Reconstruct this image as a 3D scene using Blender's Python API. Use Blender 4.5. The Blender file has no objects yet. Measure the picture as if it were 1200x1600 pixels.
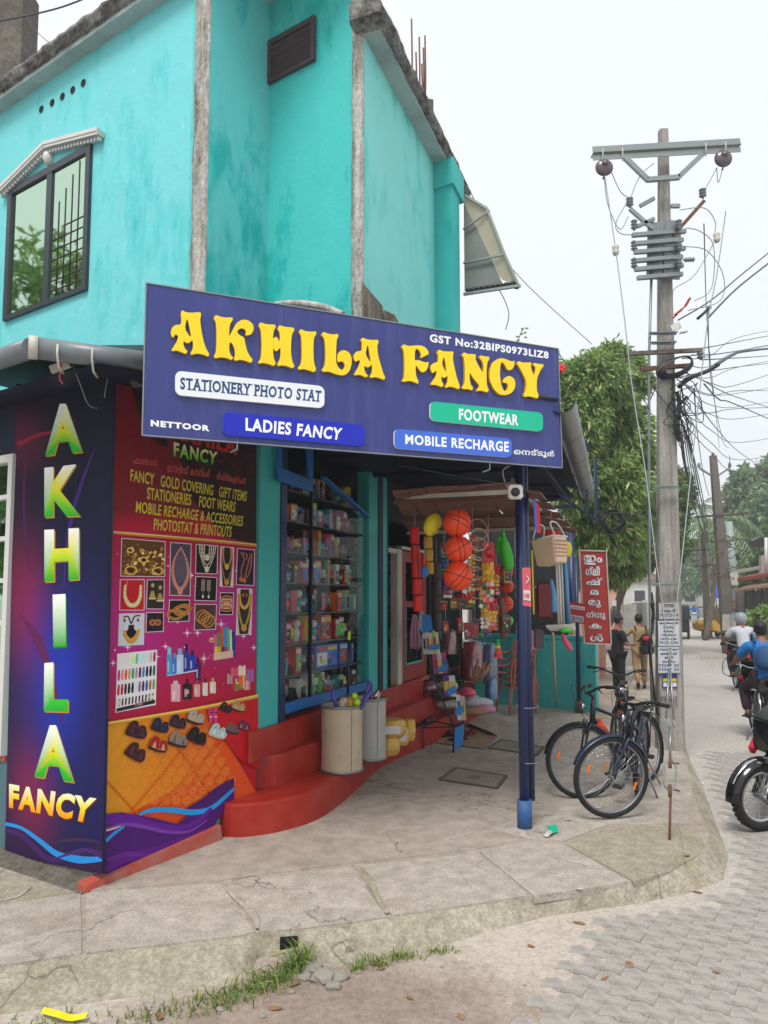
import bpy, bmesh, math, random
import numpy as np
from mathutils import Vector as V, Matrix as Mx, noise
# -- camera, sky, sun, exposure
S = bpy.context.scene
COL = S.collection
R = math.radians
rnd = random.Random(11)
FPX, EYE = 1150.0,1.9
TILT = math.atan(92 / FPX)
cam = bpy.data.cameras.new('camera')
cam_o = bpy.data.objects.new('camera', cam)
COL.objects.link(cam_o)
cam.sensor_fit = 'VERTICAL'
cam.sensor_height = 24
cam.sensor_width = 18
cam.lens = 24 * FPX / 1600
cam.shift_y = 43 / 1600
cam.clip_start = .05
cam.clip_end = 2000
cam_o.location = (0,0, EYE)
cam_o.rotation_euler = (math.pi / 2 + TILT, 0,0)
S.camera = cam_o
SUN_EL, SUN_AZ = R(58), R(200)     # azimuth measured clockwise from +Y; behind the photographer
world = bpy.data.worlds.new('World')
S.world = world
world.use_nodes = True
wn = world.node_tree
bg = wn.nodes['Background']
sky = wn.nodes.new('ShaderNodeTexSky')
sky.sky_type = 'NISHITA'
sky.sun_disc = False
sky.sun_elevation = SUN_EL
sky.sun_rotation = SUN_AZ
sky.air_density = 1.0
sky.dust_density = 4.0
mixw = wn.nodes.new('ShaderNodeMix')
mixw.data_type = 'RGBA'
mixw.inputs[0].default_value = .9
mixw.inputs[7].default_value = (7.9,8.15,8.35,1)   # even bright cloud layer
wn.links.new(sky.outputs[0], mixw.inputs[6])
wn.links.new(mixw.outputs[2], bg.inputs[0])
bg.inputs[1].default_value = .098
sun = bpy.data.lights.new('sun','SUN')
sun.energy = 2.3
sun.angle = R(22)
sun.color = (1, .965, .91)
sun_o = bpy.data.objects.new('sun', sun)
COL.objects.link(sun_o)
sd = V((math.sin(SUN_AZ) * math.cos(SUN_EL), math.cos(SUN_AZ) * math.cos(SUN_EL), math.sin(SUN_EL)))
sun_o.location = sd * 30
sun_o.rotation_euler = sd.to_track_quat('Z','Y').to_euler()
S.view_settings.view_transform = 'Standard'
S.view_settings.look = 'None'
S.view_settings.exposure = 0.47
S.view_settings.gamma = 1
S.view_settings.use_curve_mapping = False
S.render.engine = 'CYCLES'
S.cycles.max_bounces = 7
S.cycles.diffuse_bounces = 3
S.cycles.glossy_bounces = 3
S.cycles.transparent_max_bounces = 12
S.cycles.use_denoising = True
# -- measuring helpers
def ray(px, py):
 x, y = (px - 600) / FPX, (843 - py) / FPX
 c, s = math.cos(TILT), math.sin(TILT)
 return V((x, c - y * s, s + y * c))
def G(px, py, z=0.0):
 d = ray(px, py)
 return V((0,0, EYE)) + d * ((z - EYE) / d.z)
def PD(px, py, y):
 d = ray(px, py)
 return V((0,0, EYE)) + d * (y / d.y)
def PW(px, py, a, b):
 """point on the upright plane through plan points a and b"""
 d = ray(px, py)
 n = V((-(b[1] - a[1]), b[0] - a[0], 0)).normalized()
 t = (V((a[0], a[1], 0)) - V((0,0, EYE))).dot(n) / d.dot(n)
 return V((0,0, EYE)) + d * t
# -- colour and material helpers
def lin(c):
 if isinstance(c, str):
  c = c.lstrip('#')
  c = tuple(int(c[i:i + 2], 16) / 255 for i in (0,2,4))
  return tuple(x / 12.92 if x <= .04045 else ((x + .055) / 1.055) ** 2.4 for x in c)
 return tuple(c[:3])
MATS = {}
class NT:
 def __init__(s, name):
  s.m = bpy.data.materials.new(name)
  s.m.use_nodes = True
  s.t = s.m.node_tree
  s.b = s.t.nodes['Principled BSDF']
  s.out = s.t.nodes['Material Output']
  MATS[name] = s.m
 def n(s, typ, **kw):
  nd = s.t.nodes.new('ShaderNode' + typ)
  for k, v in kw.items():
   setattr(nd, k, v)
  return nd
 def l(s, a, b):
  s.t.links.new(a, b)
 def coord(s, scale=(1,1,1), rot=(0,0,0), kind='Object'):
  tc = s.n('TexCoord')
  mp = s.n('Mapping')
  mp.inputs['Scale'].default_value = scale
  mp.inputs['Rotation'].default_value = rot
  s.l(tc.outputs[kind], mp.inputs[0])
  return mp.outputs[0]
 def noise(s, vec, scale=5, detail=4, rough=.6):
  n = s.n('TexNoise')
  n.inputs['Scale'].default_value = scale
  n.inputs['Detail'].default_value = detail
  n.inputs['Roughness'].default_value = rough
  s.l(vec, n.inputs['Vector'])
  return n.outputs['Fac']
 def ramp(s, fac, p0, p1, c0=(0,0,0,1), c1=(1,1,1,1)):
  r = s.n('ValToRGB')
  r.color_ramp.elements[0].position = p0
  r.color_ramp.elements[1].position = p1
  r.color_ramp.elements[0].color = tuple(c0[:3]) + (1,)
  r.color_ramp.elements[1].color = tuple(c1[:3]) + (1,)
  s.l(fac, r.inputs[0])
  return r.outputs[0]
 def mix(s, fac, a, b, mode='MIX'):
  m = s.n('Mix', data_type='RGBA', blend_type=mode)
  for k, v in ((0, fac),(6, a),(7, b)):
   if hasattr(v, 'links') or hasattr(v, 'is_linked'):
    s.l(v, m.inputs[k])
   else:
    m.inputs[k].default_value = v if k == 0 else tuple(v[:3]) + (1,)
  return m.outputs[2]
 def bump(s, h, strength=.3, dist=.01, prev=None):
  b = s.n('Bump')
  b.inputs['Strength'].default_value = strength
  b.inputs['Distance'].default_value = dist
  s.l(h, b.inputs['Height'])
  if prev is not None:
   s.l(prev, b.inputs['Normal'])
  s.l(b.outputs[0], s.b.inputs['Normal'])
  return b.outputs[0]
 def base(s, c, rough=.6, metal=0, spec=.5):
  if hasattr(c, 'links') or hasattr(c, 'is_linked'):
   s.l(c, s.b.inputs['Base Color'])
  else:
   s.b.inputs['Base Color'].default_value = tuple(c[:3]) + (1,)
  s.b.inputs['Roughness'].default_value = rough
  s.b.inputs['Metallic'].default_value = metal
  s.b.inputs['Specular IOR Level'].default_value = spec
def sc(c, k):
 return tuple(min(1, x * k) for x in c)
def P(name, col, rough=.55, var=.18, scale=6, bump=.15, bdist=.003, metal=0, spec=.4, dirt=None, dirt_amt=.5, dscale=3):
 """painted / plain solid with mottled colour, fine relief and optional dirt blotches"""
 if name in MATS:
  return MATS[name]
 t = NT(name)
 c = lin(col)
 co = t.coord()
 f = t.noise(co, scale, 5)
 base = t.mix(f, sc(c, 1 - var), sc(c, 1 + var))
 if dirt is not None:
  d = t.ramp(t.noise(co, dscale, 8, .7), .5 - .05, .5 + .22)
  mm = t.n('Math', operation='MULTIPLY')
  t.l(d, mm.inputs[0])
  mm.inputs[1].default_value = dirt_amt
  base = t.mix(mm.outputs[0], base, lin(dirt))
 t.base(base, rough, metal, spec)
 if bump:
  t.bump(t.noise(co, scale * 9,5), bump, bdist)
 return t.m
def print_mat(name='print', rough=.55, spec=.22):
 if name in MATS:
  return MATS[name]
 t = NT(name)
 a = t.n('Attribute', attribute_name='Col')
 co = t.coord()
 f = t.noise(co, 14,3)
 c = t.mix(1.0, a.outputs['Color'], t.mix(f, (.88, .88, .88),(1.05,1.05,1.05)), 'MULTIPLY')
 t.base(c, rough, 0, spec)
 return t.m
# -- mesh builder
WM = {}
def wm(o):
 return WM.get(o.name, Mx.Identity(4))
class MB:
 def __init__(s, T=None):
  s.v, s.f, s.c, s.mi, s.sm = [], [], [], [], []
  s.T = T
  s.col = None
  s.m = 0
  s.smooth = False
 def add(s, vs, fs, col=None):
  b = len(s.v)
  if s.T is not None:
   vs = [s.T @ V(p) for p in vs]
  s.v += [tuple(p) for p in vs]
  col = col if col is not None else s.col
  for f in fs:
   s.f.append(tuple(i + b for i in f))
   s.c.append(col)
   s.mi.append(s.m)
   s.sm.append(s.smooth)
 def box(s, c, d, rz=0, M=None, col=None):
  hx, hy, hz = d[0] / 2, d[1] / 2, d[2] / 2
  vs = [V((x, y, z)) for z in (-hz, hz) for y in (-hy, hy) for x in (-hx, hx)]
  if M is not None:
   vs = [M @ p for p in vs]
  elif rz:
   q = Mx.Rotation(rz, 3, 'Z')
   vs = [q @ p for p in vs]
  vs = [p + V(c) for p in vs]
  s.add(vs, [(0,2,3,1),(4,5,7,6),(0,1,5,4),(2,6,7,3),(0,4,6,2),(1,3,7,5)], col)
 def beam(s, a, b, w, h, up=(0,0,1), col=None):
  a, b = V(a), V(b)
  d = b - a
  L = d.length
  if L < 1e-6: return
  z = d.normalized()
  x = V(up).cross(z)
  if x.length < 1e-3: x = V((1,0,0)).cross(z)
  x.normalize()
  y = z.cross(x)
  M = Mx((x, y, z)).transposed()
  s.box((a + b) / 2,(w, h, L), M=M, col=col)
 def prism(s, poly, z0, z1, col=None):
  """plan polygon (CCW) between two heights; z may be a list"""
  n = len(poly)
  lo = [(p[0], p[1], z0) for p in poly]
  hi = [(p[0], p[1], z1) for p in poly]
  fs = [tuple(range(n))[::-1], tuple(range(n, 2 * n))]
  fs += [(i, (i + 1) % n, n + (i + 1) % n, n + i) for i in range(n)]
  s.add(lo + hi, fs, col)
 def wall(s, a, b, z0, z1, th, col=None):
  """slab standing on plan line a-b, thickness th to the right-hand side of a->b (negative: left)"""
  a, b = V((a[0], a[1], 0)), V((b[0], b[1], 0))
  d = (b - a).normalized()
  n = V((d.y, -d.x, 0)) * th
  p = [a, b, b + n, a + n]
  if th > 0: p = p[::-1]
  s.prism(p, z0, z1, col)
 def poly(s, pts, col=None):
  s.add(pts, [tuple(range(len(pts)))], col)
 def tube(s, pts, r, n=8, caps=True, col=None, closed=False):
  pts = [V(p) for p in pts]
  N = len(pts)
  rs = r if isinstance(r, (list, tuple)) else [r] * N
  vs, fs = [], []
  up = None
  for i, p in enumerate(pts):
   if closed:
    t = pts[(i + 1) % N] - pts[i - 1]
   else:
    t = pts[min(i + 1, N - 1)] - pts[max(i - 1,0)]
   if t.length < 1e-9: t = V((0,0,1))
   t.normalize()
   if up is None:
    up = V((0,0,1)) if abs(t.z) < .9 else V((1,0,0))
   x = up.cross(t)
   if x.length < 1e-4:
    x = V((0,1,0)).cross(t)
   x.normalize()
   y = t.cross(x)
   up = y
   for k in range(n):
    a = 2 * math.pi * k / n
    vs.append(p + (x * math.cos(a) + y * math.sin(a)) * rs[i])
  for i in range(N if closed else N - 1):
   j = (i + 1) % N
   for k in range(n):
    k2 = (k + 1) % n
    fs.append((i * n + k, i * n + k2, j * n + k2, j * n + k))
  if caps and not closed:
   fs.append(tuple(range(n))[::-1])
   fs.append(tuple((N - 1) * n + k for k in range(n)))
  sm = s.smooth
  s.smooth = True
  s.add(vs, fs, col)
  s.smooth = sm
  if caps and not closed:
   s.sm[-1] = s.sm[-2] = False
 def lathe(s, prof, c=(0,0,0), n=16, axis=None, col=None, caps=True):
  """prof: list of (radius, height)"""
  M = Mx.Identity(3)
  if axis is not None:
   M = V(axis).normalized().to_track_quat('Z','Y').to_matrix()
  vs, fs = [], []
  for r, z in prof:
   for k in range(n):
    a = 2 * math.pi * k / n
    vs.append(M @ V((r * math.cos(a), r * math.sin(a), z)) + V(c))
  for i in range(len(prof) - 1):
   for k in range(n):
    k2 = (k + 1) % n
    fs.append((i * n + k, i * n + k2,(i + 1) * n + k2,(i + 1) * n + k))
  sm = s.smooth
  s.smooth = True
  s.add(vs, fs, col)
  s.smooth = sm
  if caps:
   for i0, rev in ((0, True),(len(prof) - 1, False)):
    if prof[i0][0] > 1e-4:
     ring = tuple(range(i0 * n, i0 * n + n))
     s.add(vs[i0 * n:i0 * n + n], [tuple(range(n))[::-1] if rev else tuple(range(n))], col)
 def ball(s, c, r, n=12, m=8, col=None, M=None):
  rx, ry, rz = (r, r, r) if not isinstance(r, (tuple, list)) else r
  vs, fs = [], []
  for i in range(m + 1):
   th = math.pi * i / m
   for k in range(n):
    a = 2 * math.pi * k / n
    p = V((rx * math.sin(th) * math.cos(a), ry * math.sin(th) * math.sin(a), rz * math.cos(th)))
    if M is not None: p = M @ p
    vs.append(p + V(c))
  for i in range(m):
   for k in range(n):
    k2 = (k + 1) % n
    fs.append((i * n + k, (i + 1) * n + k, (i + 1) * n + k2, i * n + k2))
  sm = s.smooth
  s.smooth = True
  s.add(vs, fs, col)
  s.smooth = sm
 def build(s, name, mats, parent=None, loc=None, bevel=0, merge=False):
  me = bpy.data.meshes.new(name)
  base = wm(parent) if parent is not None else Mx.Translation(V(loc)) if loc is not None else Mx.Identity(4)
  inv = base.inverted()
  me.from_pydata([tuple(inv @ V(p)) for p in s.v], [], s.f)
  mats = mats if isinstance(mats, (list, tuple)) else [mats]
  for m in mats:
   me.materials.append(MATS[m] if isinstance(m, str) else m)
  if len(mats) > 1:
   me.polygons.foreach_set('material_index', s.mi)
  me.polygons.foreach_set('use_smooth', s.sm)
  if any(c is not None for c in s.c):
   at = me.color_attributes.new('Col','FLOAT_COLOR','CORNER')
   arr = []
   for f, c in zip(s.f, s.c):
    if c is None: c = (.5, .5, .5)
    if isinstance(c[0], (int, float)):
     arr += [c[0], c[1], c[2], 1.0] * len(f)
    else:
     for q in c:
      arr += [q[0], q[1], q[2], 1.0]
   at.data.foreach_set('color', arr)
  if bevel or merge:
   bm = bmesh.new()
   bm.from_mesh(me)
   if merge: bmesh.ops.remove_doubles(bm, verts=bm.verts, dist=1e-5)
   if bevel:
    es = [e for e in bm.edges if len(e.link_faces) == 2 and e.calc_face_angle(0) > .6]
    bmesh.ops.bevel(bm, geom=es, offset=bevel, segments=2, affect='EDGES', clamp_overlap=True)
   bm.to_mesh(me)
   bm.free()
  me.validate()
  o = bpy.data.objects.new(name, me)
  COL.objects.link(o)
  if parent is not None:
   o.parent = parent
  elif loc is not None:
   o.location = loc
  WM[o.name] = base
  return o
def tag(o, label=None, cat=None, group=None, kind=None):
 if label: o['label'] = label
 if cat: o['category'] = cat
 if group: o['group'] = group
 if kind: o['kind'] = kind
 return o
def thing(name, label, cat, loc=(0,0,0), rz=0, group=None):
 o = bpy.data.objects.new(name, None)
 COL.objects.link(o)
 o.empty_display_size = .1
 o.location = loc
 o.rotation_euler = (0,0, rz)
 WM[o.name] = Mx.Translation(V(loc)) @ Mx.Rotation(rz, 4, 'Z')
 return tag(o, label, cat, group)
def kids(o):
 return [c for c in bpy.data.objects if c.parent == o]
def copy_tree(o, loc=None, rz=None, label=None, parent=None):
 c = o.copy()
 COL.objects.link(c)
 if parent is not None: c.parent = parent
 if loc is not None: c.location = loc
 if rz is not None: c.rotation_euler = (0,0, rz)
 if label: c['label'] = label
 for k in o.children:
  copy_tree(k, parent=c)
 if parent is None:
  WM[c.name] = Mx.Translation(c.location) @ Mx.Rotation(c.rotation_euler[2], 4, 'Z')
 return c
# -- lettering
_tc = {}
def text_geo(s, off=0.0, space=1.0):
 """flat text as (verts, faces) scaled into the unit box"""
 key = (s, off, space)
 if key in _tc: return _tc[key]
 cu = bpy.data.curves.new('t','FONT')
 cu.body = s
 cu.space_character = space
 cu.resolution_u = 3
 if ord(max(s)) < 3000: cu.offset = off
 o = bpy.data.objects.new('t', cu)
 COL.objects.link(o)
 dg = bpy.context.evaluated_depsgraph_get()
 if ord(max(s)) >= 3000:
  me = bpy.data.meshes.new_from_object(o.evaluated_get(dg))
  vs = [v.co.copy() for v in me.vertices]
  fs = [tuple(p.vertices) for p in me.polygons]
  bpy.data.meshes.remove(me)
  cv = o.evaluated_get(dg).to_curve(dg)
  for k, sp in enumerate(cv.splines):
   bp = sp.bezier_points; l = []
   for i in range(len(bp)):
    p, q = bp[i], bp[(i + 1) % len(bp)]
    l += [V(x) for x in bez(tuple(p.co), tuple(p.handle_right), tuple(q.handle_left), tuple(q.co), 4)[:4]]
   l = [p for i, p in enumerate(l) if (p - l[i - 1]).length > 1e-4]
   for i, p in enumerate(l):
    q = l[(i + 1) % len(l)]
    t_ = (q - p).normalized() * off; n_ = V((-t_.y, t_.x, 0)); z_ = V((0,0,1 + (k * 2 + i % 2) % 8)); b0 = len(vs)
    vs += [p - t_ * .6 - n_ + z_, q + t_ * .6 - n_ + z_, q + t_ * .6 + n_ + z_, p - t_ * .6 + n_ + z_]
    fs.append((b0, b0 + 1, b0 + 2, b0 + 3))
 else:
  me = bpy.data.meshes.new_from_object(o.evaluated_get(dg))
  vs = [v.co.copy() for v in me.vertices]
  fs = [tuple(p.vertices) for p in me.polygons]
  bpy.data.meshes.remove(me)
 bpy.data.objects.remove(o)
 bpy.data.curves.remove(cu)
 if not vs: return [], []
 x0, x1 = min(v.x for v in vs), max(v.x for v in vs)
 y0, y1 = min(v.y for v in vs), max(v.y for v in vs)
 vs = [((v.x - x0) / (x1 - x0),(v.y - y0) / (y1 - y0), v.z) for v in vs]
 _tc[key] = (vs, fs)
 return vs, fs
def put_text(mb, s, quad, lift=0.002, off=.03, space=1.1, col=None, depth=0, grad=None, slab=False):
 """map text on a world quad TL,TR,BR,BL; depth>0 makes raised letters"""
 vs, fs = text_geo(s, off, space)
 TL, TR, BR, BL = [V(q) for q in quad]
 n = (TR - TL).cross(BL - TL).normalized()
 if n.dot(V((0,0, EYE)) - TL) < 0: n = -n
 def mp(u, v, d):
  return (BL * (1 - u) + BR * u) * (1 - v) + (TL * (1 - u) + TR * u) * v + n * d
 top = [mp(u, v, lift + depth + k * .0002) for u, v, k in vs]
 if grad is not None:
  b = len(mb.v)
  for f in fs:
   cs = [grad(vs[i][1]) for i in f]
   mb.add([top[i] for i in f], [tuple(range(len(f)))], cs)
 else:
  mb.add(top, fs, col)
 if depth > 0:
  from collections import Counter
  cnt = Counter()
  for f in fs:
   for i in range(len(f)):
    a, b = f[i], f[(i + 1) % len(f)]
    cnt[(a, b)] += 1
  lo = [mp(u, v, lift) for u, v, k in vs]
  for (a, b) in list(cnt):
   if (b, a) not in cnt:
    mb.add([top[a], top[b], lo[b], lo[a]], [(0,3,2,1)], col if grad is None else grad(vs[a][1]))
 if slab:
  seg = {0: [], 1: []}
  for f in fs:
   for i in range(len(f)):
    a, b = vs[f[i]], vs[f[(i + 1) % len(f)]]
    for k in (0,1):
     if abs(a[1] - k) < .03 and abs(b[1] - k) < .03 and abs(a[0] - b[0]) > .002:
      seg[k].append((min(a[0], b[0]), max(a[0], b[0])))
  W = (TR - TL).length / max(1e-6,(TL - BL).length)
  ex = .10 / W
  for k in (0,1):
   ss = sorted(set((round(a, 4), round(b, 4)) for a, b in seg[k]))
   for a, b in ss:
    if b - a > .45 / W: continue
    v0, v1 = (0, .1) if k == 0 else (.9,1)
    mb.add([mp(a - ex, v0, lift + depth + .0004), mp(b + ex, v0, lift + depth + .0004), mp(b + ex, v1, lift + depth + .0004), mp(a - ex, v1, lift + depth + .0004)],[(0,1,2,3)], col)
def outline_geo(outer, holes=(), smooth=1):
 """fill a polygon with holes; returns verts2d, faces, loops"""
 def chaikin(p):
  q = []
  for i in range(len(p)):
   a, b = p[i], p[(i + 1) % len(p)]
   q += [(a[0] * .8 + b[0] * .2, a[1] * .8 + b[1] * .2),(a[0] * .2 + b[0] * .8, a[1] * .2 + b[1] * .8)]
  return q
 loops = [outer] + list(holes)
 for _ in range(smooth):
  loops = [chaikin(l) for l in loops]
 from mathutils.geometry import tessellate_polygon
 tris = tessellate_polygon([[V((p[0], p[1], 0)) for p in l] for l in loops])
 vs = [p for l in loops for p in l]
 return vs, [tuple(t) for t in tris], loops
def raised(mb, vs, tris, loops, mp, d0, d1, col=None, inset=0):
 """mp(x,y,depth) -> world"""
 top = [mp(x, y, d1) for x, y in vs]
 fs = []
 a0 = (V(top[tris[0][1]]) - V(top[tris[0][0]])).cross(V(top[tris[0][2]]) - V(top[tris[0][0]]))
 mb.add(top, tris, col)
 b = 0
 for l in loops:
  n = len(l)
  r0 = [mp(x, y, d0) for x, y in l]
  r1 = [mp(x, y, d1) for x, y in l]
  mb.add(r0 + r1, [(i, (i + 1) % n, n + (i + 1) % n, n + i) for i in range(n)], col)
def rrect(x0, y0, x1, y1, r, n=4):
 pts = []
 for cx, cy, a0 in ((x1 - r, y1 - r, 0),(x0 + r, y1 - r, 90),(x0 + r, y0 + r, 180),(x1 - r, y0 + r, 270)):
  for k in range(n + 1):
   a = R(a0 + 90 * k / n)
   pts.append((cx + r * math.cos(a), cy + r * math.sin(a)))
 return pts
def bez(p0, p1, p2, p3, n=12):
 out = []
 for i in range(n + 1):
  t = i / n
  a = [(1 - t) ** 3,3 * (1 - t) ** 2 * t, 3 * (1 - t) * t * t, t ** 3]
  out.append(tuple(sum(w * q[k] for w, q in zip(a, (p0, p1, p2, p3))) for k in range(len(p0))))
 return out
def crom(pts, n=6, closed=False):
 """smooth curve through the points"""
 P_ = [V(p) if len(p) == 3 else V((p[0], p[1], 0)) for p in pts]
 N = len(P_)
 out = []
 for i in range(N if closed else N - 1):
  a = P_[(i - 1) % N] if closed or i > 0 else P_[0]
  b, c = P_[i], P_[(i + 1) % N]
  d = P_[(i + 2) % N] if closed or i + 2 < N else P_[-1]
  for k in range(n):
   t = k / n
   out.append(.5 * ((2 * b) + (c - a) * t + (2 * a - 5 * b + 4 * c - d) * t * t + (3 * b - a - 3 * c + d) * t ** 3))
 if not closed: out.append(P_[-1])
 return out
ORD = ['first','second','third','fourth','fifth','sixth','seventh','eighth','ninth','tenth','eleventh','twelfth',
 'thirteenth','fourteenth','fifteenth','sixteenth','seventeenth','eighteenth','nineteenth','twentieth']
# -- plan anchors (metres, z = 0 is the cement forecourt)
def v2(x, y): return V((x, y, 0))
dl = v2(-.838, .546).normalized()          # along the side-street wall, going away
dp = v2(.521, .854).normalized()           # along the poster wall
df = v2(.365, .931).normalized()           # along the shop front = along the street
nf = v2(df.y, -df.x)                       # out of the shop front, towards the street
npz = v2(dp.y, -dp.x)                      # out of the poster wall
ndl = v2(-dl.y, dl.x) if v2(-dl.y, dl.x).dot(v2(-1.94,5.08)) < 0 else v2(dl.y, -dl.x)
c0 = v2(-1.94,5.08)
c1 = c0 + dp * 1.58
ROAD = -.13
def FP(t, n=0, z=0):
 """shop-front frame: t along the front from the poster wall, n out to the street"""
 p = c1 + df * t + nf * n
 return V((p.x, p.y, z))
def at_front(px, n=0):
 """t on the front plane (offset n) seen at picture column px"""
 p = PW(px, 900, FP(0, n), FP(1, n))
 return (V((p.x, p.y, 0)) - c1).dot(df)
# -- materials of the setting
def concrete(name, c1_, c2_, rough=.85, scale=1.2, fine=60, bump=.5, crack=True, moss=None):
 t = NT(name)
 co = t.coord()
 big = t.noise(co, scale, 8, .65)
 col = t.mix(t.ramp(big, .3, .7), lin(c1_), lin(c2_))
 mid = t.noise(co, scale * 9,6, .7)
 col = t.mix(t.ramp(mid, .35, .75), col, sc(lin(c2_), .66))
 if moss:
  mm = t.ramp(t.noise(co, 2.3,6, .7), .53, .7)
  col = t.mix(mm, col, lin(moss))
 grit = t.noise(co, fine, 6, .8)
 col = t.mix(t.ramp(grit, .38, .62), t.mix(1.0, col, (.62, .60, .58), 'MULTIPLY'), col)
 st = t.ramp(t.noise(co, scale * .9,9, .78), .5, .72)
 col = t.mix(st, col, t.mix(1.0, col, (.74, .70, .66), 'MULTIPLY'))
 sp = t.ramp(t.noise(co, 17,8, .85), .6, .66)
 col = t.mix(sp, col, t.mix(1.0, col, (.66, .63, .6), 'MULTIPLY'))
 if crack:
  vo = t.n('TexVoronoi', feature='DISTANCE_TO_EDGE'); vo.inputs['Scale'].default_value = .9
  nz = t.n('TexNoise'); nz.inputs['Scale'].default_value = 3; nz.inputs['Detail'].default_value = 7
  t.l(co, nz.inputs['Vector'])
  sc_1 = t.n('VectorMath', operation='SCALE'); sc_1.inputs[3].default_value = .45
  ad_ = t.n('VectorMath', operation='ADD')
  t.l(nz.outputs['Color'], sc_1.inputs[0]); t.l(sc_1.outputs[0], ad_.inputs[0]); t.l(co, ad_.inputs[1]); t.l(ad_.outputs[0], vo.inputs['Vector'])
  ck = t.ramp(vo.outputs['Distance'], .002, .007,(1,1,1),(0,0,0))
  gt = t.ramp(t.noise(co, .8,3), .52, .56)
  mk = t.n('Math', operation='MULTIPLY'); t.l(ck, mk.inputs[0]); t.l(gt, mk.inputs[1])
  col = t.mix(mk.outputs[0], col, sc(lin(c2_), .35))
 t.base(col, rough, 0, .25)
 b = t.bump(t.noise(co, fine * .7,8, .8), bump, .008)
 b = t.bump(t.noise(co, scale * 6,5, .6), bump * .8, .02, b)
 return t
concrete('slab_concrete','#cec6bc','#b9b0a5', scale=.9, bump=.5)
concrete('smooth_cement','#c6bcb1','#afa499', scale=.7, fine=90, bump=.25)
concrete('kerb_concrete','#c9c2b2','#aba491', scale=1.6, fine=45, bump=1.0, moss='#a39a80')
concrete('rough_screed','#c3bca9','#aba491', scale=1.3, fine=40, bump=.9, moss='#a9a289')
concrete('paver_dusty','#bfbab5','#aca7a2', scale=1.5, fine=110, bump=.3)
concrete('raw_concrete','#8b857c','#615b54', scale=2.2, fine=50, bump=.7)
concrete('pole_concrete','#8d8880','#6d6862', scale=1.2, fine=70, bump=.5)
def road_material():
 t = NT('road_surface')
 co = t.coord()
 big = t.noise(co, .8,8, .65)
 far = t.mix(t.ramp(big, .3, .7), lin('#bfbab5'), lin('#afaaa5'))
 fine = t.noise(co, 35,6, .75)
 earth = t.mix(t.ramp(t.noise(co, 2.2,8, .7), .32, .68), lin('#8c7d72'), lin('#a3948a'))
 sand = t.mix(t.ramp(t.noise(co, 3.5,6, .7), .35, .65), lin('#b9afa3'), lin('#c3bab0'))
 sep = t.n('SeparateXYZ')
 tc = t.n('TexCoord')
 t.l(tc.outputs['Object'], sep.inputs[0])
 ctr = G(520,1640, ROAD)
 vm = t.n('VectorMath', operation='DISTANCE')
 t.l(tc.outputs['Object'], vm.inputs[0])
 vm.inputs[1].default_value = (ctr.x, ctr.y, ROAD)
 wob = t.n('MapRange')
 t.l(t.noise(co, 1.9,6, .7), wob.inputs[0])
 wob.inputs[3].default_value = -.75
 wob.inputs[4].default_value = .75
 sm = t.n('Math', operation='ADD')
 t.l(vm.outputs['Value'], sm.inputs[0])
 t.l(wob.outputs[0], sm.inputs[1])
 m1 = t.n('MapRange')
 t.l(sm.outputs[0], m1.inputs[0])
 m1.inputs[1].default_value = .75
 m1.inputs[2].default_value = 1.25
 m2 = t.n('MapRange')
 t.l(sm.outputs[0], m2.inputs[0])
 m2.inputs[1].default_value = 1.5
 m2.inputs[2].default_value = 4.2
 col = t.mix(m1.outputs[0], earth, sand)
 col = t.mix(m2.outputs[0], col, far)
 col = t.mix(t.ramp(fine, .36, .6), t.mix(1.0, col, (.7, .68, .66), 'MULTIPLY'), col)
 peb = t.n('TexVoronoi')
 peb.inputs['Scale'].default_value = 38
 t.l(co, peb.inputs['Vector'])
 pm = t.ramp(peb.outputs['Distance'], .08, .16,(1,1,1),(0,0,0))
 sel = t.ramp(t.noise(co, 6,2), .58, .62)
 mu = t.n('Math', operation='MULTIPLY')
 t.l(pm, mu.inputs[0]); t.l(sel, mu.inputs[1])
 col = t.mix(mu.outputs[0], col, lin('#b5aca0'))
 t.base(col, .92,0, .2)
 b = t.bump(fine, .7, .01)
 t.bump(t.noise(co, 5,6, .6), .5, .04, b)
road_material()
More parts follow.
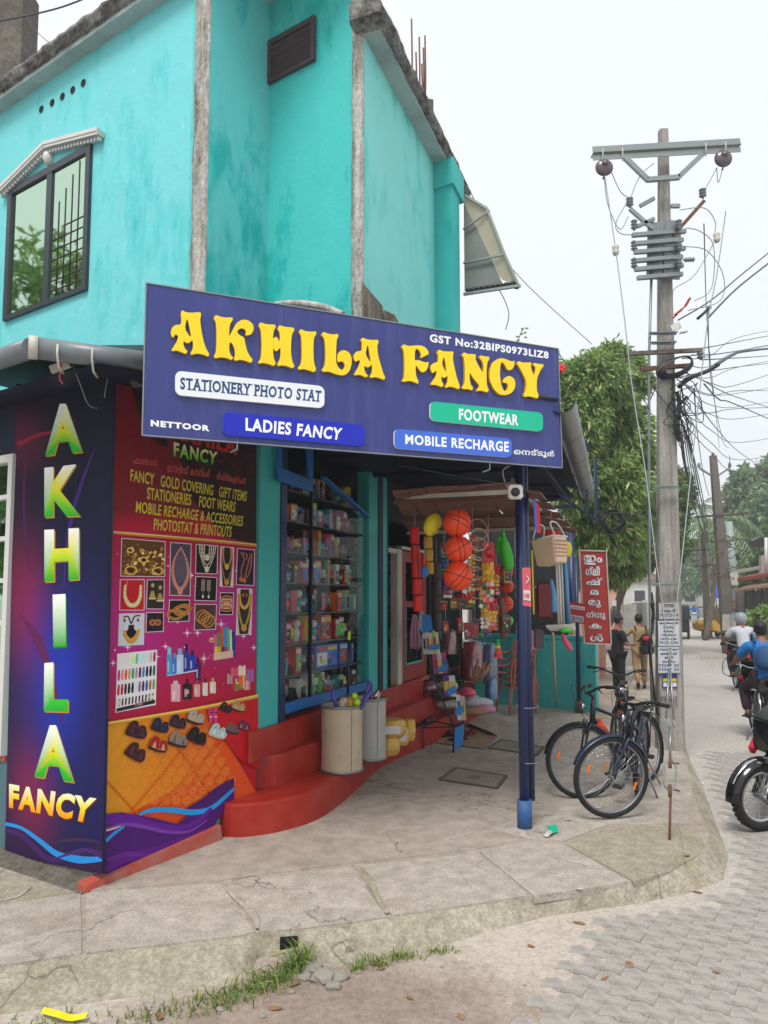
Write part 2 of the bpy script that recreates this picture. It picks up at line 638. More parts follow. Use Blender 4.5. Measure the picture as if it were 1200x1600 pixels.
def teal_wall(name, fade, base='#2bb0aa', pale='#8fd3d8'):
 """lime-washed plaster: turquoise paint bleached in vertical streaks and scuffs"""
 t = NT(name)
 co = t.coord()
 st = t.noise(t.coord((3.2,3.2,1.1)), 1.3,8, .68)
 bl = t.noise(co, .55,5, .6)
 ad = t.n('Math', operation='ADD')
 t.l(st, ad.inputs[0]); t.l(bl, ad.inputs[1])
 f = t.ramp(ad.outputs[0], 1.0 - fade * .5,1.55 - fade * .5)
 mu = t.n('Math', operation='MULTIPLY')
 t.l(f, mu.inputs[0]); mu.inputs[1].default_value = min(.7, .2 + fade)
 col = t.mix(t.noise(co, 2.5,6, .65), sc(lin(base), .78), sc(lin(base), 1.15))
 col = t.mix(mu.outputs[0], col, lin(pale))
 scuff = t.ramp(t.noise(t.coord((3,3,1.2),(0, .5, .2)), 5,8, .8), .6, .66)
 mu2 = t.n('Math', operation='MULTIPLY')
 t.l(scuff, mu2.inputs[0]); mu2.inputs[1].default_value = .6 * fade + .1
 col = t.mix(mu2.outputs[0], col, lin('#b9dfe0'))
 grime = t.ramp(t.noise(t.coord((9,9, .6)), 1.8,8, .75), .62, .8)
 mu3 = t.n('Math', operation='MULTIPLY')
 t.l(grime, mu3.inputs[0]); mu3.inputs[1].default_value = .18
 col = t.mix(mu3.outputs[0], col, lin('#3c6f6c'))
 vor = t.n('TexVoronoi', feature='DISTANCE_TO_EDGE')
 vor.inputs['Scale'].default_value = .8
 wv = t.n('Mix', data_type='VECTOR')
 nz = t.n('TexNoise'); nz.inputs['Scale'].default_value = 3.5; nz.inputs['Detail'].default_value = 6
 t.l(co, nz.inputs['Vector'])
 va = t.n('VectorMath', operation='ADD')
 vs_ = t.n('VectorMath', operation='SCALE'); vs_.inputs[3].default_value = .5
 t.l(nz.outputs['Color'], vs_.inputs[0]); t.l(vs_.outputs[0], va.inputs[0]); t.l(co, va.inputs[1])
 t.l(va.outputs[0], vor.inputs['Vector'])
 cr = t.ramp(vor.outputs['Distance'], .001, .004,(1,1,1),(0,0,0))
 gate = t.ramp(t.noise(co, 1.1,2), .55, .58)
 mu4 = t.n('Math', operation='MULTIPLY')
 t.l(cr, mu4.inputs[0]); t.l(gate, mu4.inputs[1])
 mu5 = t.n('Math', operation='MULTIPLY')
 t.l(mu4.outputs[0], mu5.inputs[0]); mu5.inputs[1].default_value = .25
 col = t.mix(mu5.outputs[0], col, lin('#2b6a68'))
 t.base(col, .75,0, .3)
 b = t.bump(t.noise(co, 40,8, .75), .35, .006)
 b = t.bump(t.noise(co, 4,5, .6), .4, .02, b)
teal_wall('teal_pale', .6, '#2db8b8','#82d3da')  # faded paint, paler still to carry the glare on this wall
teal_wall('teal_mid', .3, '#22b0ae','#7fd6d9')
teal_wall('teal_deep', .2, '#16aaa6','#62cfcc')  # deeper paint, with the shade of the recess wall mixed into its colour
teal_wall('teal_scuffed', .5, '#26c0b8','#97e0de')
teal_wall('teal_low', .05, '#27a7a3','#6fc4c4')
P('teal_paint','#37aca8', .5, .08,3, .12, .002)
def weathered(name, pale, dark, thr=.5, stretch=(5,5,1), bump=.8):
 t = NT(name)
 co = t.coord(stretch)
 f = t.ramp(t.noise(co, 2.2,8, .75), thr - .1, thr + .1)
 col = t.mix(f, lin(dark), lin(pale))
 g = t.noise(t.coord(), 30,6, .8)
 col = t.mix(t.ramp(g, .4, .6), t.mix(1.0, col, (.6, .58, .56), 'MULTIPLY'), col)
 t.base(col, .9,0, .2)
 b = t.bump(t.noise(t.coord(), 22,8, .8), bump, .02)
 t.bump(f, .5, .01, b)
weathered('strip_plaster','#d2d0cc','#827c75', .44)
weathered('broken_render','#a39a8a','#6a6458', .5,(6,6, .8))
weathered('fascia_plaster','#a4a4a2','#57544f', .5,(3,3,3))
P('soffit_white','#a6b4b4', .8, .12,1.5, .2, .004, dirt='#5f6a68', dirt_amt=.6, dscale=2.2)
P('red_oxide','#9c1d10', .45, .16,2.2, .3, .005, spec=.45, dirt='#a85844', dirt_amt=.4, dscale=4.5)
P('red_oxide_worn','#a9493a', .6, .16,5, .35, .004, dirt='#93786c', dirt_amt=.75, dscale=5)
P('navy_paint','#10224f', .38, .12,8, .1, .002, spec=.5)
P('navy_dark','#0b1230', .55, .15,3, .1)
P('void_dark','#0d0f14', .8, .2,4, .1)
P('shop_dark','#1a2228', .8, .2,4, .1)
P('blue_frame','#1565a8', .4, .08,5, .06)
P('white_paint','#c9c9c6', .45, .06,8, .08)
P('white_worn','#bdb9b0', .6, .12,8, .2, dirt='#8c8479', dirt_amt=.5)
P('black_frame','#17181a', .35, .1,9, .05)
P('steel_grey','#7e8488', .45, .12,10, .15, metal=.6)
P('galv','#8c9391', .4, .14,9, .12, metal=.75)
P('rust','#6b4a3a', .85, .3,20, .5, metal=.2)
P('pvc_grey','#6f757a', .35, .1,4, .08, dirt='#5a5f63', dirt_amt=.6, dscale=6)
P('corrugated_dark','#23272b', .55, .2,5, .1, dirt='#3c3f40', dirt_amt=.6)
P('corrugated_grey','#767a76', .6, .2,4, .1, dirt='#55605a', dirt_amt=.6)
P('brown_board','#7b5648', .8, .25,6, .2, dirt='#4e3c35', dirt_amt=.6)
P('red_wood','#8c2f1c', .5, .15,7, .12)
P('white_plastic','#cfcec8', .35, .04,5, .03, spec=.5)
P('black_plastic','#131416', .4, .1,8, .05, spec=.5)
P('rubber','#1c1b1b', .8, .18,25, .2)
P('chrome','#b9bcc0', .16, .03,5,0, metal=1)
P('black_gloss','#0c0d0f', .15, .05,5,0, spec=.6)
P('rock','#8d877e', .9, .25,20, .5, .01)
P('dead_leaf','#8a6a4c', .8, .3,20, .2)
print_mat()
print_mat('plastic_print', .28, .5)
print_mat('cloth_print', .85, .2)
def glass(name, tint=(.8, .88, .86), refl=.5, rough=.02, alpha=.12):
 """thin pane: mostly clear, mirror-like at grazing angles"""
 t = NT(name)
 tr = t.n('BsdfTransparent'); tr.inputs[0].default_value = tint + (1,)
 gl = t.n('BsdfGlossy'); gl.inputs['Roughness'].default_value = rough
 gl.inputs[0].default_value = (.95, .97,1,1)
 fr = t.n('LayerWeight'); fr.inputs[0].default_value = .5
 pw = t.n('Math', operation='POWER'); t.l(fr.outputs['Facing'], pw.inputs[0]); pw.inputs[1].default_value = 3.5
 ma = t.n('Math', operation='MULTIPLY_ADD')
 t.l(pw.outputs[0], ma.inputs[0]); ma.inputs[1].default_value = refl; ma.inputs[2].default_value = alpha
 mx = t.n('MixShader')
 t.l(ma.outputs[0], mx.inputs[0]); t.l(tr.outputs[0], mx.inputs[1]); t.l(gl.outputs[0], mx.inputs[2])
 t.l(mx.outputs[0], t.out.inputs[0])
glass('shop_glass', (.9, .94, .94), .09, .01, .01)
glass('clear_plastic', (.9, .93, .95), .6, .15, .1)
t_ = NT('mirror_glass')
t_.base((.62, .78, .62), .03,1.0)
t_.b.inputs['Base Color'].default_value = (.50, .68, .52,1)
# -- ground
def inset_poly(pts, d):
 c = sum((V(p) for p in pts), V((0,0,0))) / len(pts)
 out = []
 for p in pts:
  q = V(p) - c
  L = q.length
  out.append(c + q * max(0,(L - d) / L))
 return out
mb = MB()
N_ = 48
mb.poly([(900 * math.cos(2 * math.pi * k / N_), 900 * math.sin(2 * math.pi * k / N_), ROAD) for k in range(N_)])
road = tag(mb.build('road','road_surface'), kind='structure', label='dusty grey street with earth patch beside the drain')
edge_top = [(-420,1575),(0,1508),(130,1490),(375,1463),(398,1456),(402,1456),(470,1453),(474,1453),(640,1428),(820,1401),(955,1383),
   (1050,1362),(1098,1335),(1108,1305),(1092,1268),(1078,1222),(1070,1185),(1054,1130),(1038,1060),(1031,1000),(1037,960),(1042,948)]
edge_bot = [(-420,1665),(0,1592),(200,1566),(345,1545),(392,1520),(402,1500),(470,1497),(482,1527),(690,1483),(850,1436),(975,1418),
   (1068,1402),(1134,1378),(1141,1340),(1122,1290),(1098,1228),(1080,1190),(1060,1131),(1043,1060),(1035,1000),(1041,960),(1045,948)]
et = [G(x, y, -.008) for x, y in edge_top]
eb = [G(x, y, ROAD - .01) for x, y in edge_bot]
far_end = FP(95,0,0)
pave = [V((-9, et[0].y + 1.2,0))] + et + [V((et[-1].x - 3, et[-1].y + 4,0)), FP(60,-6), FP(0,-8), V((-12,9,0))]
mb = MB()
top = [V((p.x, p.y, -.008)) for p in pave]
from mathutils.geometry import tessellate_polygon
mb.add(top, [tuple(t) for t in tessellate_polygon([top])])
sidewalk = tag(mb.build('pavement','smooth_cement'), kind='structure', label='cement forecourt and footpath in front of the shop')
mb = MB()
rk = random.Random(3)
for i in range(len(et) - 1):
 n = max(1, int((et[i + 1] - et[i]).length / .12)) if i < 16 else 1
 for k in range(n):
  def q(a, b, u, j): return a.lerp(b, u)
  u0, u1 = k / n, (k + 1) / n
  rows = []
  for u in (u0, u1):
   a, b = et[i].lerp(et[i + 1], u), eb[i].lerp(eb[i + 1], u)
   col_ = []
   for w in (0, .33, .66,1):
    p = a.lerp(b, w)
    j = noise.noise(V((p.x * 5, p.y * 5, w * 3))) * .018 if 0 < w < 1 else 0
    col_.append(p + V((0,-j, j)))
   rows.append(col_)
  for w in range(3):
   mb.add([rows[0][w], rows[1][w], rows[1][w + 1], rows[0][w + 1]], [(0,1,2,3)])
kerb = mb.build('kerb','kerb_concrete', sidewalk, merge=True)
for p in kerb.data.polygons: p.use_smooth = True
def slab(pts, mat='slab_concrete', z=0.0, gap=.006, name='concrete_slab', th=.05):
 w = inset_poly([G(x, y, z) for x, y in pts] if len(pts[0]) == 2 and max(abs(c) for c in pts[0]) > 30 else [V((p[0], p[1], z)) for p in pts], gap)
 o = []
 for i in range(len(w)):
  a, b = w[i], w[(i + 1) % len(w)]
  k = max(1, int((b - a).length / .18))
  for j in range(k):
   p = a.lerp(b, j / k)
   if j: p = p + V((noise.noise(p * 7) * .006, noise.noise(p * 7 + V((5,3,1))) * .006,0))
   o.append(p)
 m = MB()
 lo = [V((p.x, p.y, z - th)) for p in o]
 n = len(o)
 m.add(o, [tuple(t) for t in tessellate_polygon([o])])
 m.add(lo + o, [(i, (i + 1) % n, n + (i + 1) % n, n + i) for i in range(n)])
 return m.build(name, mat, sidewalk)
slab([(-300,1470),(-80,1427),(127,1396),(129,1489),(-80,1521),(-300,1560)])
slab([(133,1395),(345,1380),(399,1455),(375,1462),(133,1489)])
slab([(350,1380),(547,1353),(606,1432),(475,1451),(406,1455)])
slab([(553,1352),(700,1337),(742,1331),(827,1399),(612,1431)])
slab([(748,1330),(815,1316),(880,1320),(983,1377),(960,1382),(834,1400)])
slab([(884,1318),(950,1291),(1075,1290),(1100,1312),(1096,1334),(1050,1361),(990,1377)], 'rough_screed')
slab([(-300,1465),(-80,1424),(127,1393),(150,1390),(163,1362),(30,1325),(-300,1290)], 'rough_screed', z=-.004)
slab([(136,1392),(340,1376),(545,1349),(742,1327),(812,1313),(822,1273),(640,1239),(520,1225),(330,1230),(170,1350)], 'smooth_cement')
slab([(642,1235),(824,1268),(833,1180),(852,1108),(932,1113),(750,1092),(500,1095),(540,1210)], 'smooth_cement')
slab([(827,1271),(818,1311),(880,1315),(950,1288),(1075,1287),(1083,1225),(1070,1181),(1000,1150),(925,1119),(856,1111),(837,1180)], 'slab_concrete')
L0, L1_ = G(930,1117), G(1002,1150)
rb = [G(1070,1180), G(1054,1128), G(1037,1060), G(1030,1000), G(1036,965)]
def right_edge(y):
 for a, b in zip(rb, rb[1:]):
  if a.y <= y <= b.y: return a.lerp(b, (y - a.y) / (b.y - a.y))
 return rb[-1] if y > rb[-1].y else rb[0]
y_, k_ = 11.9,0
while y_ < 46:
 st = .62 if y_ < 20 else 1.3
 a = V((L0.x + (y_ - L0.y) * df.x / df.y, y_, 0)); b = V((a.x + st * df.x / df.y, y_ + st, 0))
 e0, e1 = right_edge(y_ - .2), right_edge(y_ + st - .2)
 slab([a, e0, e1, b], 'slab_concrete' if k_ % 3 else 'rough_screed', gap=.012)
 y_ += st; k_ += 1
def ridge(px, w, h, mat='slab_concrete', name='cement_ridge'):
 pts = crom([G(x, y, 0) for x, y in px], 8)
 m = MB()
 m.smooth = True
 vs, fs = [], []
 for i, p in enumerate(pts):
  t = (pts[min(i + 1, len(pts) - 1)] - pts[max(i - 1,0)]).normalized()
  n = V((t.y, -t.x, 0))
  ww = w * (.6 + .6 * abs(noise.noise(p * 4))) * min(1, .3 + i / 3, .3 + (len(pts) - 1 - i) / 3)
  vs += [p - n * ww + V((0,0, .001)), p - n * ww * .4 + V((0,0, h)), p + n * ww * .4 + V((0,0, h)), p + n * ww + V((0,0, .001))]
 for i in range(len(pts) - 1):
  for k in range(3):
   fs.append((i * 4 + k, i * 4 + k + 1, i * 4 + 5 + k, i * 4 + 4 + k))
 m.add(vs, fs)
 m.build(name, mat, sidewalk)
ridge([(350,1384),(376,1410),(400,1430),(402,1452)], .022, .008)
ridge([(735,1345),(768,1362),(800,1385),(824,1398)], .03, .008)
ridge([(690,1348),(715,1362),(738,1388)], .008, .005)
ridge([(560,1353),(578,1375),(592,1405),(606,1428)], .03, .006, 'rough_screed')
ridge([(0,1408),(30,1400),(48,1385)], .012, .006)
ridge([(1062,1290),(1068,1325),(1072,1350)], .012, .006, 'rough_screed')
ridge([(690,1312),(750,1300),(800,1296)], .03, .004, 'slab_concrete')
def sheet(px, z, mat, name, parent=None, kind=None, label=None, th=.004):
 w = [G(x, y, z) for x, y in px]
 m = MB()
 m.add(w, [tuple(t) for t in tessellate_polygon([w])])
 lo = [p - V((0,0, th)) for p in w]
 n = len(w)
 m.add(w + lo, [(i, (i + 1) % n, n + (i + 1) % n, n + i) for i in range(n)])
 o = m.build(name, mat, parent)
 return tag(o, label, kind=kind)
# -- interlocking pavers on the street
prof = [(0,0),(.018,0),(.043, .018),(.067, .018),(.092,0),(.11,0),(.128,0),(.153, .018),(.177, .018),(.202,0),(.22,0)]
g = .0018
sh = [(x * (1 - 2 * g / .22) + g, y + g) for x, y in prof] + [(x * (1 - 2 * g / .22) + g, y + .11 - g) for x, y in prof[::-1]]
pm_ = MB()
pm_.prism([(x - .11, y - .055) for x, y in sh], -.03,0)
po = pm_.build('paver','paver_dusty', road)
pave_me = po.data
PA = R(-32)
pav_poly = [G(x, y, ROAD) for x, y in [(800,1660),(870,1540),(925,1450),(1040,1425),(1150,1400),(1160,1340),(1135,1270),(1112,1215),(1100,1175),(1290,1175),(1500,1660)]]
def inside(p, poly):
 c = False
 for i in range(len(poly)):
  a, b = poly[i], poly[i - 1]
  if (a.y > p.y) != (b.y > p.y) and p.x < (b.x - a.x) * (p.y - a.y) / (b.y - a.y) + a.x: c = not c
 return c
cands = []
cen = G(1080,1450, ROAD)
for i in range(-40,41):
 for j in range(-70,71):
  x = (i + (.5 if j % 2 else 0)) * .22
  y = j * .11
  p = V((cen.x + x * math.cos(PA) - y * math.sin(PA), cen.y + x * math.sin(PA) + y * math.cos(PA), 0))
  if inside(p, pav_poly): cands.append(p)
cands.sort(key=lambda p: p.length)
vis = [p for p in cands if p.x / p.y < .56]
rest = [p for p in cands if p.x / p.y >= .56] + vis[300:]
vis = vis[:300]
for k, p in enumerate(vis):
 o = po if k == 0 else po.copy()
 if k: COL.objects.link(o)
 o.parent = road
 o.location = (p.x, p.y, ROAD + .004 + rk.uniform(-.003, .002))
 o.rotation_euler = (rk.uniform(-.012, .012), rk.uniform(-.012, .012), PA + rk.uniform(-.01, .01))
m = MB()
for p in rest:
 m.T = Mx.Translation((p.x, p.y, ROAD + .004 + rk.uniform(-.003, .002))) @ Mx.Rotation(PA, 4, 'Z')
 m.prism([(x - .11, y - .055) for x, y in sh], -.03,0)
m.T = None
tag(m.build('paver_field','paver_dusty', road), kind='stuff')
# -- the turquoise shop building
bld = thing('shop_building','turquoise two storey corner shop building with weathered concrete roof edges','building', (-1.5,7.5,0))
def part(m, name, mat, parent=None, **k):
 return m.build(name, mat, parent if parent is not None else bld, **k)
CEIL = 3.42
m = MB(); m.wall(c0, c0 + dl * 9,-.2, CEIL, -.2 if False else .2); side_wall = part(m, 'wall','teal_low')
m = MB(); m.wall(c0 + ndl * 0, c1,-.2, CEIL, -.18); part(m, 'wall','teal_low')
tL = [at_front(x) for x in (402,432,441,573,587,594,601,607,619,626,634,660,666)]
tp0, tp1, tw0, tw1, tn0, tt0, tt1, td0, td1, tr0, tr1, tr2, tr3 = tL
def fbox(mb, t0, t1, n0, n1, z0, z1, col=None):
 mb.prism([FP(t0, n0), FP(t0, n1), FP(t1, n1), FP(t1, n0)], z0, z1, col)
STEP = [.26, .53, .78]
m = MB(); fbox(m, 0, tp1,-.3, .03, STEP[2], CEIL); part(m, 'pilaster','teal_paint')
m = MB(); fbox(m, tp1 + .001, tw0,-.25, .045, STEP[2], CEIL); part(m, 'post','navy_paint')
m = MB(); fbox(m, tw1, tn0,-.12, .028, STEP[2] + .001, CEIL); part(m, 'pilaster','teal_paint')
m = MB(); fbox(m, tn0 + .001, tt0,-.12, .04, STEP[2], CEIL); part(m, 'post','navy_dark')
m = MB(); fbox(m, tt0 + .001, tt1,-.6, .03, STEP[2], CEIL); part(m, 'pilaster','teal_paint')
m = MB(); fbox(m, tt1 + .001, tt1 + .05,-.6, .032, STEP[2], CEIL); part(m, 'post','navy_dark')
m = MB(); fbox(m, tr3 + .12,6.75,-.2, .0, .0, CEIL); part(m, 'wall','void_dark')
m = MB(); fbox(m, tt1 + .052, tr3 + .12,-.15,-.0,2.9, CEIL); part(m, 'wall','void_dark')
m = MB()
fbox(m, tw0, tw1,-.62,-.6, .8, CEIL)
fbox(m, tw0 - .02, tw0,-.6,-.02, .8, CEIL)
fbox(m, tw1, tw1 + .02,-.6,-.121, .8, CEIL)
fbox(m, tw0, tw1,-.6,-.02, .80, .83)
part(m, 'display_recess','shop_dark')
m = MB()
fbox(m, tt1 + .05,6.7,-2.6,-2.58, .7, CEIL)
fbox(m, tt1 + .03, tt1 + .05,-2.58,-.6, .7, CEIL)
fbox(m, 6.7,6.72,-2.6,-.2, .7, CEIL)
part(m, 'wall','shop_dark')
m = MB(); fbox(m, tt1 + .05,6.7,-2.6, .0, STEP[2] - .06, STEP[2] - .002); part(m, 'floor','red_oxide_worn')
win = MB(); fbox(win, tw0, tw1,-.03, .02, .835, .93)
win = part(win, 'window','blue_frame')
tm = at_front(486)
m = MB(); fbox(m, tm - .012, tm + .012,-.02, .012, .83,3.3); m.build('mullion','navy_dark', win)
m = MB(); fbox(m, tw0 + .002, tm - .012,-.012,-.008, .93,3.3); m.build('pane','shop_glass', win)
m = MB(); fbox(m, tm + .012, tw1 - .002,-.012,-.008, .93,3.3); m.build('pane','shop_glass', win)
def quad_prism(q, th, mb):
 """q: 4 world points, thickness th away from the viewer"""
 q = [V(p) for p in q]
 n = (q[1] - q[0]).cross(q[3] - q[0]).normalized() * th
 if n.y < 0: n = -n
 vs = q + [p + n for p in q]
 mb.add(vs, [(0,1,2,3),(7,6,5,4),(0,4,5,1),(1,5,6,2),(2,6,7,3),(3,7,4,0)])
sa, sb = FP(tw0, .10), FP(tw0 + .5, .10)
def SS(x, y): return PW(x, y, sa, sb)
m = MB()
quad_prism([SS(441,731), SS(489,752), SS(489,768), SS(441,753)], .03, m)
quad_prism([SS(482,690), SS(489.5,690), SS(489.5,751.5), SS(482,747)], .03, m)
quad_prism([SS(436,680), SS(441,680), SS(441,753), SS(436,750)], .03, m)
sash = m.build('sash','blue_frame', win)
m = MB(); m.beam(FP(tw0 + .6, .12,3.12), FP(tw1 - .1, .06,2.86), .05, .03); part(m, 'sash_stay','blue_frame')
m = MB(); fbox(m, td1, tr0,-.08, .02, STEP[2], 2.55); fbox(m, tt1 + .052, td1 - .001,-.06, .01,2.49,2.55); fbox(m, tr0 + .001, tr3,-.06, .018,2.56,2.6)
part(m, 'door_frame','white_worn')
m = MB()
fbox(m, tr0 + .004, tr1,-.05, .0, STEP[2] + .01,2.54)
fbox(m, tr2, tr3,-.05, .0, STEP[2] + .01,2.54)
fbox(m, tr1 + .001, tr2 - .001,-.05, .0, STEP[2] + .01, STEP[2] + .22)
fbox(m, tr1 + .001, tr2 - .001,-.05, .0,2.4,2.54)
fbox(m, tr1 + .001, tr2 - .001,-.05, .0,1.78,1.86)
door = part(m, 'door','red_wood')
m = MB(); fbox(m, tr1, tr2,-.03,-.026, STEP[2] + .22,1.78); fbox(m, tr1, tr2,-.03,-.026,1.86,2.4); m.build('pane','shop_glass', door)
m = MB(); fbox(m, tr1 + .002, tr1 + .02,-.01, .004, STEP[2] + .23,1.77); fbox(m, tr1 + .02, tr2 - .02,-.01, .004, STEP[2] + .222, STEP[2] + .245); fbox(m, tr2 - .02, tr2 - .002,-.01, .004, STEP[2] + .23,1.77); m.build('glazing_bead','teal_paint', door)
for k in range(7):
 m = MB(); fbox(m, tt1 + .12,6.3,-1.0,-.7,1.0 + k * .27,1.015 + k * .27)
 part(m, 'wall_shelf','steel_grey')
def steps_poly(pts, tail):
 pc = crom([(t, n) for t, n in pts], 5)
 w = [FP(p.x, p.y) for p in pc] + [FP(*q) for q in tail]
 return [(p.x, p.y) for p in w]
def pl(x, y, z):
 p = G(x, y, z) - c1
 return (p.dot(df), p.dot(nf))
s1 = [pl(329,1250, .26), pl(360,1256, .26), pl(402,1254, .26), pl(450,1246, .26), pl(497,1232, .26), pl(540,1206, .26), pl(600,1160, .26)]
s1 += [(4.0, .40),(6.35, .38)]
s2 = [pl(363,1184, .53), pl(400,1182, .53), pl(440,1178, .53), pl(480,1164, .53),(1.5, .23),(3, .22),(4.75, .21)]
s3 = [(-.16, .05),(0, .06),(1, .055),(4.45, .05)]
for pts, z0, z1, tail in ((s1,-.1, .26, [(6.35,-.1),(-.1,-.12),(-.52,-.12)]),(s2, .26, .53, [(4.75,-.1),(0,-.12),(-.2,-.12)]),(s3, .53, .78, [(4.45,-.1),(-.05,-.1)])):
 poly = steps_poly(pts, tail)
 m = MB(); m.smooth = False
 m.prism(poly, z0 + (.0005 if z0 > 0 else 0), z1 - .022)
 c_ = sum((V((p[0], p[1], 0)) for p in poly), V()) / len(poly)
 m2 = [(p[0], p[1]) for p in poly]
 ins = [(p[0] - (p[0] - c_.x) * .004, p[1] - (p[1] - c_.y) * .004) for p in poly]
 n = len(poly)
 lo = [(p[0], p[1], z1 - .022) for p in poly]
 hi = [(p[0], p[1], z1) for p in ins]
 m.add(lo + hi, [(i, (i + 1) % n, n + (i + 1) % n, n + i) for i in range(n)])
 tt = tessellate_polygon([[V(p) for p in hi]])
 m.add(hi, [tuple(t) for t in tt])
 part(m, 'step','red_oxide')
m = MB()
a, b = c0 - dp * .12, c0 + dp * 1.12
o_, o2 = npz * .012, npz * .10
pts0 = [a + o_, b + o_, b + o2, a + o2]
zt = [.055, .125]
m.add([a + V((0,0,-.06)), b + V((0,0,-.06)), b + o2 + V((0,0,-.06)), a + o2 * .9 + V((0,0,-.06)), a + V((0,0, zt[0])), b + V((0,0, zt[1])), b + o2 * .75 + V((0,0, zt[1] - .02)), a + o2 * .7 + V((0,0, zt[0] - .02))],
 [(4,5,6,7),(3,7,6,2),(0,4,7,3),(1,2,6,5)])
part(m, 'plinth','red_oxide_worn')
m = MB()
a, b = c0 + ndl * .14 - dl * .08, c0 + dl * 3 + ndl * .2
m.add([a + V((0,0,-.004)), b + V((0,0,-.004)), c0 + dl * 3 + V((0,0, .07)), c0 - dl * .02 + V((0,0, .035)), c0 + npz * .02 + V((0,0,-.002))],[(0,1,2,3),(0,3,4)])
part(m, 'cement_fillet','raw_concrete')
tb = (PW(22,900, c0, c0 + dl) - V((c0.x, c0.y, 0)))
tb = V((tb.x, tb.y, 0)).dot(dl)
def SP(t, n, z):
 p = c0 + dl * t + ndl * n
 return V((p.x, p.y, z))
def sbox(mb, t0, t1, n0, n1, z0, z1, col=None):
 mb.prism([SP(t0, n0,0), SP(t1, n0,0), SP(t1, n1,0), SP(t0, n1,0)], z0, z1, col)
m = MB()
sbox(m, tb, tb + .06, .0, .05, .72,3.02); sbox(m, tb + 1.5, tb + 1.56, .0, .05, .72,3.02)
sbox(m, tb + .061, tb + 1.499, .0, .05, .72, .78); sbox(m, tb + .061, tb + 1.499, .0, .05,2.96,3.02)
gw = part(m, 'window','white_paint')
for k in range(1,7):
 m = MB(); sbox(m, tb + .061, tb + 1.499, .01, .045, .72 + k * .325, .755 + k * .325); m.build('glazing_bar','white_paint', gw)
for k in range(1,4):
 m = MB(); sbox(m, tb + .06 + k * .36, tb + .085 + k * .36, .012, .043, .78,2.96); m.build('glazing_bar','white_paint', gw)
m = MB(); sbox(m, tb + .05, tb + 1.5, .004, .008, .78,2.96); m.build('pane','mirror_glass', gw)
m = MB(); sbox(m, tb - .02, tb + 2, .0, .03, .68, .72); part(m, 'window_sill','red_oxide_worn')
P('slate_paint','#4b6a74', .6, .1,4, .2)
m = MB(); sbox(m, tb - .05, tb + 4, .0, .012,-.05, .68); part(m, 'skirting','slate_paint')
m = MB(); sbox(m, -.015, tb - .06, .0, .014,-.12, .08); m.wall(c0 + npz * .014 - dp * .014, c0 + npz * .014 + dp * 1.1,-.12, .05,-.014); part(m, 'footing','raw_concrete')
m = MB(); sbox(m, .02, tb - .002, .0, .012,3.02,3.42); sbox(m, tb, tb + 3, .0, .014,3.02,3.42); part(m, 'wall_band','navy_dark')
# -- upper storey
pL = v2(-1.44,5.62); dL = v2(-.83, .557).normalized()
def UL(px, py=600): return PW(px, py, pL, pL + dL)
ZR = (UL(240,16).z + UL(0,178).z) / 2
nL = v2(-dL.y, dL.x)
if nL.y > 0: nL = -nL
pA = v2(*UL(318).xy); dR = v2(.52, .854).normalized()
pB = PW(415,600, pA, pA + dR); pB = v2(pB.x, pB.y)
dB = -dL
pC = PW(550,600, pB, pB + dB); pC = v2(pC.x, pC.y)
pD = pC + dB * .10
dE = v2(.36, .933).normalized()
nE = v2(dE.y, -dE.x)
pE = PW(680,600, pD, pD + dE); pE = v2(pE.x, pE.y)
pG = PW(708,600, pE, pE + dB); pG = v2(pG.x, pG.y)
ZE = PW(562,45, pD, pD + dE).z
ZH = 7.45
LOW = 3.43
m = MB(); m.wall(pA - dL * 0, pA + dL * 9, LOW, ZR + .05, .02); part(m, 'wall','teal_pale')
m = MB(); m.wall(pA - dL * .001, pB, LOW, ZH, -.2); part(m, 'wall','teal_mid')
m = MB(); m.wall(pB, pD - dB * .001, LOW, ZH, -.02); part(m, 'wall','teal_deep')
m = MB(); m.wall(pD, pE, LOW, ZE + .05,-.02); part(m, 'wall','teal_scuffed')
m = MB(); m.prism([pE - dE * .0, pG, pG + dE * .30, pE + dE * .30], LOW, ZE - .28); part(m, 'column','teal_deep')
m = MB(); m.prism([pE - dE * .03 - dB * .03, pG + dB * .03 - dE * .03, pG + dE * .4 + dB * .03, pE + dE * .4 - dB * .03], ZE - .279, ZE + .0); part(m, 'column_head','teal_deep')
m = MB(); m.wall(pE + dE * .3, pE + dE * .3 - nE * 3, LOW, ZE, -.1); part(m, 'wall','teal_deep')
def rough_beam(path, w, z0, z1, out, amp=.02, step=.05, seed=0):
 """crumbling edge running along plan path, w outwards"""
 mb = MB(); mb.smooth = True
 rows = []
 for a, b in zip(path, path[1:]):
  n = int((b - a).length / step)
  for i in range(n + (1 if b is path[-1] else 0)):
   p = a.lerp(b, i / n)
   def q(o, z, k):
    pp = V((p.x * 3.1 + seed, p.y * 3.1, k * 1.7))
    return V((p.x + out.x * (o + amp * noise.noise(pp * 3)), p.y + out.y * (o + amp * noise.noise(pp * 3)), z + amp * 1.3 * noise.noise(pp * 4 + V((3,1,8)))))
   h = z1 - z0
   rows.append([q(-.2, z0 + .0,0), q(w * .55, z0 + .0,1), q(w * .9, z0 + h * .12,2), q(w * .82, z0 + h * .4,3), q(w * 1.0, z0 + h * .5,4), q(w * .95, z0 + h * .8,5), q(w * .7, z1,6), q(-.2, z1 + .04,7)])
 k = len(rows[0])
 vs = [p for r in rows for p in r]
 fs = [(i * k + j, i * k + j + 1,(i + 1) * k + j + 1,(i + 1) * k + j) for i in range(len(rows) - 1) for j in range(k - 1)]
 mb.add(vs, fs)
 for i0 in (0, len(rows) - 1):
  mb.add(rows[i0], [tuple(range(k))])
 return mb
